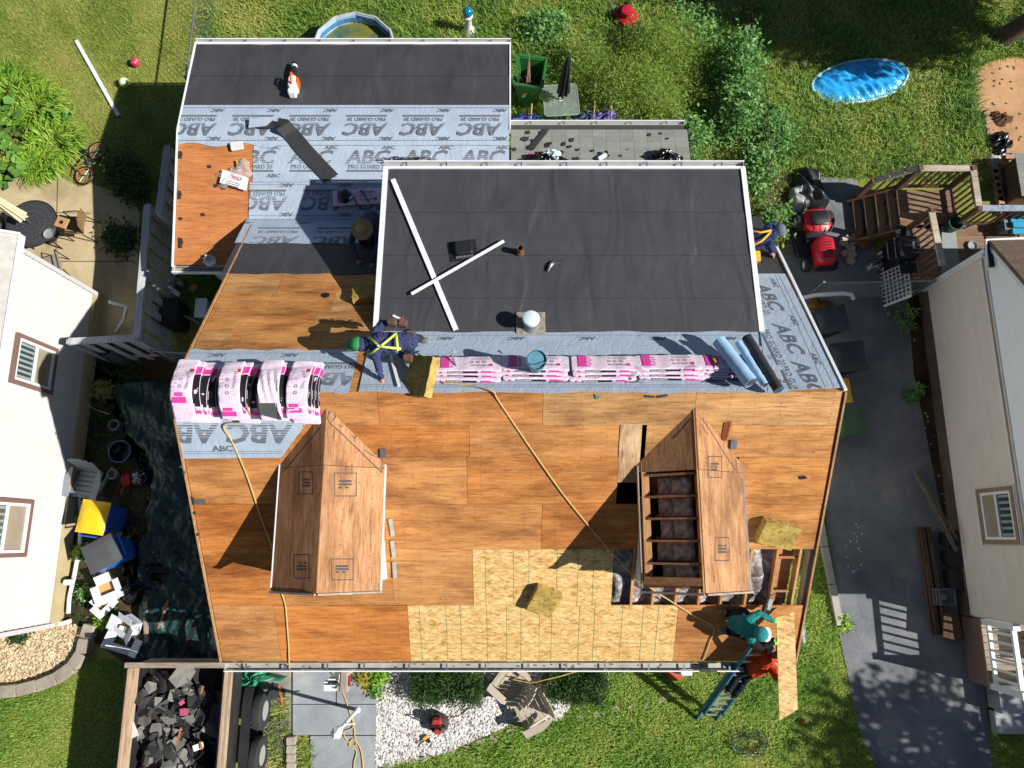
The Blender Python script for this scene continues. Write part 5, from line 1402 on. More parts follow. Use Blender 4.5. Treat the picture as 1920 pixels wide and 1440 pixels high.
# bundles bent over the ridge
def bent_bundle(T, x0, wd, base, th, shift, L=.98, torn=False, top=True, lean=0.0):
    def path(s):                                     # arc length from the crown -> (y, z, tilt)
        R0 = .42; a = max(-.585, min(.585, s / R0)); rest = s - a * R0
        y = R0 * math.sin(a) + rest * math.cos(a); z = -R0 * (1 - math.cos(a)) - rest * math.sin(a) * 1.0
        return y, z, a
    def pt(u, s, h):                                 # u across (0..1), h above the base
        y, z, a = path(s); n = Vector((0, math.sin(a), math.cos(a)))
        return Vector((x0 + shift + wd * u + lean * s, RY + y, base + z)) + n * h
    m = MB()
    def fn(u, v):
        a = v * 2 * math.pi; cx, cy = math.cos(a), math.sin(a)
        U = .5 + .5 * math.copysign(abs(cx) ** .3, cx); Hh = th * (.5 + .5 * math.copysign(abs(cy) ** .35, cy))
        s = (u - .5) * L
        return pt(U, s, Hh + .006 * math.sin(u * 31 + a * 2 + x0 * 50) + .008 * math.sin(u * 13 + shift * 90 + a) + random.uniform(-.002, .002))
    m.grid(fn, 30, 16)
    w = m.build('wrapper', WRAP, T, 'all', world=True)
    def patch(u0, u1, s0, s1, mt, h, name='wrapper_print'):
        mb = MB(); mb.grid(lambda u, v: pt(u0 + (u1 - u0) * u, s0 + (s1 - s0) * v, h), 1, 8); return mb.build(name, mt, w, world=True)
    e = th + .009
    if top and not torn:
        q_ = (x0 * 7) % .3; patch(.1, .75, -.42 + q_, -.34 + q_, MAG, e); patch(.2, .6, -.33 + q_, -.28 + q_, MAG, e)
        for k in range(3):
            mb = MB(); c = pt(.45, .1 - k * .085, e); mb.lathe([(.018, 0), (.028, 0)], 10, TR(c), cap=False); mb.build('wrapper_print', GRYP, w, world=True)
        mb = Print(); y, z, a = path(.1); n = Vector((0, math.sin(a), math.cos(a)))
        mb.word(pt(.78, .1, e), Vector((0, -1, -math.tan(-a))).normalized(), EX, 'DURATION', .036, 0, False, 0, 1.2, .02); mb.mb.build('wrapper_print', GRYP, w, world=True)
        for k in range(7): patch(.08 + .05 * (k % 3), .14 + .05 * (k % 3) + .08, .3 - k * .05, .31 - k * .05, GRYP, e)
        patch(.8, .95, .22, .29, REDP, e)
    if not top: patch(.6, 1.0, -.24, .2, BLKP, e); patch(.62, .98, .22, .36, MAG, e); patch(.7, .98, -.36, -.3, MAG, e)
    # long right-hand side: black band between pink ends
    def side(s0, s1, h0, h1, mt):
        mb = MB(); mb.grid(lambda u, v: pt(1.0, s0 + (s1 - s0) * v, h0 + (h1 - h0) * u) + Vector((.006, 0, 0)), 1, 8); mb.build('wrapper_print', mt, w, world=True)
    side(-.22, .2, .008, th - .008, BLKP); side(.22, .38, .012, th - .01, MAG); side(-.38, -.3, .012, th - .02, MAG)
    side(-.14, -.02, th * .35, th * .6, paint('white_print', '#e8e6e8'))
    if torn:
        mb = MB(); mb.grid(lambda u, v: pt(-.02 + 1.04 * u * (1 - .35 * v), -.48 + .42 * v + .1 * (1 - u), e + .006), 6, 8); mb.build('bare_shingle', SHK, w, world=True)
        for k in range(2):
            mb = MB(); mb.grid(lambda u, v: pt(.06 * k * 14 + .04 * u, -.47 + .4 * v, e + .010), 1, 5); mb.build('shingle_band', BLKP, w, world=True)
        mb = MB(); mb.grid(lambda u, v: pt(.1 + .9 * u, -.2 + .45 * v, e + .012 + .05 * math.sin(u * 9 + v * 4) ** 2 * math.sin(v * 3.1)), 10, 10); mb.build('torn_wrapper', WRAP, w, 'all', world=True)
names = ['in the pile by the dark tarp', 'in the roped pile', 'in the opened pile', 'in the pile by the dormer']
for i, (xa, sh) in enumerate(((337, .085), (423, .075), (500, .035), (556, .025))):
    x0 = W(xa - 17, 742, 5.9).x
    for k in range(4):
        lb = ('topmost', 'second', 'third', 'lowest')[3 - k]
        T = thing('shingle_bundle', 'pink shingle bundle bent over the ridge, %s %s' % (lb, names[i]), 'shingle bundle', (x0, RY, RZ), group='pink shingle bundles bent over the ridge')
        bent_bundle(T, x0, .335, RZ + .03 + k * .078, .074, sh * (3 - k) + random.uniform(-.02, .02), L=random.uniform(.9, 1.02), torn=(i == 2 and k == 3), top=(k == 3), lean=random.uniform(-.1, .1) + (.06 if i == 3 else 0))
# ------------------------------------------------------------------ rolls of underlayment
def roll(label, p, q, r, mat):
    p, q = Vector(p), Vector(q); T = thing('underlayment_roll', label, 'roll', p - Vector((0, 0, r)), group='rolls lying across the ridge'); d = (q - p).normalized()
    a = d.cross(EZv).normalized(); b = a.cross(d)
    m = MB(); pts = []
    for i in range(40):
        t = i / 39 * 2 * math.pi * 1.12; rr = r * (1 - .08 * (i / 39)); pts.append((math.cos(t) * rr, math.sin(t) * rr))
    m.grid(lambda u, v: (p + (q - p) * v) + a * pts[round(u * 39)][0] + b * pts[round(u * 39)][1] + a * .004 * math.sin(v * 25), 39, 10); m.build('wound_sheet', mat, T, 50, world=True)
    for e, s in ((p, 1), (q, -1)):
        m = MB()
        for k in range(3):
            m.lathe([(r * (.9 - .22 * k), 0), (r * (.8 - .22 * k), .004)], 20, Matrix((( a.x, b.x, d.x, e.x + d.x * .01 * s), (a.y, b.y, d.y, e.y + d.y * .01 * s), (a.z, b.z, d.z, e.z + d.z * .01 * s), (0, 0, 0, 1))), cap=True)
        m.build('wound_end', paint('roll_end_dark', '#56606a', .7), T, world=True)
    return T
RBL = felt_mat('blue_grey_roll', '#9cc0dc', .25)
roll('fat pale blue underlayment roll lying across the pink bundles', BACK.at(1348, 640, .42), W(1408, 718, 5.86), .115, RBL)
roll('thin pale blue underlayment roll between the fat roll and the black roll', BACK.at(1384, 642, .40), W(1434, 722, 5.82), .06, RBL)
roll('black felt roll lying across the ridge beside the blue rolls', BACK.at(1400, 632, .42), W(1460, 732, 5.84), .085, FELTD)
# ------------------------------------------------------------------ foam pads used as roof cushions
def foam_mat():
    t = NT('yellow_foam'); v = t.co('Object'); 
    col = t.ramp(t.noise(v, 6, 5), [(.3, srgb('#9a8040')), (.7, srgb('#c4a860'))])
    h = t.ramp(t.noise(v, 17, 4, .65), [(.36, (0, 0, 0)), (.46, (1, 1, 1))])
    col = t.mix(t.math('MULTIPLY', t.math('SUBTRACT', 1.0, h), .5), col, srgb('#5c4a22'))
    t.bump(t.math('ADD', h, t.noise(v, 70, 3)), .5, .015)
    return t.out(col, .95, 0, .1)
FOAM = foam_mat()
def foam(label, c, M, d):
    m = MB()
    def fn(u, v):
        return None
    n = 10
    bmx = bmesh.new(); bmesh.ops.create_cube(bmx, size=1.0)
    bmesh.ops.subdivide_edges(bmx, edges=bmx.edges[:], cuts=7, use_grid_fill=True)
    for w in bmx.verts:
        p = w.co; p = Vector((p.x * d[0], p.y * d[1], p.z * d[2])); k = 1 + .03 * math.sin(p.x * 30) * math.cos(p.y * 26)
        r = Vector([random.uniform(-.003, .003) for _ in range(3)]); w.co = Vector((p.x * k, p.y * k, p.z)) + r
    me = bpy.data.meshes.new('foam_pad'); bmx.to_mesh(me); bmx.free(); me.materials.append(FOAM)
    me.polygons.foreach_set('use_smooth', [True] * len(me.polygons)); me.set_sharp_from_angle(angle=R(50))
    o = link(bpy.data.objects.new('foam_pad', me)); o.matrix_basis = TR(c) @ M
    return tag(o, label, 'foam pad', 'foam pads on the roof')
Fq = FRONT.frame(Vector((0, 0, 0)))
foam('square yellow foam pad lying on the pale strand board sheets', FRONT.at(1020, 1126, .1), Fq @ eul((0, 0, R(-24))), (.46, .5, .14))
foam('yellow foam pad lying above the open rafters beside the right dormer', FRONT.at(1458, 1000, .1), Fq @ eul((.03, 0, R(-14))), (.62, .44, .17))
foam('big foam wedge standing tilted against the pink bundles', W(790, 706, 5.66), eul((.12, R(-41), R(-16))), (.52, .64, .15))
foam('dull foam pad in the shade beside the shed dormer wall', BACK.at(688, 552, .08), BACK.frame(Vector((0, 0, 0))) @ eul((0, 0, .15)), (.5, .36, .13))
# ------------------------------------------------------------------ buckets, vents, metal lengths
def bucket(label, c, M, cols, inside):
    T = thing('bucket', label, 'bucket'); T.matrix_basis = TR(c) @ M
    m = MB(); m.lathe([(.13, 0), (.15, .36), (.157, .36), (.157, .33), (.151, .33)], 24); m.lathe([(.14, .355), (.12, .03), (.001, .03)], 24, cap=False); m.build('body', cols, T, 60)
    m = MB(); m.lathe([(.001, .2), (.138, .2)], 20, cap=False); m.build('contents', inside, T)
    m = MB(); m.tube([(.16 * math.cos(t), .02 - .2 * math.sin(t) * .6, .33 + .1 * math.sin(t)) for t in [math.pi * i / 10 for i in range(11)]], .006, 5); m.build('bail_handle', STEEL, T)
bucket('teal five gallon bucket standing on the pink bundles', BACK.at(1005, 685, .27), I4, paint('teal_bucket', '#5c8ea0', .45, .2, 4), BLACKP)
T = thing('knife_scrap', 'yellow scrap stuck to the side of the teal bucket', 'scrap', BACK.at(990, 660, .3)); m = MB(); m.slab([(0, 0, 0), (.07, .02, .02), (.06, -.05, 0)], (0, 0, .006)); m.build('scrap', paint('yellow_scrap', '#d8b83a', .5), T)
# flue with square flashing
T = thing('flue_vent', 'white capped flue on a rusty square flashing plate', 'roof vent'); T.matrix_basis = SHED.frame(SHED.at(995, 612, .03))
m = MB(); m.box((0, 0, .01), (.5, .52, .02), None, .01); m.build('flashing_plate', paint('rusty_flashing', '#8d8377', .6, .5, 14, .3, 30, dirt=.5), T)
m = MB(); m.lathe([(.14, .02), (.1, .1), (.1, .3)], 20); m.build('collar', paint('dull_zinc', '#8b8f90', .5, .15, 8, metal=.5), T, True)
m = MB(); m.lathe([(.135, .28), (.15, .33), (.135, .37), (.08, .39), (.001, .395)], 24); m.build('cap', paint('pale_cap', '#cfdde2', .35, .08, 4), T, True)
T = thing('plumbing_pipe', 'short rusty brown plumbing vent pipe on the black felt', 'pipe'); T.matrix_basis = TR(SHED.at(975, 474, .02))
m = MB(); m.lathe([(.058, 0), (.055, .22), (.05, .22), (.05, .02)], 18); m.build('pipe', paint('rusty_pipe', '#7a5238', .7, .3, 12), T, True)
m = MB(); m.lathe([(.075, 0), (.07, .06), (.06, .06)], 18); m.build('collar', paint('rusty_pipe', '#7a5238'), T, True)
T = thing('roof_vent', 'black plastic box vent lying loose on the felt', 'roof vent'); T.matrix_basis = SHED.frame(SHED.at(868, 470, .02)) @ eul((0, 0, R(8)))
m = MB(); m.box((0, 0, .006), (.5, .4, .012), None, .02); m.build('flange', BLACKP, T)
m = MB(); m.box((.02, .02, .065), (.34, .3, .11), None, .03, .88); m.build('hood', BLACKP, T)
for i in range(13):
    m = MB(); m.box((-.13 + i * .024, -.15, .05), (.012, .01, .06)); m.build('grille_bar', paint('grille_grey', '#9a9c9e', .5), T)
def angle_strip(label, pl, a, b, w, lift, mats, up=False):
    p, q = pl.at(*a, lift), pl.at(*b, lift); T = thing('metal_strip', label, 'metal strip', p); n = pl.n(); d = (q - p).normalized(); s = d.cross(n)
    m = MB(); m.bar(p + n * (w * .4), q + n * (w * .4), w, .012, n); m.build('flange', mats[0], T, world=True)
    m = MB(); m.bar(p + n * (w * .18) - s * (w / 2), q + n * (w * .18) - s * (w / 2), .008, w * .42, n); m.build('lip', mats[1], T, world=True)
    return T
angle_strip('long white metal trim length lying down the black shed roof', SHED, (737, 338), (855, 620), .085, .02, (WHITEM, WHITEM))
angle_strip('thin white drip edge length crossing over the long trim', SHED, (772, 552), (945, 453), .055, .075, (WHITEM, BLACKP))
angle_strip('short white drip edge piece under the stooping worker', BACK, (733, 668), (749, 726), .05, .04, (WHITEM, BLACKP))
angle_strip('tiny offcut of white drip edge near the stooping worker', SHED, (737, 592), (752, 599), .035, .03, (WHITEM, BLACKP))
T = thing('flashing_boot', 'curled half moon of black flashing on the felt', 'flashing'); T.matrix_basis = SHED.frame(SHED.at(1040, 500, .03)) @ eul((0, 0, R(38)))
m = MB(); m.grid(lambda u, v: Vector((-.16 + .32 * u, .09 * math.sin(math.pi * u) * v, .05 * v * v)), 14, 5); m.build('sheet', paint('shiny_black', '#3c3e40', .25, .1), T, 'all')
# ------------------------------------------------------------------ ropes and cords
def rope(name, label, cat, pts, r, mat, extra=()):
    P = []; n = len(pts)
    for i in range(n - 1):
        p0, p1, p2, p3 = pts[max(i - 1, 0)], pts[i], pts[i + 1], pts[min(i + 2, n - 1)]
        for k in range(8):
            t = k / 8; P.append(.5 * ((2 * p1) + (p2 - p0) * t + (2 * p0 - 5 * p1 + 4 * p2 - p3) * t * t + (3 * p1 - p0 - 3 * p2 + p3) * t ** 3))
    P.append(pts[-1])
    m = MB(); m.tube(P, r, 6); return one(name, mat, m, label, cat, smooth=True)
F_ = lambda x, y, l=.02: FRONT.at(x, y, l)
rope('safety_rope', 'tan rope running from the pink bundles across the front slope to the right dormer', 'rope', [BACK.at(832, 718, .05), BACK.at(880, 722, .05), BACK.at(924, 734, .06), F_(935, 752, .02), F_(1000, 848), F_(1060, 932), F_(1120, 1005), F_(1180, 1072), F_(1198, 1090, .05)], .013, ROPE)
rope('safety_rope', 'tan rope crossing the open rafters towards the ladder workers', 'rope', [F_(1196, 1084, .1), F_(1225, 1106, .06), F_(1262, 1130, .03), F_(1300, 1154), F_(1338, 1176), F_(1330, 1205), F_(1318, 1238)], .012, ROPE)
rope('safety_rope', 'tan rope hanging from the bent pink bundles to the left dormer', 'rope', [W(462, 758, 5.9), F_(466, 790, .12), F_(420, 797, .05), F_(436, 830), F_(462, 890), F_(486, 960), F_(505, 1012), F_(516, 1040)], .013, ROPE)
rope('safety_rope', 'tan rope running from the foot of the left dormer over the gutter', 'rope', [F_(528, 1112), F_(535, 1135), F_(538, 1170), F_(541, 1210), F_(542, 1240), W(543, 1262, 2.3), W(545, 1268, 1.6)], .013, ROPE)
G_ = lambda x, y, z=.07: W(x, y, z)
rope('power_cable', 'yellow extension cord looping over the front walk', 'cord', [G_(628, 1262, .2), G_(640, 1290), G_(654, 1330), G_(662, 1362), G_(645, 1372), G_(650, 1388), G_(664, 1398), G_(668, 1392), G_(660, 1386), G_(655, 1398), G_(668, 1408), G_(664, 1430), G_(662, 1460)], .012, paint('yellow_cord', '#c9a85a', .7))
rope('power_cable', 'second yellow cord strand lying beside the lamp post', 'cord', [G_(660, 1340), G_(664, 1366), G_(666, 1385), G_(676, 1405), G_(680, 1430), G_(682, 1470)], .012, paint('yellow_cord', '#c9a85a'))
rope('air_hose', 'tan air hose draped across the clipped hedge to the lawn chairs', 'hose', [W(1136, 1246, 1.2), W(1085, 1258, .75), W(1050, 1268, .72), W(1020, 1275, .65), W(995, 1280, .55), W(962, 1274, .5)], .012, paint('yellow_cord', '#c9a85a'))
rope('power_cable', 'thin brown cord running from the red compressor over the gravel', 'cord', [G_(838, 1346, .1), G_(855, 1344, .05), G_(870, 1336, .05), G_(886, 1320, .06)], .008, paint('brown_cord', '#6a5036', .7))
hc = []
for i in range(60):
    t = i * .42; r0 = 24 + 10 * math.sin(i * .9); hc.append(W(1402 + r0 * math.cos(t) * 1.0 + i * .15, 1396 + r0 * math.sin(t) * .85, .1 + .02 * (i % 3)))
rope('garden_hose', 'loosely coiled dark green hose on the front lawn', 'hose', hc, .010, paint('green_hose', '#2d4236', .5))
# ------------------------------------------------------------------ loose things on the rear roofs
T = thing('leaf_blower', 'white and orange leaf blower with a black tube on the rear felt', 'leaf blower'); T.matrix_basis = ADB.frame(ADB.at(554, 160, .02)) @ eul((0, 0, R(2))) @ Matrix.Scale(1.25, 4)
m = MB(); m.tube([(0, .02, .1), (-.01, .2, .11), (-.02, .42, .07)], [.055, .045, .05], 12); m.build('blower_tube', BLACKP, T, True)
m = MB(); m.tube([(-.015, .3, .092), (-.017, .35, .085)], [.05, .05], 12); m.build('tube_clip', WHITEM, T, True)
m = MB(); m.box((0, -.08, .1), (.15, .26, .2), None, .05); m.build('motor_housing', paint('blower_white', '#e6e2da', .4), T, 50)
m = MB(); m.box((.04, -.05, .11), (.12, .16, .16), None, .05); m.build('side_cover', paint('blower_orange', '#d8571e', .4), T, 50)
m = MB(); m.tube([(0, -.16, .2), (0, -.1, .28), (0, .02, .27), (0, .05, .2)], .018, 8); m.build('handle', paint('blower_orange', '#d8571e'), T, True)
m = MB(); m.box((-.01, -.25, .09), (.13, .1, .14), None, .02); m.build('battery', WHITEM, T)
# curled strip of felt with one end turned over
T = thing('felt_offcut', 'curled black felt offcut with its grey end turned over', 'felt strip', ADF.at(550, 285))
ctr = [(470, 232), (500, 236), (528, 232), (545, 250), (570, 280), (600, 312), (622, 335)]
def fn(u, v):
    t = u * (len(ctr) - 1); i = min(int(t), len(ctr) - 2); f = t - i
    x, y = ctr[i][0] + (ctr[i + 1][0] - ctr[i][0]) * f, ctr[i][1] + (ctr[i + 1][1] - ctr[i][1]) * f
    dx, dy = ctr[i + 1][0] - ctr[i][0], ctr[i + 1][1] - ctr[i][1]; L = math.hypot(dx, dy)
    w = (v - .5) * (16 if u < .3 else 34)
    return ADF.at(x - dy / L * w, y + dx / L * w * .7, .045 + .12 * math.exp(-((u - .36) / .08) ** 2) + (.03 if u < .3 else 0))
m = MB(); m.grid(fn, 48, 4); m.build('strip', FELTD, T, 'all', world=True)
m = MB(); m.slab([ADF.at(466, 240, .08), ADF.at(468, 222, .08), ADF.at(516, 220, .1), ADF.at(500, 236, .1)], (0, 0, .004)); m.build('turned_end', UNDER, T, world=True)
CLEAR = None
def film():
    t = NT('clear_film'); t.out((.9, .9, .92), .12, 0, .6); t.p.inputs['Alpha'].default_value = .28; 
    n = t.noise(t.co('Object'), 14, 3, .6, 2); t.bump(n, .8, .05); return t.mat
FILM = film()
def crumple(name, mat, T, c, r, h, n=14, sq=1.0, seed=0, M=None, flat=.25):
    rr = random.Random(seed)
    ph = [(rr.uniform(0, 6.3), rr.randint(2, 6), rr.uniform(.05, .22)) for _ in range(5)]
    m = MB()
    def fn(u, v):
        a = u * 2 * math.pi; rad = math.sin(v * math.pi / 2)
        k = 1 + sum(q[2] * math.sin(q[1] * a + q[0]) for q in ph)
        z = h * (math.cos(v * math.pi / 2) ** .8) * (1 + .5 * math.sin(7 * a + 9 * v + ph[0][0]) * flat * 2 + rr.uniform(-.2, .2) * flat)
        return Vector((c[0] + r * rad * k * math.cos(a), c[1] + r * sq * rad * k * math.sin(a), c[2] + max(.004, z)))
    m.grid(fn, n * 2, n); return m.build(name, mat, T, 'all', world=True)
# two plastic bags with paper labels
T = thing('plastic_bag', 'clear plastic bag with a white printed label on the orange plywood', 'bag', ADF.at(440, 335))
crumple('bag_film', FILM, T, ADF.at(440, 332, .02), .3, .1, 12, .7, 3)
m = MB(); m.slab([ADF.at(418, 318, .09), ADF.at(466, 334, .09), ADF.at(462, 358, .09), ADF.at(412, 343, .09)], (0, 0, .01)); lb = m.build('label_card', paint('white_card', '#e8e6e6', .6, .03), T, world=True)
P = Print(); P.word(ADF.at(444, 334, .115), EX, EYv, 'PRO', .07, R(-16), False, .2, 1.2, .03); P.build(lb, REDP)
P = Print()
for i in range(3): P.rect(ADF.at(438, 342, .115), EX, EYv, -.15, -.04 * i - .006, .15, -.04 * i + .006, R(-16))
P.build(lb, GRYP)
T = thing('plastic_bag', 'small clear bag of coloured strips beside the labelled bag', 'bag', ADF.at(455, 310))
crumple('bag_film', FILM, T, ADF.at(456, 312, .02), .16, .1, 10, .9, 5)
for i, c in enumerate(('#d8b23a', '#c04a3a', '#3a5a9a')):
    m = MB(); m.bar(ADF.at(444 + i * 4, 300, .07), ADF.at(446 + i * 4, 318, .07), .03, .01); m.build('strip', paint('strip_%s' % 'abc'[i], c, .5), T, world=True)
m = MB(); m.box((0, 0, .04), (.26, .18, .05), ADF.frame(ADF.at(445, 275, .02)) @ eul((.1, .1, R(12))), .02); one('foam_piece', paint('off_white_foam', '#c6c8c2', .8), m, 'off white foam piece at the edge of the underlayment', 'foam piece')
T = thing('rag', 'crumpled white rag lying in the small side gutter', 'rag', ADF.at(394, 490)); crumple('cloth', paint('white_rag', '#dfe6ea', .8, .1), T, ADF.at(394, 489, .0), .14, .12, 9, .8, 8, flat=.5)
for i, (px, py) in enumerate(((392, 312), (404, 348), (418, 352), (380, 402))):
    m = MB(); m.slab([ADF.at(px - 4, py - 2, .015), ADF.at(px + 3, py - 3, .015), ADF.at(px + 5, py + 2, .015), ADF.at(px - 1, py + 4, .015)], (0, 0, .006)); one('shingle_crumb', FELTD, m, 'small black shingle crumb on the bare orange plywood', 'scrap', 'shingle crumbs on the orange plywood')
for i, (px, py, w, h) in enumerate(((338, 290, 5, 14), (337, 365, 4, 16), (338, 455, 6, 20), (339, 410, 4, 6))):
    m = MB(); m.slab([ADF.at(px - 3, py - h / 2, .02), ADF.at(px + w * .6, py - h * .4, .02), ADF.at(px + w, py, .02), ADF.at(px + w * .4, py + h * .3, .02), ADF.at(px + w * .8, py + h / 2, .02), ADF.at(px - 3, py + h / 2, .02)], (0, 0, .006)); one('felt_remnant', FELTD, m, 'torn black felt remnant along the edge of the orange plywood', 'scrap', 'felt remnants on the orange plywood edge')
# tools on the shaded bundle
T = thing('tool_pouch', 'black leather tool pouch on the shaded pink bundle', 'tool pouch'); T.matrix_basis = ADF.frame(ADF.at(648, 368, .13)) @ eul((0, 0, .75))
m = MB(); m.box((0, 0, .04), (.26, .26, .09), None, .05, .8); m.build('pouch', BLACKP, T, 50); m = MB(); m.box((.06, -.13, .09), (.1, .03, .02)); m.build('tag', WHITEM, T)
def hammer(label, c, M, hcol, hname):
    T = thing('hammer', label, 'hammer'); T.matrix_basis = TR(c) @ M
    m = MB(); m.tube([(0, -.16, .02), (0, 0, .02), (0, .14, .02)], [.017, .013, .012], 8); m.build('handle', paint(hname, hcol, .5), T, True)
    m = MB(); m.tube([(-.05, .15, .02), (-.02, .15, .02), (.03, .15, .02), (.065, .145, .015)], [.016, .012, .011, .004], 8); m.build('head', STEEL, T, True)
hammer('black handled hammer on the shaded pink bundle', ADF.at(684, 368, .14), eul((0, 0, R(35))), '#26262a', 'black_grip')
hammer('red handled hammer beside the tool pouch', ADF.at(668, 380, .14), eul((0, 0, R(25))), '#a8302c', 'red_grip')
T = thing('utility_knife', 'yellow utility knife on the bundle beside the blue rolls', 'knife'); T.matrix_basis = BACK.frame(BACK.at(1342, 682, .28)) @ eul((0, 0, R(8)))
m = MB(); m.box((0, .06, .015), (.035, .1, .024), None, .008); m.build('yellow_grip', paint('tool_yellow', '#dca52a', .45), T)
m = MB(); m.box((0, -.03, .015), (.03, .09, .022), None, .006); m.build('black_grip', BLACKP, T); m = MB(); m.box((.005, -.1, .014), (.02, .06, .004)); m.build('blade', STEEL, T)
def bottle(label, c, M, cap):
    T = thing('bottle', label, 'bottle'); T.matrix_basis = TR(c) @ M
    m = MB(); m.lathe([(.03, 0), (.033, .02), (.033, .13), (.015, .18), (.014, .2)], 14); m.build('bottle_body', FILM, T, True)
    m = MB(); m.lathe([(.017, .2), (.017, .22)], 12); m.build('bottle_cap', paint('cap_' + cap[1:], cap, .4), T)
bottle('clear water bottle with a red cap on the pink bundles', BACK.at(1312, 686, .28), eul((.9, 0, -.9)), '#c83a3a')
bottle('clear plastic bottle lying against the bundle gap', BACK.at(1203, 690, .28), eul((1.3, 0, .2)), '#7aa8c8')
hammer('grey handled hammer hooked on the first pink bundle', BACK.at(852, 678, .28), eul((0, 0, R(20))), '#7c858c', 'grey_grip')
T = thing('yellow_crate', 'yellow plastic block beside the worker at the roof edge', 'block', BACK.at(1415, 486, .05)); m = MB(); m.box((0, 0, .1), (.12, .22, .16), None, .02); m.build('block', paint('tool_yellow', '#dca52a'), T)
# offcuts of flashing and felt on the front slope
for i, (pts, mt, lab) in enumerate(([[(356, 930), (365, 934), (364, 945), (358, 948)], FELTD, 'small torn black felt tab near the left rake edge'], [[(362, 938), (384, 936), (386, 944), (372, 946)], STEEL, 'grey bent flashing tab beside the felt tab on the left rake'],
        [[(1210, 741), (1228, 742), (1228, 745), (1210, 745)], FELTD, 'thin black felt strip above the right dormer'], [[(1232, 742), (1252, 739), (1252, 743), (1234, 746)], FELTD, 'second black felt strip above the right dormer'],
        [[(1114, 738), (1126, 744), (1118, 749)], paint('teal_scrap', '#4a7d80', .6), 'teal triangular scrap below the ridge'], [[(1498, 893), (1510, 892), (1514, 897), (1500, 899)], BLACKP, 'black plastic scrap on the plywood right of the right dormer'])):
    m = MB(); m.slab([FRONT.at(x, y, .012) for x, y in pts], FRONT.n() * .006); one('roof_scrap', mt, m, lab, 'scrap')
for (px, py) in ((345, 885), (365, 962), (371, 1002), (340, 875)):
    m = MB(); m.ball(FRONT.at(px, py, .02), .03, 6); one('nail_clump', paint('dark_green_clip', '#1f3a26', .6), m, 'small dark clip on the left rake edge', 'clip', 'clips along the left rake edge')
# scraps and cloth on the porch roof
rr = random.Random(4)
for i in range(26):
    px, py = rr.uniform(962, 1085), rr.uniform(243, 300); s_ = rr.uniform(3, 9)
    if i > 17: px, py, s_ = rr.uniform(1090, 1275), rr.uniform(245, 302), rr.uniform(2, 4.5)
    n = rr.randint(5, 8); pts = [PORCH.at(px + s_ * rr.uniform(.5, 1.2) * math.cos(6.28 * k / n), py + s_ * .8 * rr.uniform(.5, 1.2) * math.sin(6.28 * k / n), .045) for k in range(n)]
    m = MB(); m.slab(pts, (0, 0, .005)); one('felt_scrap', FELTD, m, 'torn black felt scrap lying on the grey porch shingles', 'scrap', 'felt scraps on the porch roof')
m = MB(); m.slab([PORCH.at(1022, 240, .055), PORCH.at(1030, 243, .055), PORCH.at(1000, 282, .055), PORCH.at(990, 278, .055)], (0, 0, .006)); one('felt_strip', FELTD, m, 'long black felt strip lying slantwise on the porch shingles', 'felt strip')
T = thing('refuse_heap', 'black bag and pale cloth heaped against the shed dormer on the porch roof', 'rubbish', PORCH.at(1030, 298))
crumple('black_bag', paint('bag_black', '#18181a', .25, .1), T, PORCH.at(1020, 300, .03), .4, .16, 12, .4, 12, flat=.5); crumple('pale_cloth', paint('pale_cloth', '#bfd6da', .7, .12), T, PORCH.at(1034, 292, .1), .2, .12, 9, .6, 14, flat=.6); crumple('pink_cloth', paint('pink_cloth', '#c84a78', .7), T, PORCH.at(997, 292, .1), .06, .08, 7, .8, 15)
T = thing('black_bag', 'shiny black plastic bag at the far end of the porch roof', 'bag', PORCH.at(1245, 298)); crumple('bag_skin', paint('bag_black', '#18181a'), T, PORCH.at(1245, 300, .03), .36, .2, 12, .5, 21, flat=.5)
T = thing('tape_roll', 'silver backed flashing tape roll on the porch shingles', 'tape roll', PORCH.at(1130, 296, .02)); m = MB(); m.tube([(-.1, -.06, .06), (.08, .06, .06)], [.05, .05], 12); m.build('tape', WHITEM, T, True); m = MB(); m.tube([(.075, .055, .06), (.1, .075, .06)], [.075, .075], 14); m.build('core', BLACKP, T, True)
T = thing('torn_netting', 'tangle of torn black netting hanging on the shed gutter', 'netting', ADF.at(735, 298, .02))
m = MB(); rr = random.Random(9)
for i in range(26):
    x0 = rr.uniform(712, 800); p = [ADF.at(x0 + k * rr.uniform(4, 9), 298 + rr.uniform(-5, 7), .05 + rr.uniform(0, .1)) for k in range(4)]; m.tube(p, .008, 4)
m.build('netting_strand', paint('netting_dark', '#3d3c3c', .8), T, world=True)['kind'] = 'stuff'
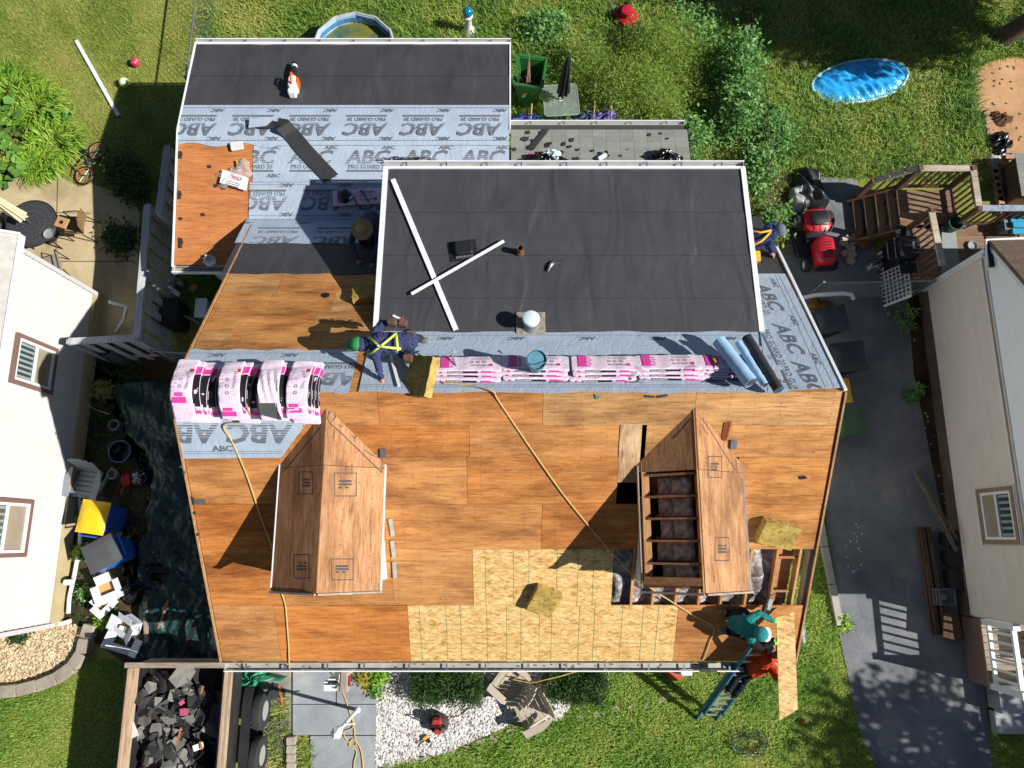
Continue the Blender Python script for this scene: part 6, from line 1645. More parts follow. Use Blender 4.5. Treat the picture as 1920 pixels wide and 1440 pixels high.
# ------------------------------------------------------------------ bins, bags, boxes
def bin_(label, loc, rz, body, lid, bn, ln, open_=False, tilt=0.0, s=1.0, group='wheeled bins'):
    T = thing('wheeled_bin', label, 'bin', loc, rz, group); T.rotation_euler = (tilt, 0, rz); T.scale = (s, s, s)
    m = MB()
    if open_:
        o0 = [(-.2, -.22), (.2, -.22), (.2, .22), (-.2, .22)]; o1 = [(-.29, -.33), (.29, -.33), (.29, .33), (-.29, .33)]
        vs = [(x, y, .08) for x, y in o0] + [(x, y, .98) for x, y in o1] + [(x * .92, y * .92, .98) for x, y in o1] + [(x * .9, y * .9, .14) for x, y in o0]
        fs = [[0, 3, 2, 1]] + [[i, (i + 1) % 4, 4 + (i + 1) % 4, 4 + i] for i in range(4)] + [[4 + i, 4 + (i + 1) % 4, 8 + (i + 1) % 4, 8 + i] for i in range(4)] + [[8 + i, 8 + (i + 1) % 4, 12 + (i + 1) % 4, 12 + i] for i in range(4)] + [[12, 13, 14, 15]]
        m.add(vs, fs)
    else: m.box((0, 0, .53), (.46, .5, .9), None, .05, 1.28)
    B = paint(bn, body, .45, .1, 5); m.build('body', B, T)
    m = MB(); m.box((0, 0, .97), (.6, .68, .05), None, .03); 
    if open_:
        m = MB()
        for a, b in (((-.31, -.35), (.31, -.35)), ((.31, -.35), (.31, .35)), ((.31, .35), (-.31, .35)), ((-.31, .35), (-.31, -.35))): m.bar((a[0], a[1], .98), (b[0], b[1], .98), .05, .05)
        m.build('rim', B, T)
    else:
        m.build('rim', B, T)
        m = MB()
        m.grid(lambda u, v: Vector(((u - .5) * .62, (v - .5) * .7, 1.0 + .07 * (1 - (2 * u - 1) ** 4) * (1 - (2 * v - 1) ** 4) + .012 * (abs(u - .5) < .32 and abs(v - .5) < .32))), 14, 14); m.build('lid', paint(ln, lid, .5, .08, 4, dirt=.1), T, 'all')
    m = MB(); m.tube([(-.24, .36, .92), (-.24, .41, .93), (.24, .41, .93), (.24, .36, .92)], .018, 6); m.build('handle', B, T)
    for x in (-.24, .24):
        m = MB(); m.lathe([(.02, -.03), (.1, -.03), (.1, .03), (.02, .03)], 14, TR((x, .27, .1)) @ eul((0, R(90), 0))); m.build('wheel', BLACKP, T, True)
    return T
bin_('blue bin with a bright yellow lid beside the grey lawn chair', W(210, 968, 0) + Vector((.15, -.05, 0)), R(172), '#2a5ab8', '#f0c018', 'bin_blue', 'lid_yellow')
bin_('blue bin with a dusty black lid next to the rubbish bags', W(230, 1036, 0) + Vector((.1, 0, 0)), R(-62), '#2a6ac8', '#4a4d4e', 'bin_blue2', 'lid_black_dusty', s=1.02)
bin_('open green bin full of dry branches behind the rear roof', W(992, 186, 0), R(-8), '#2e6a34', '#2e6a34', 'bin_green', 'lid_green', True, s=1.15)
bin_('black lidded dark bin in the driveway shade by the gate', W(1535, 622, 0) + Vector((-.1, 0, 0)), R(100), '#22252a', '#2e3238', 'bin_dark', 'lid_dark')
bin_('second dark bin with a flat lid along the house wall', W(1560, 690, 0) + Vector((-.1, 0, 0)), R(96), '#22252a', '#2a2e34', 'bin_dark', 'lid_dark2', s=1.1)
bin_('bin with a yellow lid peeking out beside the right rake edge', W(1563, 748, 0) + Vector((-.32, 0, 0)), R(95), '#2a4a8a', '#e6b41c', 'bin_navy', 'lid_yellow2', s=.9)
bin_('green lidded bin in the driveway below the yellow lidded one', W(1577, 803, 0) + Vector((-.22, 0, 0)), R(105), '#2e5a34', '#3c5c3a', 'bin_green2', 'lid_green2', s=.95)
c = W(985, 160, .98)
T = thing('branch_bundle', 'dry sticks and twigs poking out of the green bin', 'branches', (c.x, c.y, .3)); rr = random.Random(3)
for i in range(26):
    a = rr.uniform(0, 6.28); r0 = rr.uniform(0, .2); L = rr.uniform(.1, .35) if i > 3 else rr.uniform(.5, .75)
    d = Vector((rr.uniform(-.5, .5), rr.uniform(-.1, .9), .8 if i < 4 else .3)).normalized()
    p = Vector((r0 * math.cos(a), r0 * math.sin(a), .45)); m = MB(); m.tube([p, p + d * L * .5 + Vector((.02, 0, .01)), p + d * L], [.024 if i < 4 else .009, .02 if i < 4 else .007, .012 if i < 4 else .003], 6); m.build('stick', paint('dry_wood', '#8a6a50', .9, .2, 9), T)
BAGB = paint('bag_black', '#18181a')
for (px, py, r, h, sd_, lab) in ((268, 1100, .36, .42, 31, 'large glossy black rubbish bag beside the printed cartons'), (252, 1058, .24, .34, 33, 'small knotted black rubbish bag behind the black lidded bin'), (302, 1075, .32, .3, 35, 'black rubbish bag in the shade on the tarp'), (158, 1122, .16, .12, 37, 'flattened black bag beside the drain pipe')):
    T = thing('rubbish_bag', lab, 'rubbish bag', W(px, py)); crumple('bag_skin', BAGB, T, W(px, py), r, h, 12, .9, sd_, flat=.22)
CARD = paint('white_carton', '#d2d4d6', .7, .05, 5); CARDB = paint('blue_carton_print', '#3f62a8', .6, .08, 6); CARDK = paint('kraft_card', '#b08a58', .8, .08, 6)
def carton(label, loc, rot, d, blue):
    T = thing('carton', label, 'carton', loc, 0, 'printed cartons beside the bins'); T.rotation_euler = rot
    x, y, z = d; m = MB()
    for (c, s) in (((0, 0, .005), (x, y, .01)), ((x / 2, 0, z / 2), (.01, y, z)), ((-x / 2, 0, z / 2), (.01, y, z)), ((0, y / 2, z / 2), (x, .01, z)), ((0, -y / 2, z / 2), (x, .01, z))): m.box(c, s)
    b = m.build('box', CARDB if blue else CARD, T)
    m = MB(); m.box((0, 0, z * .5), (x * .97, y * .97, .01)); m.build('inside', CARDK, T)
    for i, (c, s, r) in enumerate((((x * .72, 0, z + .06), (x * .5, y, .008), (0, -.5, 0)), ((-x * .7, 0, z + .02), (x * .5, y, .008), (0, .2, 0)), ((0, y * .72, z + .04), (x, y * .5, .008), (.4, 0, 0)), ((0, -y * .3, z), (x, y * .45, .008), (.12, 0, 0)))):
        m = MB(); m.box((0, 0, 0), s, TR(c) @ eul(r)); m.build('flap', CARD, T)
    P = Print()
    for s in (-1, 1):
        o = Vector((s * (x / 2 + .008), 0, z / 2)); P.rect(o, EYv, EZv, -y * .4, -.01, y * .4, .01); P.rect(o + EZv * .05, EYv, EZv, -y * .3, -.006, y * .3, .006)
        o = Vector((0, s * (y / 2 + .008), z / 2)); P.rect(o, EX, EZv, -x * .35, -.05, x * .35, -.03); P.mb.lathe([(.02, 0), (.04, 0)], 12, TR(o + Vector((x * .3, 0, .04))) @ eul((R(90), 0, 0)), cap=False)
    P.mb.build('carton_print', CARD if blue else CARDB, b)
    return T
carton('white printed carton open beside the black lidded bin', W(206, 1110, .1), (.1, .35, .45), (.3, .42, .32), False)
carton('white carton with open flaps leaning on a plank', W(252, 1172, .15), (.25, -.2, -.5), (.38, .34, .34), False)
carton('blue and white carton tipped over below the other cartons', W(236, 1205, .05), (-.15, .25, -.35), (.4, .36, .34), True)
carton('small torn white carton at the end of the block edging', W(198, 1135, .02), (.3, .3, .9), (.26, .3, .26), False)
for (a, b, lab) in (((258, 1170), (256, 1226), 'grey weathered plank standing by the cartons'), ((272, 1128), (275, 1205), 'short tan plank at the edge of the tarp')):
    m = MB(); m.bar(W(*a, .3), W(*b, .25), .09, .035); one('plank', GREYWY, m, lab, 'plank')
m = MB(); m.bar(W(316, 1125, .3), W(297, 1178, .3), .04, .04); one('wood_strip', paint('pinkish_lath', '#a0705c', .8), m, 'pinkish lath lying on the sunlit tarp', 'lath')
# green tarp spread along the house wall
def tarp_mat():
    t = NT('green_tarp'); v = t.co('Object'); c = srgb('#203f3b')
    col = t.ramp(t.noise(v, 2, 5), [(.3, mul(c, .75)), (.7, mul(c, 1.2))])
    w = t.new('ShaderNodeTexWave', Scale=1.2, Distortion=5.0, Detail=3.0); t.l.new(v, w.inputs['Vector'])
    t.bump(t.math('ADD', w.outputs['Fac'], t.noise(v, 12, 3)), .6, .06)
    return t.out(col, .32, 0, .5)
TARP = tarp_mat()
T = thing('tarp', 'dark green tarp spread over the ground along the house wall', 'tarp', W(330, 1000))
edge = [(218, 725), (226, 770), (246, 815), (285, 850), (300, 900), (285, 950), (275, 1000), (262, 1040), (268, 1080), (270, 1130), (262, 1180), (240, 1235)]
def tf(u, v):
    t = v * (len(edge) - 1); i = min(int(t), len(edge) - 2); f = t - i
    x, y = edge[i][0] + (edge[i + 1][0] - edge[i][0]) * f, edge[i][1] + (edge[i + 1][1] - edge[i][1]) * f
    p = W(x, y); X = p.x + (-5.0 - p.x) * u
    h = .14 + .1 * abs(math.sin(X * 5 + p.y * 1.7)) + .07 * math.sin(p.y * 9 + X * 5) + .05 * abs(math.sin(X * 17 - p.y * 6)) + .02 * math.sin(X * 41 + p.y * 29)
    h += .5 * math.exp(-((u - .35) / .22) ** 2) * math.exp(-((v - .14) / .13) ** 2) + .35 * math.exp(-((u - .15) / .16) ** 2) * math.exp(-((v - .33) / .1) ** 2)
    h *= (1 if 0 < u else .15)
    return Vector((X, p.y + .04 * math.sin(u * 9), max(.02, h)))
m = MB(); m.grid(tf, 60, 120); m.build('tarp_sheet', TARP, T, 'all', world=True)
T = thing('garden_clutter', 'red fuel can lying among clutter by the tarp', 'fuel can', W(243, 902)); m = MB(); m.box((0, 0, .14), (.2, .28, .26), eul((0, .2, .3)), .05); m.build('tank', paint('fuel_red', '#a02a2c', .45), T); m = MB(); m.tube([(-.02, -.15, .2), (-.1, -.3, .1)], .018, 8); m.build('spout', paint('fuel_red2', '#c02a2c', .45), T); m = MB(); m.tube([(0, -.08, .28), (0, -.06, .34), (0, .08, .34), (0, .1, .28)], .016, 6); m.build('handle', paint('fuel_red', '#a02a2c'), T)
T = thing('rubbish_pail', 'blue pail brimming with crushed cans and wrappers', 'pail', W(272, 898)); m = MB(); m.lathe([(.13, 0), (.17, .3), (.16, .3), (.12, .03)], 18); m.build('pail', paint('pail_blue', '#2a3a5c', .5), T, True); rr = random.Random(6)
for i in range(22):
    a, d = rr.uniform(0, 6.28), rr.uniform(0, .13); m = MB(); m.box((0, 0, 0), (.07, .05, .04), TR((d * math.cos(a), d * math.sin(a), .3 + rr.uniform(-.03, .06))) @ eul((rr.uniform(0, 3), rr.uniform(0, 3), 0)), .01); m.build('crushed_can', (paint('can_a', '#b8b4ac', .4), paint('can_b', '#a86a40', .5), paint('can_c', '#6a86a8', .4))[i % 3], T)
T = thing('nursery_pot', 'black plastic tub standing beside the tarp edge', 'tub', W(240, 850)); m = MB(); m.lathe([(.18, 0), (.25, .36), (.235, .36), (.17, .04)], 20); m.build('tub', BLACKP, T, True); m = MB(); m.lathe([(.24, .34), (.255, .34), (.255, .37), (.24, .37)], 20, cap=False); m.build('blue_rim', paint('rim_blue', '#2f6aa0', .5), T, True)
for (px, py, r, h, cc, lab) in ((226, 800, .14, .3, '#5e6a6e', 'grey watering can lying beside the drain'), (222, 840, .15, .22, '#50565a', 'grey pail turned over by the pale house'), (218, 890, .13, .2, '#7d8588', 'pale grey pot beside the fuel can'), (190, 1080, .16, .06, '#6b7174', 'flat grey stone by the drain pipe')):
    m = MB(); m.lathe([(r * .8, 0), (r, h * .6), (r * .9, h), (r * .7, h), (r * .6, h * .3)], 16, TR(W(px, py))); one('garden_pail', paint('pail_' + cc[1:], cc, .6, .15), m, lab, 'pail', 'grey pails by the pale house', True)
m = MB(); m.tube([W(147, 905, .12), W(152, 960, .1), W(150, 1020, .1), W(140, 1075, .1), W(130, 1120, .1), W(128, 1150, .1)], .045, 8); one('drain_pipe', WHITEM, m, 'white drain pipe lying along the foot of the pale house', 'pipe', smooth=True)
m = MB(); m.tube([W(-20, 1186, .2), W(60, 1176, .16), W(120, 1168, .12), W(133, 1164, .1)], .05, 8); one('drain_pipe', WHITEM, m, 'white downspout extension beside the beige gravel bed', 'pipe', smooth=True)
T = thing('utility_meter', 'small white meter box on thin pipes by the pale house', 'meter', W(136, 1090)); m = MB(); m.tube([(-.2, 0, .02), (-.1, .02, .3), (.05, 0, .3)], .012, 6); m.tube([(-.25, .2, .02), (-.15, .2, .25), (-.2, -.2, .25)], .012, 6); m.build('pipe', paint('rusty_iron', '#6a4a38'), T); m = MB(); m.box((.1, 0, .3), (.16, .12, .18), None, .02); m.build('box', WHITEM, T)
# dark clutter between the fence and the house
T = thing('charcoal_bin', 'dark plastic bin with a metal handle in the fenced corner', 'bin', W(335, 600)); m = MB(); m.box((0, 0, .4), (.6, .65, .8), None, .06); m.build('body', BLACKP, T); m = MB(); m.tube([(-.2, .36, .7), (-.2, .42, .75), (.15, .42, .75), (.15, .36, .7)], .014, 6); m.build('handle', STEEL, T)
T = thing('white_chair_part', 'curved white plastic chair back lying in the fenced corner', 'chair part', W(310, 545, .4)); m = MB()
for k in range(2): m.tube([(-.3 + .1 * k, .12 - .1 * k, 0), (-.1, .16 - .1 * k, .05), (.15, .05 - .1 * k, .05), (.35, -.1 - .03 * k, 0)], .035, 8)
m.build('curved_rail', WHITEM, T, True)
T = thing('garden_broom', 'straw broom lying in the dark fenced corner', 'broom', W(370, 540, .2)); m = MB(); m.tube([(0, 0, 0), (.3, -.35, 0)], .014, 6); m.build('handle', LUMX, T); m = MB(); m.box((-.06, .07, 0), (.2, .16, .05), eul((0, 0, .8)), .02); m.build('straw_head', paint('straw', '#a8803c', .9), T)
T = thing('foil_bag', 'crumpled silver bag in the dark fenced corner', 'bag', W(330, 530, .1)); crumple('bag_skin', paint('silver_film', '#8a9096', .25, .2, metal=.5), T, W(330, 530, .1), .2, .2, 9, .9, 41, flat=.4)
T = thing('cooler_box', 'pale blue cooler box beside the bare plywood edge', 'cooler', W(387, 585, .2)); m = MB(); m.box((0, 0, .15), (.25, .45, .3), None, .03); m.build('body', paint('cooler_blue', '#6a8fb4', .4), T); m = MB(); m.box((0, 0, .32), (.27, .47, .05), None, .02); m.build('lid', WHITEM, T)
m = MB(); m.bar(W(345, 592, .5), W(375, 606, .5), .05, .03); one('metal_rail', STEEL, m, 'bare metal rail lying over the charcoal bin', 'rail')
T = thing('wicker_roll', 'rolled chain link mesh standing at the fence corner', 'mesh roll', W(235, 668))
m = MB()
for i in range(18): m.lathe([(.24 + .01 * math.sin(i), .05 + i * .05), (.25 + .01 * math.sin(i), .06 + i * .05)], 18, cap=False)
m.build('wire_ring', STEEL, T)['kind'] = 'stuff'
m = MB(); m.lathe([(.22, 0), (.22, .9)], 14, cap=False); m.build('mesh_core', paint('mesh_dull', '#5c5f60', .7, .3, 30), T)
# ------------------------------------------------------------------ slatted plastic lawn chairs
def lawn_chair(label, loc, rz, mat, rot=None):
    T = thing('lawn_chair', label, 'chair', loc, rz, 'plastic lawn chairs')
    if rot: T.rotation_euler = rot
    for i in range(5):
        m = MB(); m.box((0, -.24 + i * .11, .36 - .025 * (i - 0) * .8), (.5, .1, .02), None, .008); m.build('seat_slat', mat, T)
    for i in range(6):
        x = -.22 + i * .088; h = .74 - .12 * ((i - 2.5) / 2.5) ** 2
        m = MB(); m.bar((x, .26, .26), (x * 1.12, .26 + .3 * h, .26 + .92 * h), .08, .018, (0, -1, .3)); m.build('back_slat', mat, T)
    for s in (-1, 1):
        m = MB(); m.prism([(s * .25, -.36), (s * .40, -.34), (s * .42, .05), (s * .34, .3), (s * .28, .3)], .53, .555); m.build('arm', mat, T)
        m = MB(); m.box((s * .3, -.3, .27), (.05, .09, .54)); m.build('front_leg', mat, T)
        m = MB(); m.bar((s * .29, -.28, .36), (s * .3, .42, .02), .04, .1); m.build('rear_leg', mat, T)
    m = MB(); m.box((0, -.31, .33), (.56, .03, .1)); m.build('apron', mat, T)
    return T
lawn_chair('grey slatted plastic lawn chair against the pale house', W(180, 908), R(-8), paint('chair_grey', '#8b9094', .5, .05, 5))
CB = paint('chair_beige', '#b9aa98', .5, .06, 5, dirt=.1)
lawn_chair('beige slatted lawn chair touching the front gutter line', W(955, 1278), R(-128), CB, (0, R(-6), R(-128)))
lawn_chair('beige slatted lawn chair lying tipped at the edge of the lawn', W(1000, 1322) + Vector((0, 0, .02)), R(-62), CB, (R(6), 0, R(-62)))
# ------------------------------------------------------------------ dump trailer
TX0, TX1, TY0, TY1 = -7.62, -5.62, -2.5, -6.3
T = thing('dump_trailer', 'black dump trailer with raised plank sides parked beside the walk', 'trailer', ((TX0 + TX1) / 2, (TY0 + TY1) / 2, 0))
PALEW = wood('pale_lumber', '#8f745a', '#b39a7e', '#c9b398', 'y', 1, .85, False, .06)
TRB = paint('trailer_black', '#26282b', .4, .15, 5, .1, 40, dirt=.15)
m = MB(); m.box(((TX0 + TX1) / 2, (TY0 + TY1) / 2, .7), (TX1 - TX0 - .1, TY0 - TY1, .1)); m.build('bed', TRB, T, world=True)
for X in (TX0 + .04, TX1 - .04):
    m = MB(); m.box((X, (TY0 + TY1) / 2, .95), (.05, TY0 - TY1, .5)); m.build('side_wall', TRB, T, world=True)
    m = MB(); m.bar((X + (.06 if X > -6.5 else -.03), TY0, 1.2), (X + (.06 if X > -6.5 else -.03), TY1, 1.2), .06, .06); m.build('side_rail', TRB, T, world=True)
    for k in range(2):
        m = MB(); m.box((X, (TY0 + TY1) / 2, 1.28 + k * .2), (.045, TY0 - TY1 - .02, .19)); m.build('side_plank', PALEW, T, world=True)
    m = MB(); m.box((X, (TY0 + TY1) / 2, 1.5), (.15, TY0 - TY1, .04)); m.build('cap_plank', GREYWY if X > -6.5 else PALEW, T, world=True)
for k in range(4):
    m = MB(); m.box(((TX0 + TX1) / 2, TY0 + .03, .85 + k * .19), (TX1 - TX0 - .15, .045, .18)); m.build('head_plank', GREYW, T, world=True)
m = MB(); m.box(((TX0 + TX1) / 2, TY0 + .05, 1.56), (TX1 - TX0 + .1, .1, .05)); m.build('head_rail', GREYW, T, world=True)
m = MB()
for s in (-1, 1): m.bar((-6.62 + s * .4, TY0, .55), (-6.62, TY0 + 1.3, .5), .08, .1)
m.build('tow_frame', TRB, T, world=True)
TYR = paint('tyre_rubber', '#2c2c2d', .85, .12, 9, .3, 60); RIM = paint('rim_silver', '#b4b6b6', .35, .08, 6, metal=.3)
for Y in (-3.55, -4.42):
    for X in (-5.30, -7.94):
        Mx = TR((X, Y, .38)) @ eul((0, R(90), 0))
        m = MB(); m.lathe([(.2, -.1), (.33, -.105), (.37, -.07), (.38, 0), (.37, .07), (.33, .105), (.2, .1)], 28, Mx, cap=False); w = m.build('tyre', TYR, T, True, world=True)
        sx = 1 if X > -6 else -1
        m = MB(); m.lathe([(.2, .09 * sx), (.19, .06 * sx), (.12, .03 * sx), (.08, .07 * sx), (.001, .075 * sx)], 24, Mx); m.build('rim', RIM, w, True, world=True)
        for k in range(8):
            a = k * math.pi / 4; m = MB(); m.lathe([(.018, .0), (.018, .02 * sx)], 8, Mx @ TR((.145 * math.cos(a), .145 * math.sin(a), .045 * sx))); m.build('rim_hole', BLACKP, w, world=True)
for X in (-5.36, -7.88):
    m = MB(); s = 1 if X > -6 else -1
    m.grid(lambda u, v: Vector((X - s * .2 + s * .32 * u * .62, -3.98 + (v - .5) * 1.9, .80 - .25 * max(0, abs(v - .5) * 2 - .75) * 4 * .4)), 2, 12); m.build('fender', TRB, T, 30, world=True)
# load: heap with torn shingles on it
HEAPM = paint('debris_mass', '#2b2a2a', .95, .3, 9, 1.0, 40, bdist=.03)
def heap_z(X, Y): return 1.02 + .12 * math.sin(X * 4.1 + 1) * math.sin(Y * 3.3) + .05 * math.sin(X * 11 + Y * 7)
m = MB(); m.grid(lambda u, v: Vector((TX0 + .1 + (TX1 - TX0 - .2) * u, TY0 - .05 + (TY1 - TY0 + .1) * v, heap_z(TX0 + 2 * u, TY0 - 3.8 * v) - .06 - (.22 if u > .8 else 0))), 30, 40)
o = m.build('debris_heap', HEAPM); tag(o, 'mass of crushed roofing rubbish filling the dump trailer', 'debris', kind='stuff')
SCR = [paint('torn_shingle_a', '#4a4a4a', .9, .2, 20, .6, 120), paint('torn_shingle_b', '#343436', .8, .2, 20, .6, 120), paint('torn_shingle_c', '#77766f', .9, .2, 30, .6, 160), paint('torn_felt', '#242427', .6, .2, 8, .4, 30)]
rr = random.Random(12)
for i in range(150):
    X, Y = rr.uniform(TX0 + .16, TX1 - .28), rr.uniform(-2.65, -4.75) if i < 125 else rr.uniform(-4.75, -6.1); s_ = rr.uniform(.1, .26); n = rr.randint(5, 7); st = rr.choice((.35, .6, .9, 1.2, 1.9))
    pts = [(s_ * rr.uniform(.6, 1.15) * math.cos(6.28 * k / n), s_ * st * rr.uniform(.6, 1.15) * math.sin(6.28 * k / n), rr.uniform(-.05, .05)) for k in range(n)]
    M = TR((X, Y, heap_z(X, Y) + rr.uniform(-.02, .12) - (.12 if X > TX1 - .5 else 0))) @ eul((rr.uniform(-.7, .7), rr.uniform(-.7, .7), rr.uniform(0, 6.28)))
    m = MB(); ctr_ = Vector((0, 0, rr.uniform(-.04, .04))); top = [Vector(p) for p in pts]
    m.add([ctr_] + top + [ctr_ - Vector((0, 0, .01))] + [p - Vector((0, 0, .01)) for p in top], [[0, 1 + k, 1 + (k + 1) % n] for k in range(n)] + [[n + 1, n + 2 + (k + 1) % n, n + 2 + k] for k in range(n)] + [[1 + k, n + 2 + k, n + 2 + (k + 1) % n, 1 + (k + 1) % n] for k in range(n)], M)
    one('shingle_scrap', SCR[min(3, int(rr.random() ** 1.3 * 4))] if i % 11 else SCR[2], m, 'torn dark shingle scrap heaped in the dump trailer', 'scrap', 'shingle scraps in the dump trailer')
for i, (px, py, c, d, lab) in enumerate(((345, 1335, '#b04a6a', (.16, .14), 'pink and white wrapper piece in the trailer load'), (341, 1318, '#d83a78', (.1, .07), 'small magenta wrapper scrap in the trailer load'), (372, 1400, '#d8d4cc', (.2, .12), 'pale torn card in the trailer load'), (245, 1370, '#b8b6b0', (.22, .3), 'pale grey board piece in the trailer load'))):
    m = MB(); m.box((0, 0, 0), (d[0], d[1], .015), TR(W(px, py, 1.22)) @ eul((.2, .15, rr.uniform(0, 3)))); one('litter_piece', paint('litter_%d' % i if False else 'litter_' + c[1:], c, .6, .15), m, lab, 'litter')
for (a, b, lab) in (((340, 1364), (331, 1395), 'splintered orange stick in the trailer load'), ((381, 1286), (377, 1300), 'short reddish stick in the trailer load'), ((375, 1390), (378, 1405), 'brown leaf shaped splinter in the trailer load')):
    m = MB(); m.bar(W(*a, 1.28), W(*b, 1.25), .035, .02); one('wood_splinter', paint('splinter_orange', '#b06a30', .8), m, lab, 'stick')
T = thing('green_tarp_bundle', 'bundled green tarp on the ground beside the trailer', 'tarp', W(480, 1268)); crumple('tarp_sheet', paint('bright_tarp', '#2c8060', .45, .2, 4, .5, 20), T, W(482, 1268), .42, .3, 12, .5, 51, flat=.4)
for i, (px, py, s_) in enumerate(((470, 1290, .25), (520, 1300, .22), (500, 1320, .1), (475, 1375, .22), (520, 1362, .25), (497, 1335, .12), (525, 1400, .2), (490, 1380, .15))):
    n = 6; m = MB(); c = W(px, py, .06); m.slab([c + Vector((s_ * rr.uniform(.6, 1.1) * math.cos(6.28 * k / n), s_ * rr.uniform(.6, 1.1) * math.sin(6.28 * k / n), 0)) for k in range(n)], (0, 0, .012)); one('dropped_shingle', SCR[i % 2], m, 'dropped dark shingle piece on the ground beside the trailer wheels', 'scrap', 'shingles dropped beside the trailer')
m = MB(); m.bar(W(523, 1285, .08), W(532, 1330, .08), .05, .02); one('wood_splinter', paint('splinter_orange', '#b06a30'), m, 'long orange wood splinter beside the walk', 'stick')
sheet_g('gravel_strip', [(462, 1245), (548, 1245), (545, 1500), (450, 1500)], .012, GRAVB)
# ------------------------------------------------------------------ front walk furniture
T = thing('lamp_post', 'white lamp post with a cross arm beside the front walk', 'lamp post', W(671, 1330)); z_ = Vector((0, 0, 1))
m = MB(); m.lathe([(.09, .0), (.06, .06), (.038, .1), (.036, 1.62)], 14); m.build('post', WHITEM, T, True)
m = MB(); m.tube([(-.02, 0, 1.3), (.22, .02, 1.3)], .016, 8); m.build('cross_arm', WHITEM, T)
m = MB(); m.lathe([(.05, 1.62), (.08, 1.68), (.1, 1.9), (.12, 1.92), (.02, 2.05)], 6); m.build('lantern', WHITEM, T)
for k in range(3):
    m = MB(); m.box((0, -.088, 1.72 + k * .06), (.1, .01, .02)); m.build('louvre', BLACKP, T)
T = thing('mailbox', 'grey mailbox with a red flag near the front gutter', 'mailbox', W(668, 1256)); m = MB(); m.box((0, .1, .5), (.09, .09, 1.0)); m.build('post', WHITEM, T)
m = MB(); m.prism([(-.1, 0), (.1, 0), (.1, .12), (.06, .19), (-.06, .19), (-.1, .12)], -.22, .22, TR((0, 0, 1.0)) @ eul((R(90), 0, 0))); m.build('box', paint('mailbox_taupe', '#a08d84', .45), T)
m = MB(); m.box((.11, -.02, 1.12), (.015, .2, .1)); m.build('flag', paint('flag_red', '#b02a34', .5), T)
T = thing('porch_bracket', 'white porch step rail end with black louvres under the gutter', 'rail end', W(645, 1258)); m = MB(); m.box((0, 0, .5), (.14, .1, 1.0), None, .01); m.box((-.05, -.12, .95), (.26, .2, .1), None, .01); m.build('rail_post', WHITEM, T)
for k in range(3):
    m = MB(); m.box((.02, .02 - k * .06, 1.06), (.2, .025, .05)); m.build('louvre', BLACKP if k % 2 else WHITEM, T)
T = thing('air_compressor', 'red pancake air compressor standing on the white gravel', 'compressor', W(824, 1352)); RED = paint('machine_red', '#a8342c', .45, .12, 6)
m = MB(); m.lathe([(.05, .06), (.2, .1), (.22, .16), (.2, .22), (.05, .26)], 20); m.build('tank', paint('tank_dark', '#3a2420', .5), T, True)
m = MB(); m.box((-.02, .06, .34), (.2, .18, .2), None, .04); m.build('motor', RED, T); m = MB(); m.box((0, -.14, .26), (.16, .12, .12), None, .03); m.build('pump_head', RED, T)
m = MB(); m.tube([(-.16, -.05, .25), (-.16, 0, .5), (.16, 0, .5), (.16, -.05, .25)], .014, 6); m.build('handle', BLACKP, T); m = MB(); m.lathe([(.001, 0), (.04, 0), (.04, .03)], 12, TR((.12, -.1, .35))); m.build('gauge', STEEL, T)
for k in range(3):
    a = k * 2.1; m = MB(); m.lathe([(.03, 0), (.03, .09)], 8, TR((.15 * math.cos(a), .15 * math.sin(a), 0))); m.build('foot', BLACKP, T)
T = thing('cordless_drill', 'small yellow cordless drill lying on the white gravel', 'drill', W(796, 1387, .03)); m = MB(); m.tube([(-.12, -.08, .05), (0, 0, .05)], [.012, .018], 8); m.build('bit', BLACKP, T); m = MB(); m.box((.05, .03, .05), (.12, .07, .07), eul((0, 0, .6)), .02); m.build('drill_body', paint('tool_yellow', '#dca52a'), T); m = MB(); m.box((.07, -.05, .04), (.06, .12, .05), eul((0, 0, .6)), .01); m.build('grip', BLACKP, T)
m = MB(); m.box((0, 0, .03), (.09, .2, .05), TR(W(965, 1345)), .01); one('grey_brick', BLK, m, 'single grey brick at the edge of the front gravel', 'brick')
T = thing('paint_can', 'white can on an orange base under the front gutter', 'can', W(1272, 1252)); m = MB(); m.box((.08, 0, .3), (.26, .2, .2), None, .03); m.build('can_body', WHITEM, T); m = MB(); m.lathe([(.22, 0), (.22, .12), (.18, .16)], 18, TR((-.1, -.02, .05))); m.build('base', paint('base_orange', '#b8502a', .5), T, True); m = MB(); m.lathe([(.06, 0), (.06, .25)], 10, TR((0, 0, 0))); m.build('stand', BLACKP, T)
for i, (px, py) in enumerate(((950, 1395), (895, 1408), (818, 1425), (1000, 1380), (1148, 1362))):
    m = MB(); m.tube([W(px, py), W(px, py, .28) + Vector((.03, 0, 0))], .012, 5); m.box((0, 0, .3), (.08, .02, .05), TR(W(px, py))); one('garden_light', BLACKP, m, 'small black stake light along the front gravel edge', 'garden light', 'stake lights along the front bed')
m = MB(); m.bar(W(1350, 1242, .05), W(1352, 1268, .05), .03, .02); one('wood_offcut', paint('splinter_orange', '#b06a30'), m, 'narrow orange offcut on the lawn by the ladder', 'offcut')
m = MB(); m.bar(W(1500, 1358, .06), W(1514, 1350, .06), .03, .02); one('wood_offcut', paint('splinter_orange', '#b06a30'), m, 'little wood offcut on the lawn below the carried board', 'offcut')
T = thing('window_well', 'grey metal length and slab lying beside the right wall', 'metal length', W(1500, 1165)); m = MB(); m.box((0, 0, .03), (.2, .6, .05), None, .01); m.build('slab', CONC, T); m = MB(); m.bar((-.02, .3, .08), (.02, -.45, .08), .06, .04); m.build('channel', STEEL, T)
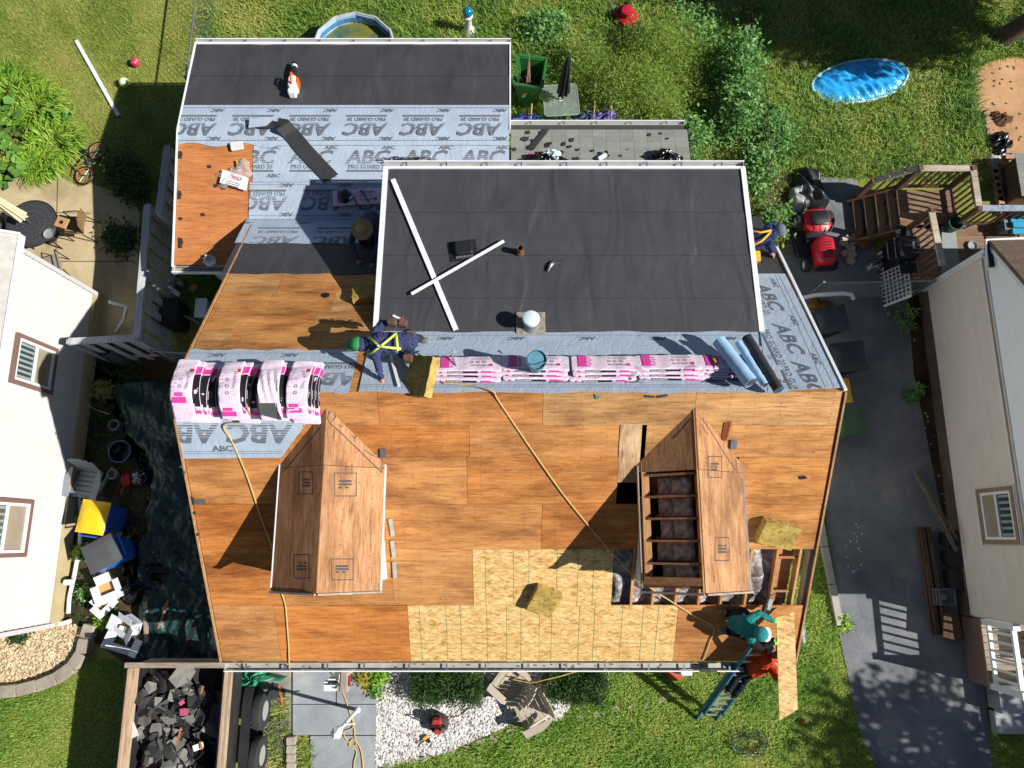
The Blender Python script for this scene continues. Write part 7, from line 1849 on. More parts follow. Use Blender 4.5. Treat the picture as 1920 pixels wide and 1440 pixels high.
# ------------------------------------------------------------------ mown lawn side
p, q = W(144, 77, .04), W(223, 218, .04); T = thing('white_downspout', 'long white downspout length lying on the mown lawn', 'downspout', p); m = MB(); m.bar(p, q, .085, .065); m.build('pipe', WHITEM, T, world=True); m = MB(); m.bar(q, q + (q - p).normalized() * .02, .07, .05); m.build('open_end', BLACKP, T, world=True)
def ball(label, px, py, r, col, pat):
    T = thing('play_ball', label, 'ball', W(px, py)); m = MB(); m.ball((0, 0, r), r, 16); m.build('ball', col, T, 'all')
    m = MB(); n = 0
    for k in range(6):
        a = k * 1.05; d = Vector((math.cos(a), math.sin(a), .9)).normalized(); m = MB(); Mx = TR(Vector((0, 0, r)) + d * r * .985) @ d.to_track_quat('Z', 'Y').to_matrix().to_4x4(); m.lathe([(.001, .004), (r * .28, -.004)], 5, Mx, cap=False); m.build('patch', pat, T)
ball('red and white play ball on the mown lawn', 258, 122, .12, paint('ball_red', '#c8324e', .4, .1), paint('ball_white', '#d8b8bc', .4))
ball('pale green play ball on the mown lawn', 237, 160, .125, paint('ball_pale', '#cdd6a8', .4, .05), paint('ball_pale2', '#b8c48e', .4))
T = thing('bicycle', 'small black bicycle with orange rims lying at the patio edge', 'bicycle', W(165, 306)); OR = paint('bike_orange', '#b8663c', .4, .1); BK = paint('bike_black', '#232426', .4)
A = W(183, 283, .08) - ROOT[T]; B = W(158, 329, .08) - ROOT[T]
for c in (A, B):
    m = MB(); m.tube([c + Vector((.235 * math.cos(t), .235 * math.sin(t), .02 * math.cos(t))) for t in [6.283 * i / 28 for i in range(28)]], .024, 8, closed=True); w = m.build('tyre', BK, T, 'all')
    m = MB(); m.tube([c + Vector((.205 * math.cos(t), .205 * math.sin(t), .02 * math.cos(t))) for t in [6.283 * i / 28 for i in range(28)]], .016, 6, closed=True); m.build('rim', OR, w, 'all')
    for i in range(12):
        t = 6.283 * i / 12; m = MB(); m.tube([c, c + Vector((.2 * math.cos(t), .2 * math.sin(t), 0))], .003, 4); m.build('spoke', STEEL, w)
    m = MB(); m.ball(c, .03, 8); m.build('hub', BK, w)
S = W(160, 290, .12) - ROOT[T]; Hd = W(140, 312, .14) - ROOT[T]; C = W(168, 303, .1) - ROOT[T]
m = MB(); m.tube([A, S, Hd, C, A], .018, 8); m.tube([S, C], .016, 8); m.build('frame', BK, T)
m = MB(); m.tube([Hd, B + Vector((0, 0, .02))], .018, 8); m.build('fork', OR, T)
m = MB(); m.tube([Hd + Vector((-.25, .1, .02)), Hd, Hd + Vector((.05, -.25, .05))], .012, 6); m.build('handlebar', BK, T)
m = MB(); m.ball(S + Vector((-.04, .08, .03)), .09, 10, sq=(1.3, .7, .35)); m.build('saddle', BK, T, 'all')
m = MB(); m.lathe([(.02, -.006), (.08, -.006), (.08, .006), (.02, .006)], 16, TR(C)); m.build('chainring', STEEL, T)
m = MB(); m.bar(C + Vector((.05, .05, .03)), C + Vector((.13, -.02, .05)), .06, .02); m.build('pedal', BK, T)
# patio set
tc = W(95, 443, .0); MESH = paint('black_mesh_metal', '#3c3d40', .5, .2, 60, .6, 90)
T = thing('patio_table', 'round black perforated metal patio table', 'table', tc); m = MB(); m.lathe([(.06, .70), (.58, .70), (.6, .715), (.58, .73), (.06, .73)], 36); m.build('tabletop', MESH, T, 30)
m = MB(); m.tube([(.6 * math.cos(t), .6 * math.sin(t), .715) for t in [6.283 * i / 40 for i in range(40)]], .018, 6, closed=True); m.build('rim', BLACKP, T, 'all')
rr2 = random.Random(2)
for k in range(3):
    rad = .2 + .13 * k
    for i in range(int(14 + 9 * k)):
        a = 6.283 * i / int(14 + 9 * k); m = MB(); m.lathe([(.001, .734), (.014, .734)], 6, TR((rad * math.cos(a), rad * math.sin(a), 0)), cap=False); m.build('perforation', paint('perforation_dull', '#6a6254', .9, bump=0), T)
for k in range(4):
    a = .8 + k * 1.57; m = MB(); m.tube([(.25 * math.cos(a), .25 * math.sin(a), .7), (.4 * math.cos(a), .4 * math.sin(a), .35), (.5 * math.cos(a), .5 * math.sin(a), 0)], .018, 6); m.build('leg', BLACKP, T)
def umbrella(label, base, h, col, name, lean, r0=.08):
    T = thing('patio_umbrella', label, 'umbrella', base); d = Vector((lean[0], lean[1], 1)).normalized()
    m = MB(); m.tube([Vector((0, 0, 0)), d * h * .55], .02, 8); m.build('pole', paint('pole_grey', '#55504a', .5), T)
    m = MB(); m.lathe([(.2, 0), (.22, .04), (.06, .1), (.04, .16)], 18); m.build('stand', BLACKP, T, True)
    q = d.to_track_quat('Z', 'Y').to_matrix().to_4x4(); m = MB()
    def fn(u, v):
        a = u * 6.2832; z = h * (.42 + .58 * v); k = (1 - v) ** .55 * r0 * (1 + .28 * math.cos(8 * a) + .1 * math.sin(3 * a + v * 6)) + .012
        return q @ Vector((k * math.cos(a), k * math.sin(a), z))
    m.grid(fn, 48, 12); m.build('folded_canopy', paint(name, col, .85, .1, 8, .3, 30), T, 'all')
    m = MB(); m.ball(q @ Vector((0, 0, h + .02)), .025, 8); m.build('finial', BLACKP if col[1] != '2' else WHITEM, T, 'all')
    return T
umbrella('folded cream umbrella standing through the round patio table', tc, 2.45, '#d9cba6', 'canopy_cream', (-.03, .03), .11)
T = thing('craft_box', 'tan cardboard tray on the round patio table', 'tray', W(117, 418, .74)); m = MB(); m.box((0, 0, .02), (.3, .26, .04), eul((0, 0, -.3)), .01); m.build('tray', CARDK, T); m = MB(); m.lathe([(.03, .04), (.05, .045)], 10, cap=True); m.build('ring', BLACKP, T)
m = MB(); m.lathe([(.09, 0), (.13, .06), (.12, .06), (.08, .02)], 16, TR(W(94, 440, .735))); one('ash_bowl', paint('ash_grey', '#8a8b8c', .8, .2, 14), m, 'grey ash filled bowl on the round patio table', 'bowl', smooth=True)
def patio_chair(label, px, py, rz, seat):
    T = thing('patio_chair', label, 'chair', W(px, py), rz, 'chairs around the patio table')
    m = MB(); m.box((0, 0, .42), (.46, .46, .03), None, .02); m.build('seat', seat, T)
    m = MB(); m.grid(lambda u, v: Vector(((u - .5) * .46, .24 + .12 * v + .03 * math.cos(u * 3.14 * 2), .44 + .48 * v)), 8, 4); m.build('backrest', seat, T, 'all')
    for s in (-1, 1):
        m = MB(); m.tube([(s * .25, -.22, 0), (s * .25, -.22, .62), (s * .27, .1, .65), (s * .25, .3, .62)], .014, 6); m.build('arm', BLACKP, T)
        m = MB(); m.tube([(s * .24, .22, .42), (s * .26, .36, 0)], .014, 6); m.build('leg', BLACKP, T)
    return T
SLG = paint('sling_taupe', '#8b8272', .8, .12, 20); WIK = wood('brown_slat', '#5d452c', '#8a6a44', '#a4845c', 'x', 3, .7, False)
patio_chair('brown slatted patio chair facing the table from the lawn side', 160, 436, R(-92), WIK)
patio_chair('taupe sling patio chair close to the house eave', 116, 508, R(-160), SLG)
patio_chair('taupe patio chair half hidden by the house corner', 52, 492, R(150), SLG)
patio_chair('black patio chair on the far side of the table', 48, 440, R(85), MESH)
# ------------------------------------------------------------------ back yard things
pc = W(663, 92, .75); pc.z = 0
T = thing('frame_pool', 'round frame pool with greenish water behind the rear roof', 'pool', pc); PBL = paint('pool_wall', '#a8c4d8', .4, .15, 6)
m = MB(); m.lathe([(1.05, 0), (1.05, .76), (1.0, .76), (1.0, .05)], 12); m.build('wall', PBL, T)
for i in range(12):
    a0, a1 = 6.2832 * i / 12, 6.2832 * (i + 1) / 12; m = MB(); m.tube([(1.05 * math.cos(a0), 1.05 * math.sin(a0), .77), (1.05 * math.cos(a1), 1.05 * math.sin(a1), .77)], .032, 8); m.build('frame_tube', paint('pool_frame', '#a9adb0', .4), T)
    m = MB(); m.tube([(1.1 * math.cos(a0), 1.1 * math.sin(a0), 0), (1.06 * math.cos(a0), 1.06 * math.sin(a0), .77)], .025, 6); m.build('frame_leg', paint('pool_frame', '#a9adb0'), T)
    m = MB(); m.grid(lambda u, v: Vector(((.992) * math.cos(a0 + (a1 - a0) * u) * .966, .992 * math.sin(a0 + (a1 - a0) * u) * .966, .56 + .14 * v)), 3, 1); m.build('tile_band', paint('pool_tile', '#4a86b8', .4, .5, 30, bump=0), T)
t = NT('pool_water'); v = t.co('Object'); col = t.ramp(t.noise(v, 1.6, 4), [(.35, srgb('#3a5a50')), (.55, srgb('#7a7428')), (.7, srgb('#5a5a1c'))]); t.bump(t.noise(v, 8, 2), .1, .02); WATER = t.out(col, .06, 0, .5)
m = MB(); m.lathe([(.001, .5), (.98, .5)], 24, cap=False); m.build('water', WATER, T)
T = thing('pool_skimmer', 'pink and teal pool toy floating by the pool wall', 'toy', (pc.x - .15, pc.y - .05, .5)); m = MB(); m.tube([(-.15, -.1, .03), (.2, .12, .06)], .02, 6); m.build('stick', paint('toy_pink', '#d87a8a', .5), T); m = MB(); m.box((-.1, -.12, .04), (.16, .12, .06), None, .02); m.build('scoop', paint('toy_teal', '#3aa0a8', .5), T)
T = thing('gazing_ball', 'teal gazing ball on a white pedestal in the back yard', 'garden ornament', W(880, 60)); m = MB(); m.lathe([(.2, 0), (.18, .06), (.09, .2), (.08, .45), (.13, .6), (.1, .63)], 18); m.build('pedestal', paint('pedestal_white', '#c9c9c2', .7, .1), T, True); m = MB(); m.ball((0, 0, .74), .135, 18); m.build('glass_ball', paint('ball_teal', '#0f6f86', .08, .15, 3, bump=0, spec=.9), T, 'all')
def wheel(T, c, r, w, ax, rim, name='wheel'):
    M = TR(c) @ eul(ax); m = MB(); m.lathe([(r * .55, -w / 2), (r * .92, -w / 2), (r, -w / 4), (r, w / 4), (r * .92, w / 2), (r * .55, w / 2)], 20, M, cap=False); o = m.build(name, TYR, T, True)
    m = MB(); m.lathe([(.001, -w * .42), (r * .56, -w * .35), (r * .56, w * .35), (.001, w * .42)], 16, M); m.build('rim', rim, o, True)
T = thing('push_mower', 'red push lawn mower in the rough grass', 'lawn mower', W(1172, 40), R(38)); MR = paint('mower_red', '#b8202c', .35, .08)
m = MB(); m.box((0, 0, .2), (.5, .62, .16), None, .1); m.build('deck', MR, T, 50); m = MB(); m.lathe([(.16, .28), (.18, .34), (.15, .42), (.05, .44)], 18); m.build('engine_cover', MR, T, True); m = MB(); m.box((0, .1, .32), (.3, .24, .1), None, .04); m.build('engine', BLACKP, T)
for x in (-.28, .28):
    for y in (-.26, .28): wheel(T, (x, y, .11), .11, .05, (0, R(90), 0), RIM)
m = MB(); m.tube([(-.2, .3, .3), (-.22, .8, .75), (-.22, 1.0, .95), (.22, 1.0, .95), (.22, .8, .75), (.2, .3, .3)], .014, 6); m.build('handle', BLACKP, T); m = MB(); m.box((.1, -.42, .15), (.26, .22, .12), None, .04); m.build('side_chute', BLACKP, T)
T = thing('ride_on_mower', 'red ride on lawn tractor parked on the shaded asphalt', 'lawn tractor', W(1522, 458), R(4))
m = MB(); m.box((.02, -.42, .52), (.46, .72, .34), None, .1); hood = m.build('hood', MR, T, 50)
for k in range(6):
    m = MB(); m.box((.02, -.62 + k * .075, .695), (.24, .025, .01)); m.build('vent_slot', BLACKP, hood)
m = MB(); m.box((.02, -.8, .42), (.4, .08, .22), None, .04); m.build('grille', BLACKP, T)
m = MB(); m.box((0, .42, .44), (.62, .6, .26), None, .12); m.build('rear_body', MR, T, 50); m = MB(); m.box((-.05, .05, .36), (.5, .3, .12), None, .03); m.build('footwell', BLACKP, T)
m = MB(); m.box((.02, .42, .62), (.42, .36, .1), None, .06); seat = m.build('seat', BLACKP, T, 50); m = MB(); m.box((.02, .6, .78), (.42, .1, .3), eul((-.2, 0, 0)), .05); m.build('seat_back', BLACKP, seat, 50)
m = MB(); m.tube([(.02 + .15 * math.cos(t), .08 + .12 * math.sin(t), .82 + .06 * math.sin(t)) for t in [6.283 * i / 18 for i in range(18)]], .014, 6, closed=True); m.tube([(.02, .0, .6), (.02, .08, .82)], .015, 6); m.build('steering_wheel', BLACKP, T)
m = MB(); m.box((-.34, -.05, .2), (.42, .7, .12), None, .06); m.build('mower_deck', BLACKP, T)
for (x, y, r, w) in ((-.36, .5, .24, .18), (.36, .5, .24, .18), (-.32, -.6, .18, .13), (.34, -.6, .18, .13)): wheel(T, (x, y, r), r, w, (0, R(90), 0), paint('rim_cream', '#c8c4b4', .4))
# crumpled covers
def sheet_thing(name, label, cat, poly, h, mat, seed, rim=None, amp=1.0):
    ctr_ = Vector((sum(p.x for p in poly) / len(poly), sum(p.y for p in poly) / len(poly), 0)); T = thing(name, label, cat, ctr_); rr = random.Random(seed); n = len(poly)
    ph = [(rr.uniform(0, 6.3), rr.uniform(4, 14), rr.uniform(4, 14)) for _ in range(6)]
    def fn(u, v):
        t = u * n; i = int(t) % n; f = t - int(t); e = poly[i] + (poly[(i + 1) % n] - poly[i]) * f; p = ctr_ + (e - ctr_) * v
        z = h * (.35 + sum(abs(math.sin(p.x * q[1] + p.y * q[2] + q[0])) ** 1.5 for q in ph) / 6 * amp) * (.25 + .75 * (1 - v ** 6))
        return Vector((p.x, p.y, max(.015, z)))
    m = MB(); m.grid(fn, n * 6, 18); m.build('crumpled_sheet', mat, T, 'all', world=True)
    if rim:
        m = MB(); m.tube([p + Vector((0, 0, .06)) for p in poly], .045, 6, closed=True); m.build('rim', rim, T, 'all', world=True)
    return T
pts = []
for i in range(24):
    a = 6.2832 * i / 24; pts.append(W(1610 + 90 * math.cos(a) * (1.0) , 152 + (36 * math.sin(a)) - 14 * math.cos(a) * .8 + (6 if math.sin(a) > .5 else 0)))
BLU = paint('pool_vinyl', '#2fa6e6', .25, .18, 4, .6, 9, bdist=.05)
sheet_thing('deflated_pool', 'bright blue deflated paddling pool spread on the grass', 'paddling pool', pts, .2, BLU, 5, paint('vinyl_rim', '#b8dcea', .35))
sheet_thing('grill_cover', 'crumpled black and silver cover lying by the tractor', 'cover', [W(*p) for p in ((1484, 330), (1500, 318), (1532, 318), (1535, 345), (1552, 380), (1535, 395), (1500, 402), (1482, 396), (1478, 370))], .34, paint('cover_black', '#2c2d2f', .4, .2, 4, .5, 16, bdist=.02), 8)
sheet_thing('silver_cover', 'silver side of a cover turned over beside the tractor', 'cover', [W(*p, .2) for p in ((1482, 352), (1500, 348), (1505, 375), (1506, 400), (1486, 398), (1480, 375))], .42, paint('cover_silver', '#a8aaa8', .35, .2, 4, .5, 16, bdist=.02), 9)
# grill, stones, gate clutter
T = thing('gas_grill', 'black gas grill with steel handle beside the deck', 'grill', W(1668, 492), R(90)); m = MB(); m.box((0, 0, .45), (.62, .5, .7), None, .02); m.build('cabinet', BLACKP, T); m = MB(); m.box((0, .02, .92), (.62, .52, .24), None, .08, .86); hd = m.build('hood', paint('hood_black', '#1c1d20', .3), T, 50)
m = MB(); m.tube([(-.24, .28, .88), (-.24, .34, .9), (.24, .34, .9), (.24, .28, .88)], .014, 6); m.build('hood_handle', STEEL, hd)
for k in range(2):
    m = MB(); m.lathe([(.001, 1.045), (.035, 1.045), (.035, 1.05)], 12, TR((-.05 + k * .1, -.02, 0))); m.build('emblem', paint('emblem_pale', '#a8b4c4', .4), hd)
for s in (-1, 1):
    m = MB(); m.box((s * .46, 0, .78), (.26, .44, .04), None, .01); m.build('side_shelf', BLACKP, T)
m = MB(); m.tube([(-.2, .3, .7), (-.2, .42, .72), (.2, .42, .72), (.2, .3, .7)], .012, 6); m.build('towel_bar', STEEL, T)
rr = random.Random(17); T = None
for i in range(16):
    px, py = 1580 + rr.uniform(0, 28), 438 + rr.uniform(0, 52); m = MB(); m.box((0, 0, .05), (rr.uniform(.14, .24), rr.uniform(.1, .16), .08), TR(W(px, py, .03 + rr.uniform(0, .05))) @ eul((rr.uniform(-.2, .2), rr.uniform(-.2, .2), rr.uniform(0, 3))), .015)
    one('paver_fragment', BLK, m, 'broken grey paver fragment in the loose pile by the grill', 'stone', 'broken pavers beside the grill')
for (px, py, r, lab) in ((1620, 452, .22, 'rough brown log round beside the stair'), (1640, 430, .16, 'pale boulder at the foot of the deck stair')):
    m = MB(); m.ball(W(px, py, r * .5), r, 10, sq=(1.2, .9, .6)); o = one('boulder', paint('log_brown' if r > .2 else 'boulder_pale', '#6e4a30' if r > .2 else '#a09a88', .9, .3, 8, .6, 20), m, lab, 'boulder', smooth=True)
for (px, py, lab) in ((1662, 430, 'square tan paver at the stair foot'), (1678, 428, 'second tan paver beside the stair foot')):
    m = MB(); m.box((0, 0, .06), (.24, .14, .1), TR(W(px, py)), .015); one('paver', BLK, m, lab, 'paver')
T = thing('foil_cover', 'shiny crumpled bag beside the gas grill', 'bag', W(1637, 500)); crumple('bag_skin', paint('silver_film', '#8a9096'), T, W(1637, 500), .2, .24, 9, .8, 61, flat=.4)
m = MB(); m.box((0, 0, .03), (.6, .12, .05), TR(W(1665, 510)) @ eul((0, 0, .05)), .01); one('painted_board', paint('red_board', '#6a3a30', .8, .4, 9), m, 'dark red board on the ground beside the grill', 'board')
m = MB(); m.tube([W(1496, 560, .5), W(1530, 553, .55), W(1580, 550, .6), W(1596, 552, .6), W(1600, 560, .5)], .05, 8); one('white_pipe', WHITEM, m, 'bent white drain pipe across the driveway gate', 'pipe', smooth=True)
T = thing('straw_pile', 'heap of rust coloured straw under the white pipe', 'straw', W(1535, 572)); crumple('straw_heap', paint('rust_straw', '#7a5a24', .95, .4, 20, .8, 60), T, W(1535, 572), .3, .15, 9, .4, 71, flat=.5)
# back corner: bricks and bags by the dirt patch
rr = random.Random(23)
for i, (px, py) in enumerate(((1850, 216), (1851, 228), (1853, 240), (1856, 252), (1858, 262), (1884, 288), (1890, 296), (1868, 305))):
    m = MB(); m.box((0, 0, .05), (.26, .16, .1), TR(W(px, py)) @ eul((0, 0, rr.uniform(-.5, .5))), .012); one('loose_brick', paint('pale_brick', '#b08a70'), m, 'loose pale brick beside the dirt patch', 'brick', 'loose bricks by the dirt patch')
T = thing('black_bag', 'torn black bag among the bricks by the dirt patch', 'bag', W(1868, 272)); crumple('bag_skin', BAGB, T, W(1868, 272), .36, .2, 10, .8, 81, flat=.6)
T = thing('leaf_heap', 'brown heap of dead leaves among the bricks', 'leaves', W(1870, 225)); crumple('leaf_pile', paint('dead_leaves', '#5a3c26', .95, .4, 20, .8, 50), T, W(1870, 225), .3, .16, 9, .7, 83, flat=.5)
T = thing('white_sack', 'white sack lying at the end of the loose bricks', 'sack', W(1860, 300)); crumple('sack', paint('sack_white', '#c0bcb4', .8), T, W(1862, 302), .2, .14, 8, .8, 85)
x, y = scatter(wpoly([(1830, 135), (1910, 120), (1915, 330), (1870, 330)]), 30)
for i in range(min(28, len(x))):
    m = MB(); m.prism([(0, .05), (.03, 0), (0, -.05), (-.03, 0)], .015, .02, TR((x[i], y[i], 0)) @ eul((.2, .2, random.uniform(0, 6)))); one('dead_leaf', paint('dead_leaf_single', '#5c4a30', .9, .3), m, 'single dead leaf on the bare dirt patch', 'leaf', 'dead leaves on the dirt patch')
# glass table, black umbrella and camp chairs by the porch
gt = W(1048, 218); T = thing('glass_table', 'square glass patio table beside the porch roof', 'table', gt, R(4))
GL = NT('table_glass'); GL.out((.3, .36, .33), .08, 0, .5); GL.p.inputs['Alpha'].default_value = .35; GL = GL.mat
m = MB(); m.box((0, 0, .70), (.86, .86, .012), None, .05); m.build('glass_top', GL, T); m = MB()
m.tube([(.43, .38, .70), (.38, .43, .70), (-.38, .43, .70), (-.43, .38, .70), (-.43, -.38, .70), (-.38, -.43, .70), (.38, -.43, .70), (.43, -.38, .70)], .014, 6, closed=True); m.build('rim', paint('rim_grey', '#8d9490', .4), T, 'all')
for sx in (-1, 1):
    for sy in (-1, 1): m = MB(); m.tube([(sx * .36, sy * .36, .69), (sx * .4, sy * .4, 0)], .016, 6); m.build('leg', BLACKP, T)
m = MB(); m.lathe([(.03, .71), (.045, .71), (.045, .72)], 12); m.build('umbrella_ring', WHITEM, T)
umbrella('folded black umbrella standing in the glass patio table', gt, 2.35, '#1f2022', 'canopy_black', (.03, .0), .12)
for (px, py, c, lab, sd_) in ((985, 232, '#2f4a9c', 'folded blue camp chair beside the green bin', 91), (1100, 228, '#3d4f74', 'grey and blue camp chair crumpled near the glass table', 93), (1132, 226, '#6a5aa0', 'purple camp chair folded beside the porch roof', 95)):
    T = thing('camp_chair', lab, 'chair', W(px, py), group='camp chairs by the porch'); crumple('sling', paint('sling_' + c[1:], c, .7, .25, 5, .4, 18), T, W(px, py, .25), .3, .22, 10, .7, sd_, flat=.5)
    for k in range(4):
        a = .8 + k * 1.57; m = MB(); m.tube([(.3 * math.cos(a), .22 * math.sin(a), 0), (-.1 * math.cos(a), -.1 * math.sin(a), .55)], .011, 6); m.build('leg', BLACKP, T)
    m = MB(); m.tube([(.12, -.25, .45), (.16, .25, .5)], .018, 6); m.build('arm', paint('arm_tan', '#b0945c', .7), T)
m = MB(); m.slab([W(*p, .1) for p in ((1040, 122), (1050, 110), (1046, 118), (1034, 132), (1028, 134))], (0, 0, .01)); one('felt_offcut', FELTD, m, 'dark felt offcut blown onto the back yard grass', 'felt strip')
# ------------------------------------------------------------------ boards and crates along the tan wall
T = thing('plank_stack', 'stack of dark weathered planks along the tan house wall', 'planks', W(1745, 1090)); DPL = wood('dark_plank', '#3a2b20', '#5a4534', '#70594a', 'y', 1, .85, False, .15)
for i in range(4):
    a, b = W(1722 + i * 6, 988, .12 + .05 * (i % 2)), W(1752 + i * 7, 1190, .12 + .05 * (i % 2)); m = MB(); m.bar(a, b, .1, .05); m.build('plank', DPL, T, world=True)
m = MB(); m.slab([W(1768, 1150, .45), W(1795, 1145, .45), W(1803, 1200, .45), W(1767, 1200, .45)], (0, 0, .03)); one('wide_board', DPL, m, 'wide dark board lying on the end of the plank stack', 'board')
for (px, py, dx, dy, h, lab) in ((1772, 1010, .34, .3, .34, 'black plastic tote under the leaning sticks'), (1777, 1045, .36, .34, .36, 'black plastic tote at the middle of the plank stack'), (1782, 1085, .36, .4, .3, 'low dark crate between the totes and the milk crate')):
    T = thing('storage_tote', lab, 'tote', W(px, py), group='totes along the tan wall'); m = MB(); m.box((0, 0, h / 2), (dx, dy, h), None, .03); m.build('body', BLACKP, T); m = MB(); m.box((0, 0, h + .015), (dx + .05, dy + .05, .03), None, .015); m.build('lid', BLACKP, T)
T = thing('milk_crate', 'grey open milk crate standing on the planks', 'crate', W(1762, 1118, .2)); CRG = paint('crate_grey', '#5c6064', .5)
for k in range(3):
    m = MB(); z = .04 + k * .12
    for a, b in (((-.16, -.16), (.16, -.16)), ((.16, -.16), (.16, .16)), ((.16, .16), (-.16, .16)), ((-.16, .16), (-.16, -.16))): m.bar((a[0], a[1], z), (b[0], b[1], z), .015, .05)
    m.build('rail', CRG, T)
for sx in (-1, 1):
    for sy in (-1, 1): m = MB(); m.box((sx * .16, sy * .16, .15), (.025, .025, .3)); m.build('corner_post', CRG, T)
m = MB(); m.box((0, 0, .02), (.3, .3, .015)); m.build('bottom', CRG, T); m = MB(); m.lathe([(.03, .05), (.08, .1), (.05, .2)], 12); m.build('contents', paint('jar_grey', '#7a8084', .3), T, True)
rr = random.Random(31)
T = thing('stick_bundle', 'bundle of long thin sticks leaning along the tan wall', 'sticks', W(1757, 960))
for i in range(14):
    a = W(1716 + rr.uniform(-4, 12), 884 + rr.uniform(-6, 8), .08 + rr.uniform(0, .1)); b = W(1790 + rr.uniform(-8, 8), 1025 + rr.uniform(-18, 10), .5 + rr.uniform(0, .12)); m = MB(); m.tube([a, (a + b) / 2 + Vector((rr.uniform(-.03, .03), 0, rr.uniform(-.02, .03))), b], [.012, .01, .006], 5); m.build('stick', paint('stick_grey', '#7d7262', .9, .2), T, world=True)
rr = random.Random(37)
for i in range(40):
    if i < 22: px, py = 1590 + rr.uniform(-5, 30), 985 + rr.uniform(-5, 90)
    else: t_ = rr.random(); px, py = 1705 + t_ * 70 + rr.uniform(-10, 10), 620 + t_ * 360
    m = MB(); m.ball(W(px, py, .035), rr.uniform(.012, .03), 4, sq=(1, 1, .4)); one('asphalt_crumb', paint('crumb_pale', '#a8a8a4', .8, .2), m, 'pale crumb of old siding on the shaded driveway', 'crumb', 'pale crumbs on the driveway')
# ------------------------------------------------------------------ people
def cloth(name, hexc, rough=.85):
    t = NT(name); v = t.co('World'); c = srgb(hexc)
    col = t.ramp(t.noise(v, 9, 4), [(.3, mul(c, .8)), (.7, mul(c, 1.15))])
    t.bump(t.math('ADD', t.noise(v, 11, 3, .5, 1.6), t.math('MULTIPLY', t.noise(v, 200, 2), .05)), .8, .04)
    return t.out(col, rough, 0, .2)
SKIN = paint('skin', '#a9755a', .55, .08, 12); SKIN2 = SKIN
def hand(wrist, dirv, nrm, mi, curl=.5):
    """palm plus five fingers; returns capsules"""
    d = Vector(dirv).normalized(); n = Vector(nrm); n = (n - d * n.dot(d)).normalized(); s = d.cross(n)
    out = [(wrist, wrist + d * .085, .03, .038, mi)]
    for k, (off, L) in enumerate(((-.032, .062), (-.011, .074), (.011, .078), (.031, .068))):
        b = wrist + d * .09 + s * off; e = d * math.cos(curl * .5) - n * math.sin(curl * .5); e2 = d * math.cos(curl * 1.2) - n * math.sin(curl * 1.2)
        j = b + (e + s * off * 4).normalized() * L * .6; out += [(b, j, .0105, .0095, mi), (j, j + e2 * L * .55, .0095, .008, mi)]
    t0 = wrist + d * .03 - s * .035; t1 = t0 + (d * .6 - s * .8).normalized() * .05; out += [(t0, t1, .014, .012, mi), (t1, t1 + (d - s * .2 - n * .3).normalized() * .035, .011, .009, mi)]
    return out
def head_caps(c, face, up, mi):
    f, u = Vector(face).normalized(), Vector(up).normalized(); s = f.cross(u)
    o = [(c + u * .035 - f * .015, c + u * .045 - f * .02, .098, .095, mi), (c - u * .04 + f * .03, c - u * .085 + f * .045, .072, .05, mi), (c + f * .098 - u * .01, c + f * .118 - u * .035, .012, .016, mi)]
    for k in (-1, 1): o.append((c + s * k * .088 - u * .01, c + s * k * .098 + u * .02 - f * .01, .018, .02, mi))
    return o
def person(label, loc, caps, mats):
    T = thing('person', label, 'person', loc)
    mb = MB()
    for a, b, ra, rb, mi in caps:
        a, b = Vector(a), Vector(b); d = (b - a); d = d.normalized() if d.length > 1e-4 else Vector((0, 0, 1))
        mb.tube([a - d * ra * .95, a - d * ra * .8, a - d * ra * .45, a, b, b + d * rb * .45, b + d * rb * .8, b + d * rb * .95], [ra * .25, ra * .6, ra * .89, ra, rb, rb * .89, rb * .6, rb * .25], 14)
    tmp = mb.build('tmp', mats[0]); md = tmp.modifiers.new('r', 'REMESH'); md.mode = 'VOXEL'; md.voxel_size = .0085
    ms = tmp.modifiers.new('s', 'SMOOTH'); ms.iterations = 3; ms.factor = .5
    bpy.context.view_layer.update()
    me = bpy.data.meshes.new_from_object(tmp.evaluated_get(bpy.context.evaluated_depsgraph_get())); bpy.data.objects.remove(tmp)
    me.materials.clear()
    for m in mats: me.materials.append(m)
    n = len(me.polygons); C = np.zeros(n * 3, np.float32); me.polygons.foreach_get('center', C); C = C.reshape(n, 3); best = np.full(n, 1e9); idx = np.zeros(n, np.int32)
    for a, b, ra, rb, mi in caps:
        a, b = np.array(a), np.array(b); ab = b - a; t = np.clip(((C - a) @ ab) / max(ab @ ab, 1e-9), 0, 1); dd = np.linalg.norm(C - (a + t[:, None] * ab), axis=1) - (ra + (rb - ra) * t)
        k = dd < best; best[k] = dd[k]; idx[k] = mi
    me.polygons.foreach_set('material_index', idx); me.polygons.foreach_set('use_smooth', np.ones(n, bool))
    V = np.zeros(len(me.vertices) * 3, np.float32); me.vertices.foreach_get('co', V); V = V.reshape(-1, 3); N = np.zeros(len(V) * 3, np.float32); me.vertices.foreach_get('normal', N); N = N.reshape(-1, 3); vm = np.zeros(len(V), np.float32); lv = np.zeros(len(me.loops), np.int32); me.loops.foreach_get('vertex_index', lv); vm[lv] = np.repeat((idx != 3) & (idx != 4), [p.loop_total for p in me.polygons]); a3 = V[:, 0] * 31 + np.sin(V[:, 1] * 27) * 2; b3 = V[:, 1] * 38 + V[:, 2] * 44 + np.sin(V[:, 0] * 33) * 2.2; V = V + N * ((.010 * (1 - np.abs(np.sin(b3))) ** 2 + .006 * np.sin(a3 + b3 * .6)) * vm)[:, None] - np.array(loc, np.float32); me.vertices.foreach_set('co', V.ravel()); me.update()
    o = link(bpy.data.objects.new('body', me)); o.parent = T
    return T
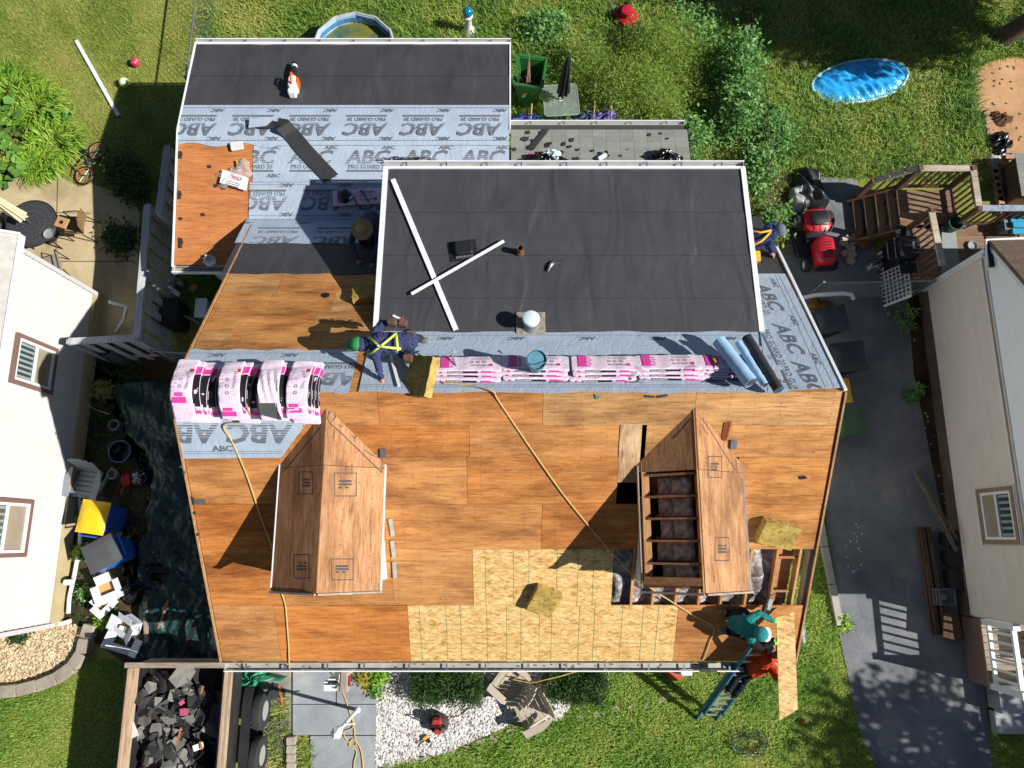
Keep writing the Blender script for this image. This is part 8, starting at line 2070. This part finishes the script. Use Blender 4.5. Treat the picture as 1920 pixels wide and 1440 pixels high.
def cap_on(T, c, face, up, mat, brim, bname='cap', r=.108):
    f, u = Vector(face).normalized(), Vector(up).normalized(); s = f.cross(u).normalized(); u = s.cross(f); c = c - f * .015 + u * .04
    M = Matrix(((s.x, f.x, u.x, c.x), (s.y, f.y, u.y, c.y), (s.z, f.z, u.z, c.z), (0, 0, 0, 1)))
    m = MB(); m.lathe([(r, -.01), (r * 1.0, .03), (r * .82, .075), (r * .45, .102), (.001, .108)], 22, M, cap=False); o = m.build(bname, mat, T, 'all', world=True)
    m = MB(); m.grid(lambda a, b: M @ Vector((math.cos(math.pi * (.12 + .76 * a)) * (r + .07 * b * math.sin(math.pi * a)), math.sin(math.pi * (.12 + .76 * a)) * (r + .085 * b), .005 - .02 * b)), 14, 4); m.build('brim', brim, o, 'all', world=True)
def straps(T, lst, mat, r=.02, name='harness_strap'):
    for pts in lst:
        m = MB(); m.tube(pts, r, 6); m.build(name, mat, T, 'all', world=True)
def limb(ps, rs, mi): return [(ps[i], ps[i + 1], rs[i], rs[i + 1], mi) for i in range(len(ps) - 1)]
NAVY, JEAN, BOOT, DARKC = cloth('navy_hoodie', '#3a4166'), cloth('dark_jeans', '#2a3448'), paint('tan_boot', '#6f6658', .7, .2, 12), cloth('dark_trousers', '#23242c')
LIME, YEL, POUCH = paint('lime_webbing', '#cfdc5a', .6, .08), paint('yellow_webbing', '#d8a81e', .6, .08), paint('leather_pouch', '#5a4138', .7, .25, 9, .4, 30)
# stooping worker in the navy hoodie
hp, nk, hd = W(766, 640, 5.72), W(699, 643, 5.84), W(674, 646, 5.74); fl, fr = BACK.at(792, 638, .05), BACK.at(778, 672, .05)
sl, sr = W(704, 664, 5.80), W(706, 622, 5.80); hw_ = BACK.at(715, 706, .10)
caps = [(hp, hp + (nk - hp) * .45, .155, .15, 0), (hp + (nk - hp) * .45, hp + (nk - hp) * .85, .155, .16, 0), (sl, sr, .085, .085, 0), (nk, hd, .075, .09, 0)]
caps += limb([sl, W(709, 688, 5.62), hw_], [.072, .056, .042], 0) + hand(hw_ + Vector((0, -.01, -.02)), (.15, -1, -.5), (0, -.5, 1), 3, .25)
caps += limb([sr, W(716, 606, 5.62), W(742, 604, 5.5)], [.072, .056, .042], 0) + hand(W(744, 604, 5.49), (1, 0, -.3), (0, .3, 1), 3, .9)
for s, ft, kn in ((1, fl, W(752, 630, 5.36)), (-1, fr, W(748, 664, 5.36))):
    caps += limb([hp + Vector((0, .1 * s, -.03)), kn + Vector((.06, 0, 0)), ft + Vector((-.02, 0, .12))], [.105, .072, .052], 1) + [(ft + Vector((.05, 0, 0)), ft + Vector((-.17, 0, -.01)), .05, .042, 2)]
caps += head_caps(hd, (-.75, 0, -.66), (-.66, 0, .75), 3)
T = person('worker stooping on the ridge in a navy hoodie and lime safety harness', BACK.at(775, 655), caps, [NAVY, JEAN, BOOT, SKIN])
m = MB(); m.ball(hd + Vector((.035, 0, .03)), .122, 14, sq=(1.05, 1, .95)); m.build('hood', NAVY, T, 'all', world=True)
cap_on(T, hd + Vector((-.03, 0, .0)), (-.85, 0, -.2), (-.2, 0, .95), paint('green_cap', '#2f8a4a', .7), paint('green_cap', '#2f8a4a'), r=.112)
zt = 6.0
straps(T, [[W(692, 632, zt - .06), W(712, 650, zt), W(752, 654, zt - .02)], [W(694, 664, zt - .1), W(712, 650, zt + .005), W(742, 626, zt - .04)], [W(742, 624, zt - .05), W(744, 640, zt - .01), W(746, 658, zt - .04)]], LIME, .021)
m = MB(); m.lathe([(.02, 0), (.035, .012)], 12, TR(W(712, 649, zt + .02)), cap=False); m.build('harness_ring', STEEL, T, world=True)
for (px, py, z) in ((770, 628, 5.72), (765, 672, 5.68), (755, 606, 5.62), (735, 604, 5.72)):
    m = MB(); m.box(W(px, py, z), (.16, .13, .16), None, .04); m.build('tool_pouch', POUCH, T, world=True)
m = MB(); m.tube([W(752, 604, 5.74), W(756, 594, 5.8)], .012, 6); m.build('plier_handle', REDP, T, world=True)
# kneeling worker in a straw hat, in the shed dormer's shade
hd = Vector((-2.86, 5.80, 3.82)); nk = Vector((-2.85, 5.93, 3.68)); hp = Vector((-2.82, 6.28, 3.30)); sl, sr = nk + Vector((-.19, .03, -.03)), nk + Vector((.17, .03, -.03)); h1, h2 = BACK.at(672, 486, .09), BACK.at(696, 492, .09)
caps = [(hp, nk, .16, .13, 0), (sl, sr, .08, .08, 0), (nk, hd, .06, .06, 3)] + head_caps(hd, (.1, -.8, -.5), (0, -.5, .85), 3)
for s_, e_, h_ in ((sl, Vector((-3.13, 5.62, 3.58)), h1), (sr, Vector((-2.6, 5.6, 3.6)), h2)): caps += limb([s_, e_, h_], [.068, .052, .038], 0) + hand(h_, (.1, -1, -.1), (0, .4, 1), 3, .9)
for s in (-1, 1):
    k_ = Vector((-2.84 + .13 * s, 5.78, BACK.z(5.78) + .1)); f_ = Vector((-2.83 + .1 * s, 6.36, max(BACK.z(6.36), ADF.z(6.36)) + .08)); caps += limb([hp + Vector((.09 * s, 0, -.03)), k_, f_], [.105, .075, .052], 1) + [(f_, f_ + Vector((0, .12, .02)), .048, .042, 2)]
T = person('worker kneeling in the shade wearing a wide straw hat', Vector((-2.84, 6.1, ADF.z(6.4))), caps, [cloth('slate_shirt', '#3f4560'), DARKC, BOOT, SKIN])
STRAW = paint('straw_hat', '#b3a077', .85, .1, 14, .6, 80); Mh = TR(hd + Vector((0, -.03, .09))) @ eul((.35, .05, 0))
m = MB(); m.lathe([(.001, .115), (.06, .11), (.09, .085), (.1, .0), (.16, -.015), (.215, .005), (.213, -.004), (.16, -.025), (.09, -.012)], 30, Mh, cap=False); h_ = m.build('straw_hat', STRAW, T, 'all', world=True)
m = MB(); m.lathe([(.102, .0), (.1, .025)], 26, Mh, cap=False); m.build('hat_band', POUCH, h_, world=True)
m = MB(); m.box(nk + Vector((-.17, -.03, .06)), (.05, .2, .1), None, .02); m.build('red_kerchief', paint('kerchief_red', '#b02a30', .8), T, world=True)
# worker bending over the roof's right edge
hp, nk, hd = W(1404, 452, 3.72), W(1446, 440, 3.86), W(1460, 432, 3.82); sl, sr = W(1440, 426, 3.84), W(1444, 462, 3.80)
caps = [(hp, hp + (nk - hp) * .6, .16, .16, 0), (hp + (nk - hp) * .5, nk, .16, .12, 0), (sl, sr, .085, .085, 0), (nk, hd, .06, .07, 3)] + head_caps(hd, (.7, 0, -.7), (.7, 0, .7), 3)
for s_, e_, h_ in ((sl, W(1452, 420, 3.6), BACK.at(1452, 428, .12)), (sr, W(1450, 472, 3.58), BACK.at(1444, 474, .12))): caps += limb([s_, e_, h_], [.072, .055, .04], 0) + hand(h_, (.6, -.3, -.3), (0, 0, 1), 3, .8)
for s in (-1, 1):
    k_ = hp + Vector((.1, .12 * s, -.34)); f_ = BACK.p(hp.x - .12, hp.y + .16 * s, .06); caps += limb([hp + Vector((0, .09 * s, -.02)), k_, f_ + Vector((0, 0, .06))], [.105, .075, .055], 1) + [(f_, f_ + Vector((.14, 0, -.01)), .048, .04, 2)]
T = person('worker in navy with a yellow harness bending at the roof edge', BACK.p(hp.x, hp.y), caps, [cloth('navy_shirt', '#2c3560'), DARKC, BOOT, SKIN])
cap_on(T, hd, (.8, 0, -.35), (.35, 0, .8), paint('grey_cap', '#5d6470', .8), paint('grey_cap', '#5d6470'))
zt = 4.02
straps(T, [[W(1408, 432, zt - .06), W(1426, 436, zt), W(1446, 432, zt - .05)], [W(1408, 462, zt - .08), W(1428, 452, zt - .0), W(1444, 436, zt - .03)]], YEL, .022)
# kneeling worker in teal at the eave
hp, nk, hd = W(1380, 1168, 3.42), W(1411, 1180, 3.78), W(1425, 1188, 3.86); sl, sr = W(1404, 1163, 3.74), W(1408, 1198, 3.68)
g1, g2 = W(1449, 1164, 3.52), W(1449, 1206, 3.50)
caps = [(hp, hp + (nk - hp) * .6, .155, .155, 0), (hp + (nk - hp) * .5, nk, .155, .11, 0), (sl, sr, .08, .08, 0), (nk, hd, .06, .07, 4)] + head_caps(hd, (.75, -.1, -.6), (.6, -.1, .75), 4)
caps += limb([sl, W(1424, 1150, 3.6), g1], [.072, .056, .04], 0) + hand(g1, (.8, -.3, -.25), (0, 0, 1), 3, .8) + limb([sr, W(1424, 1214, 3.5), g2], [.072, .056, .04], 5) + hand(g2, (1, .1, -.2), (0, 0, 1), 3, .8)
for k_, f_, hy in ((W(1396, 1148, 3.27), W(1362, 1150, 3.3), .1), (W(1398, 1192, 3.12), W(1362, 1182, 3.18), -.1)): caps += limb([hp + Vector((0, hy, -.02)), k_, f_], [.11, .078, .055], 1) + [(f_, f_ + Vector((-.12, .03, .04)), .048, .042, 2)]
T = person('worker kneeling at the eave in a teal shirt with lime gloves', FRONT.at(1385, 1175), caps, [cloth('teal_shirt', '#1f7a78'), DARKC, BOOT, paint('lime_glove', '#9ac83c', .7), SKIN, cloth('black_sleeve', '#1c1d22')])
cap_on(T, hd + Vector((0, 0, .02)), (.85, -.1, -.2), (.2, 0, .9), cloth('teal_cap', '#2a8486'), paint('cap_cream', '#cfc4b4', .8), r=.125)
straps(T, [[W(1384, 1158, 3.6), W(1388, 1172, 3.62), W(1384, 1186, 3.52)]], paint('red_webbing', '#a8242c', .6), .03)
# worker in orange on the ladder, under the carried board
hp, nk, hd = W(1416, 1252, 2.62), W(1441, 1234, 3.10), W(1464, 1224, 3.24); sl, sr = W(1432, 1218, 3.06), W(1448, 1254, 3.02)
g1, g2 = W(1452, 1200, 3.44), W(1458, 1272, 3.40)
caps = [(hp, hp + (nk - hp) * .6, .17, .19, 0), (hp + (nk - hp) * .5, nk, .19, .13, 0), (sl, sr, .09, .09, 0), (nk, hd, .06, .07, 3)] + head_caps(hd, (.1, .9, .1), (0, -.1, 1), 3)
caps += limb([sl, W(1428, 1204, 3.2), g1], [.07, .055, .042], 4) + hand(g1, (1, .1, -.1), (0, 0, -1), 3, .3) + limb([sr, W(1456, 1270, 3.15), g2], [.08, .062, .042], 0) + hand(g2, (1, .1, -.1), (0, 0, -1), 3, .3)
lf = lambda h: Vector((4.19 + .054 * h, -3.80 + .600 * h, h))
for s, h in ((-1, 1.72), (1, 1.45)):
    f_ = lf(h) + Vector((.1 * s, -.06, .06)); k_ = (hp + f_) / 2 + Vector((.05 * s, .1, .06)); caps += limb([hp + Vector((.09 * s, 0, -.02)), k_, f_ + Vector((0, -.02, .08))], [.11, .078, .055], 1) + [(f_ + Vector((0, -.06, 0)), f_ + Vector((0, .12, 0)), .046, .042, 2)]
T = person('worker in an orange sweatshirt standing on the ladder', lf(1.0), caps, [cloth('orange_sweatshirt', '#b8401c'), DARKC, BOOT, SKIN, cloth('black_sleeve', '#1c1d22')])
cap_on(T, hd, (.1, .9, .1), (0, -.1, 1), DARKC, DARKC)
# ladder
T = thing('extension_ladder', 'blue extension ladder leaning on the front gutter', 'ladder', lf(0)); LB = paint('ladder_blue', '#2f6f8c', .5, .12, 6); ALU = paint('rung_aluminium', '#c4c6c4', .35, .08, 8, metal=.6)
sx = Vector((1, 0, 0)); du = (lf(1) - lf(0)).normalized(); nn = sx.cross(du)
def section(h0, h1, w, off, nm):
    for s in (-1, 1):
        m = MB(); m.bar(lf(h0) + sx * s * w / 2 + nn * off, lf(h1) + sx * s * w / 2 + nn * off, .03, .075, nn); r_ = m.build('rail', LB, T, world=True)
        m = MB(); m.box(lf(h0) + sx * s * w / 2 + nn * off, (.05, .09, .06)); m.build('foot_pad', BLACKP, r_, world=True)
    k = h0 + .2
    while k < h1 - .05:
        m = MB(); m.bar(lf(k) - sx * w / 2 + nn * off, lf(k) + sx * w / 2 + nn * off, .035, .03, nn); m.build('rung', ALU, T, world=True); k += .262
section(.02, 2.5, .43, 0.0, 'a'); section(.5, 3.35, .38, .07, 'b')
# board being passed up, its far end cut on the slant
T = thing('carried_board', 'narrow strand board strip held out over the eave by two workers', 'board', W(1475, 1250, 3.49)); zb = 3.5
bp_ = [W(1456, 1158, zb), W(1489, 1147, zb), W(1496, 1330, zb), W(1462, 1351, zb)]
m = MB(); m.slab([p - ROOT[T] for p in bp_], (0, 0, -.012)); o = m.build('strand_board', OSB, T)
m = MB(); m.bar(bp_[0] + Vector((-.004, 0, -.006)), bp_[3] + Vector((-.004, 0, -.006)), .006, .012); m.build('green_edge', paint('green_edge', '#7d9a4c', .7), T, world=True)
T = thing('nail_gun', 'nail gun with a looped air hose on the plywood edge', 'nail gun', FRONT.at(1438, 1132, .02)); m = MB(); m.box((0, 0, .1), (.09, .22, .1), eul((0, 0, -.4)), .02); m.build('body', STEEL, T); m = MB(); m.box((-.04, -.1, .08), (.05, .16, .14), eul((0, 0, -.4)), .02); m.build('grip', BLACKP, T); m = MB(); m.tube([(0, .1, .08), (.12, .18, .06), (.26, .1, .03), (.22, -.02, .02)], .008, 6); m.build('hose', BLACKP, T, True)
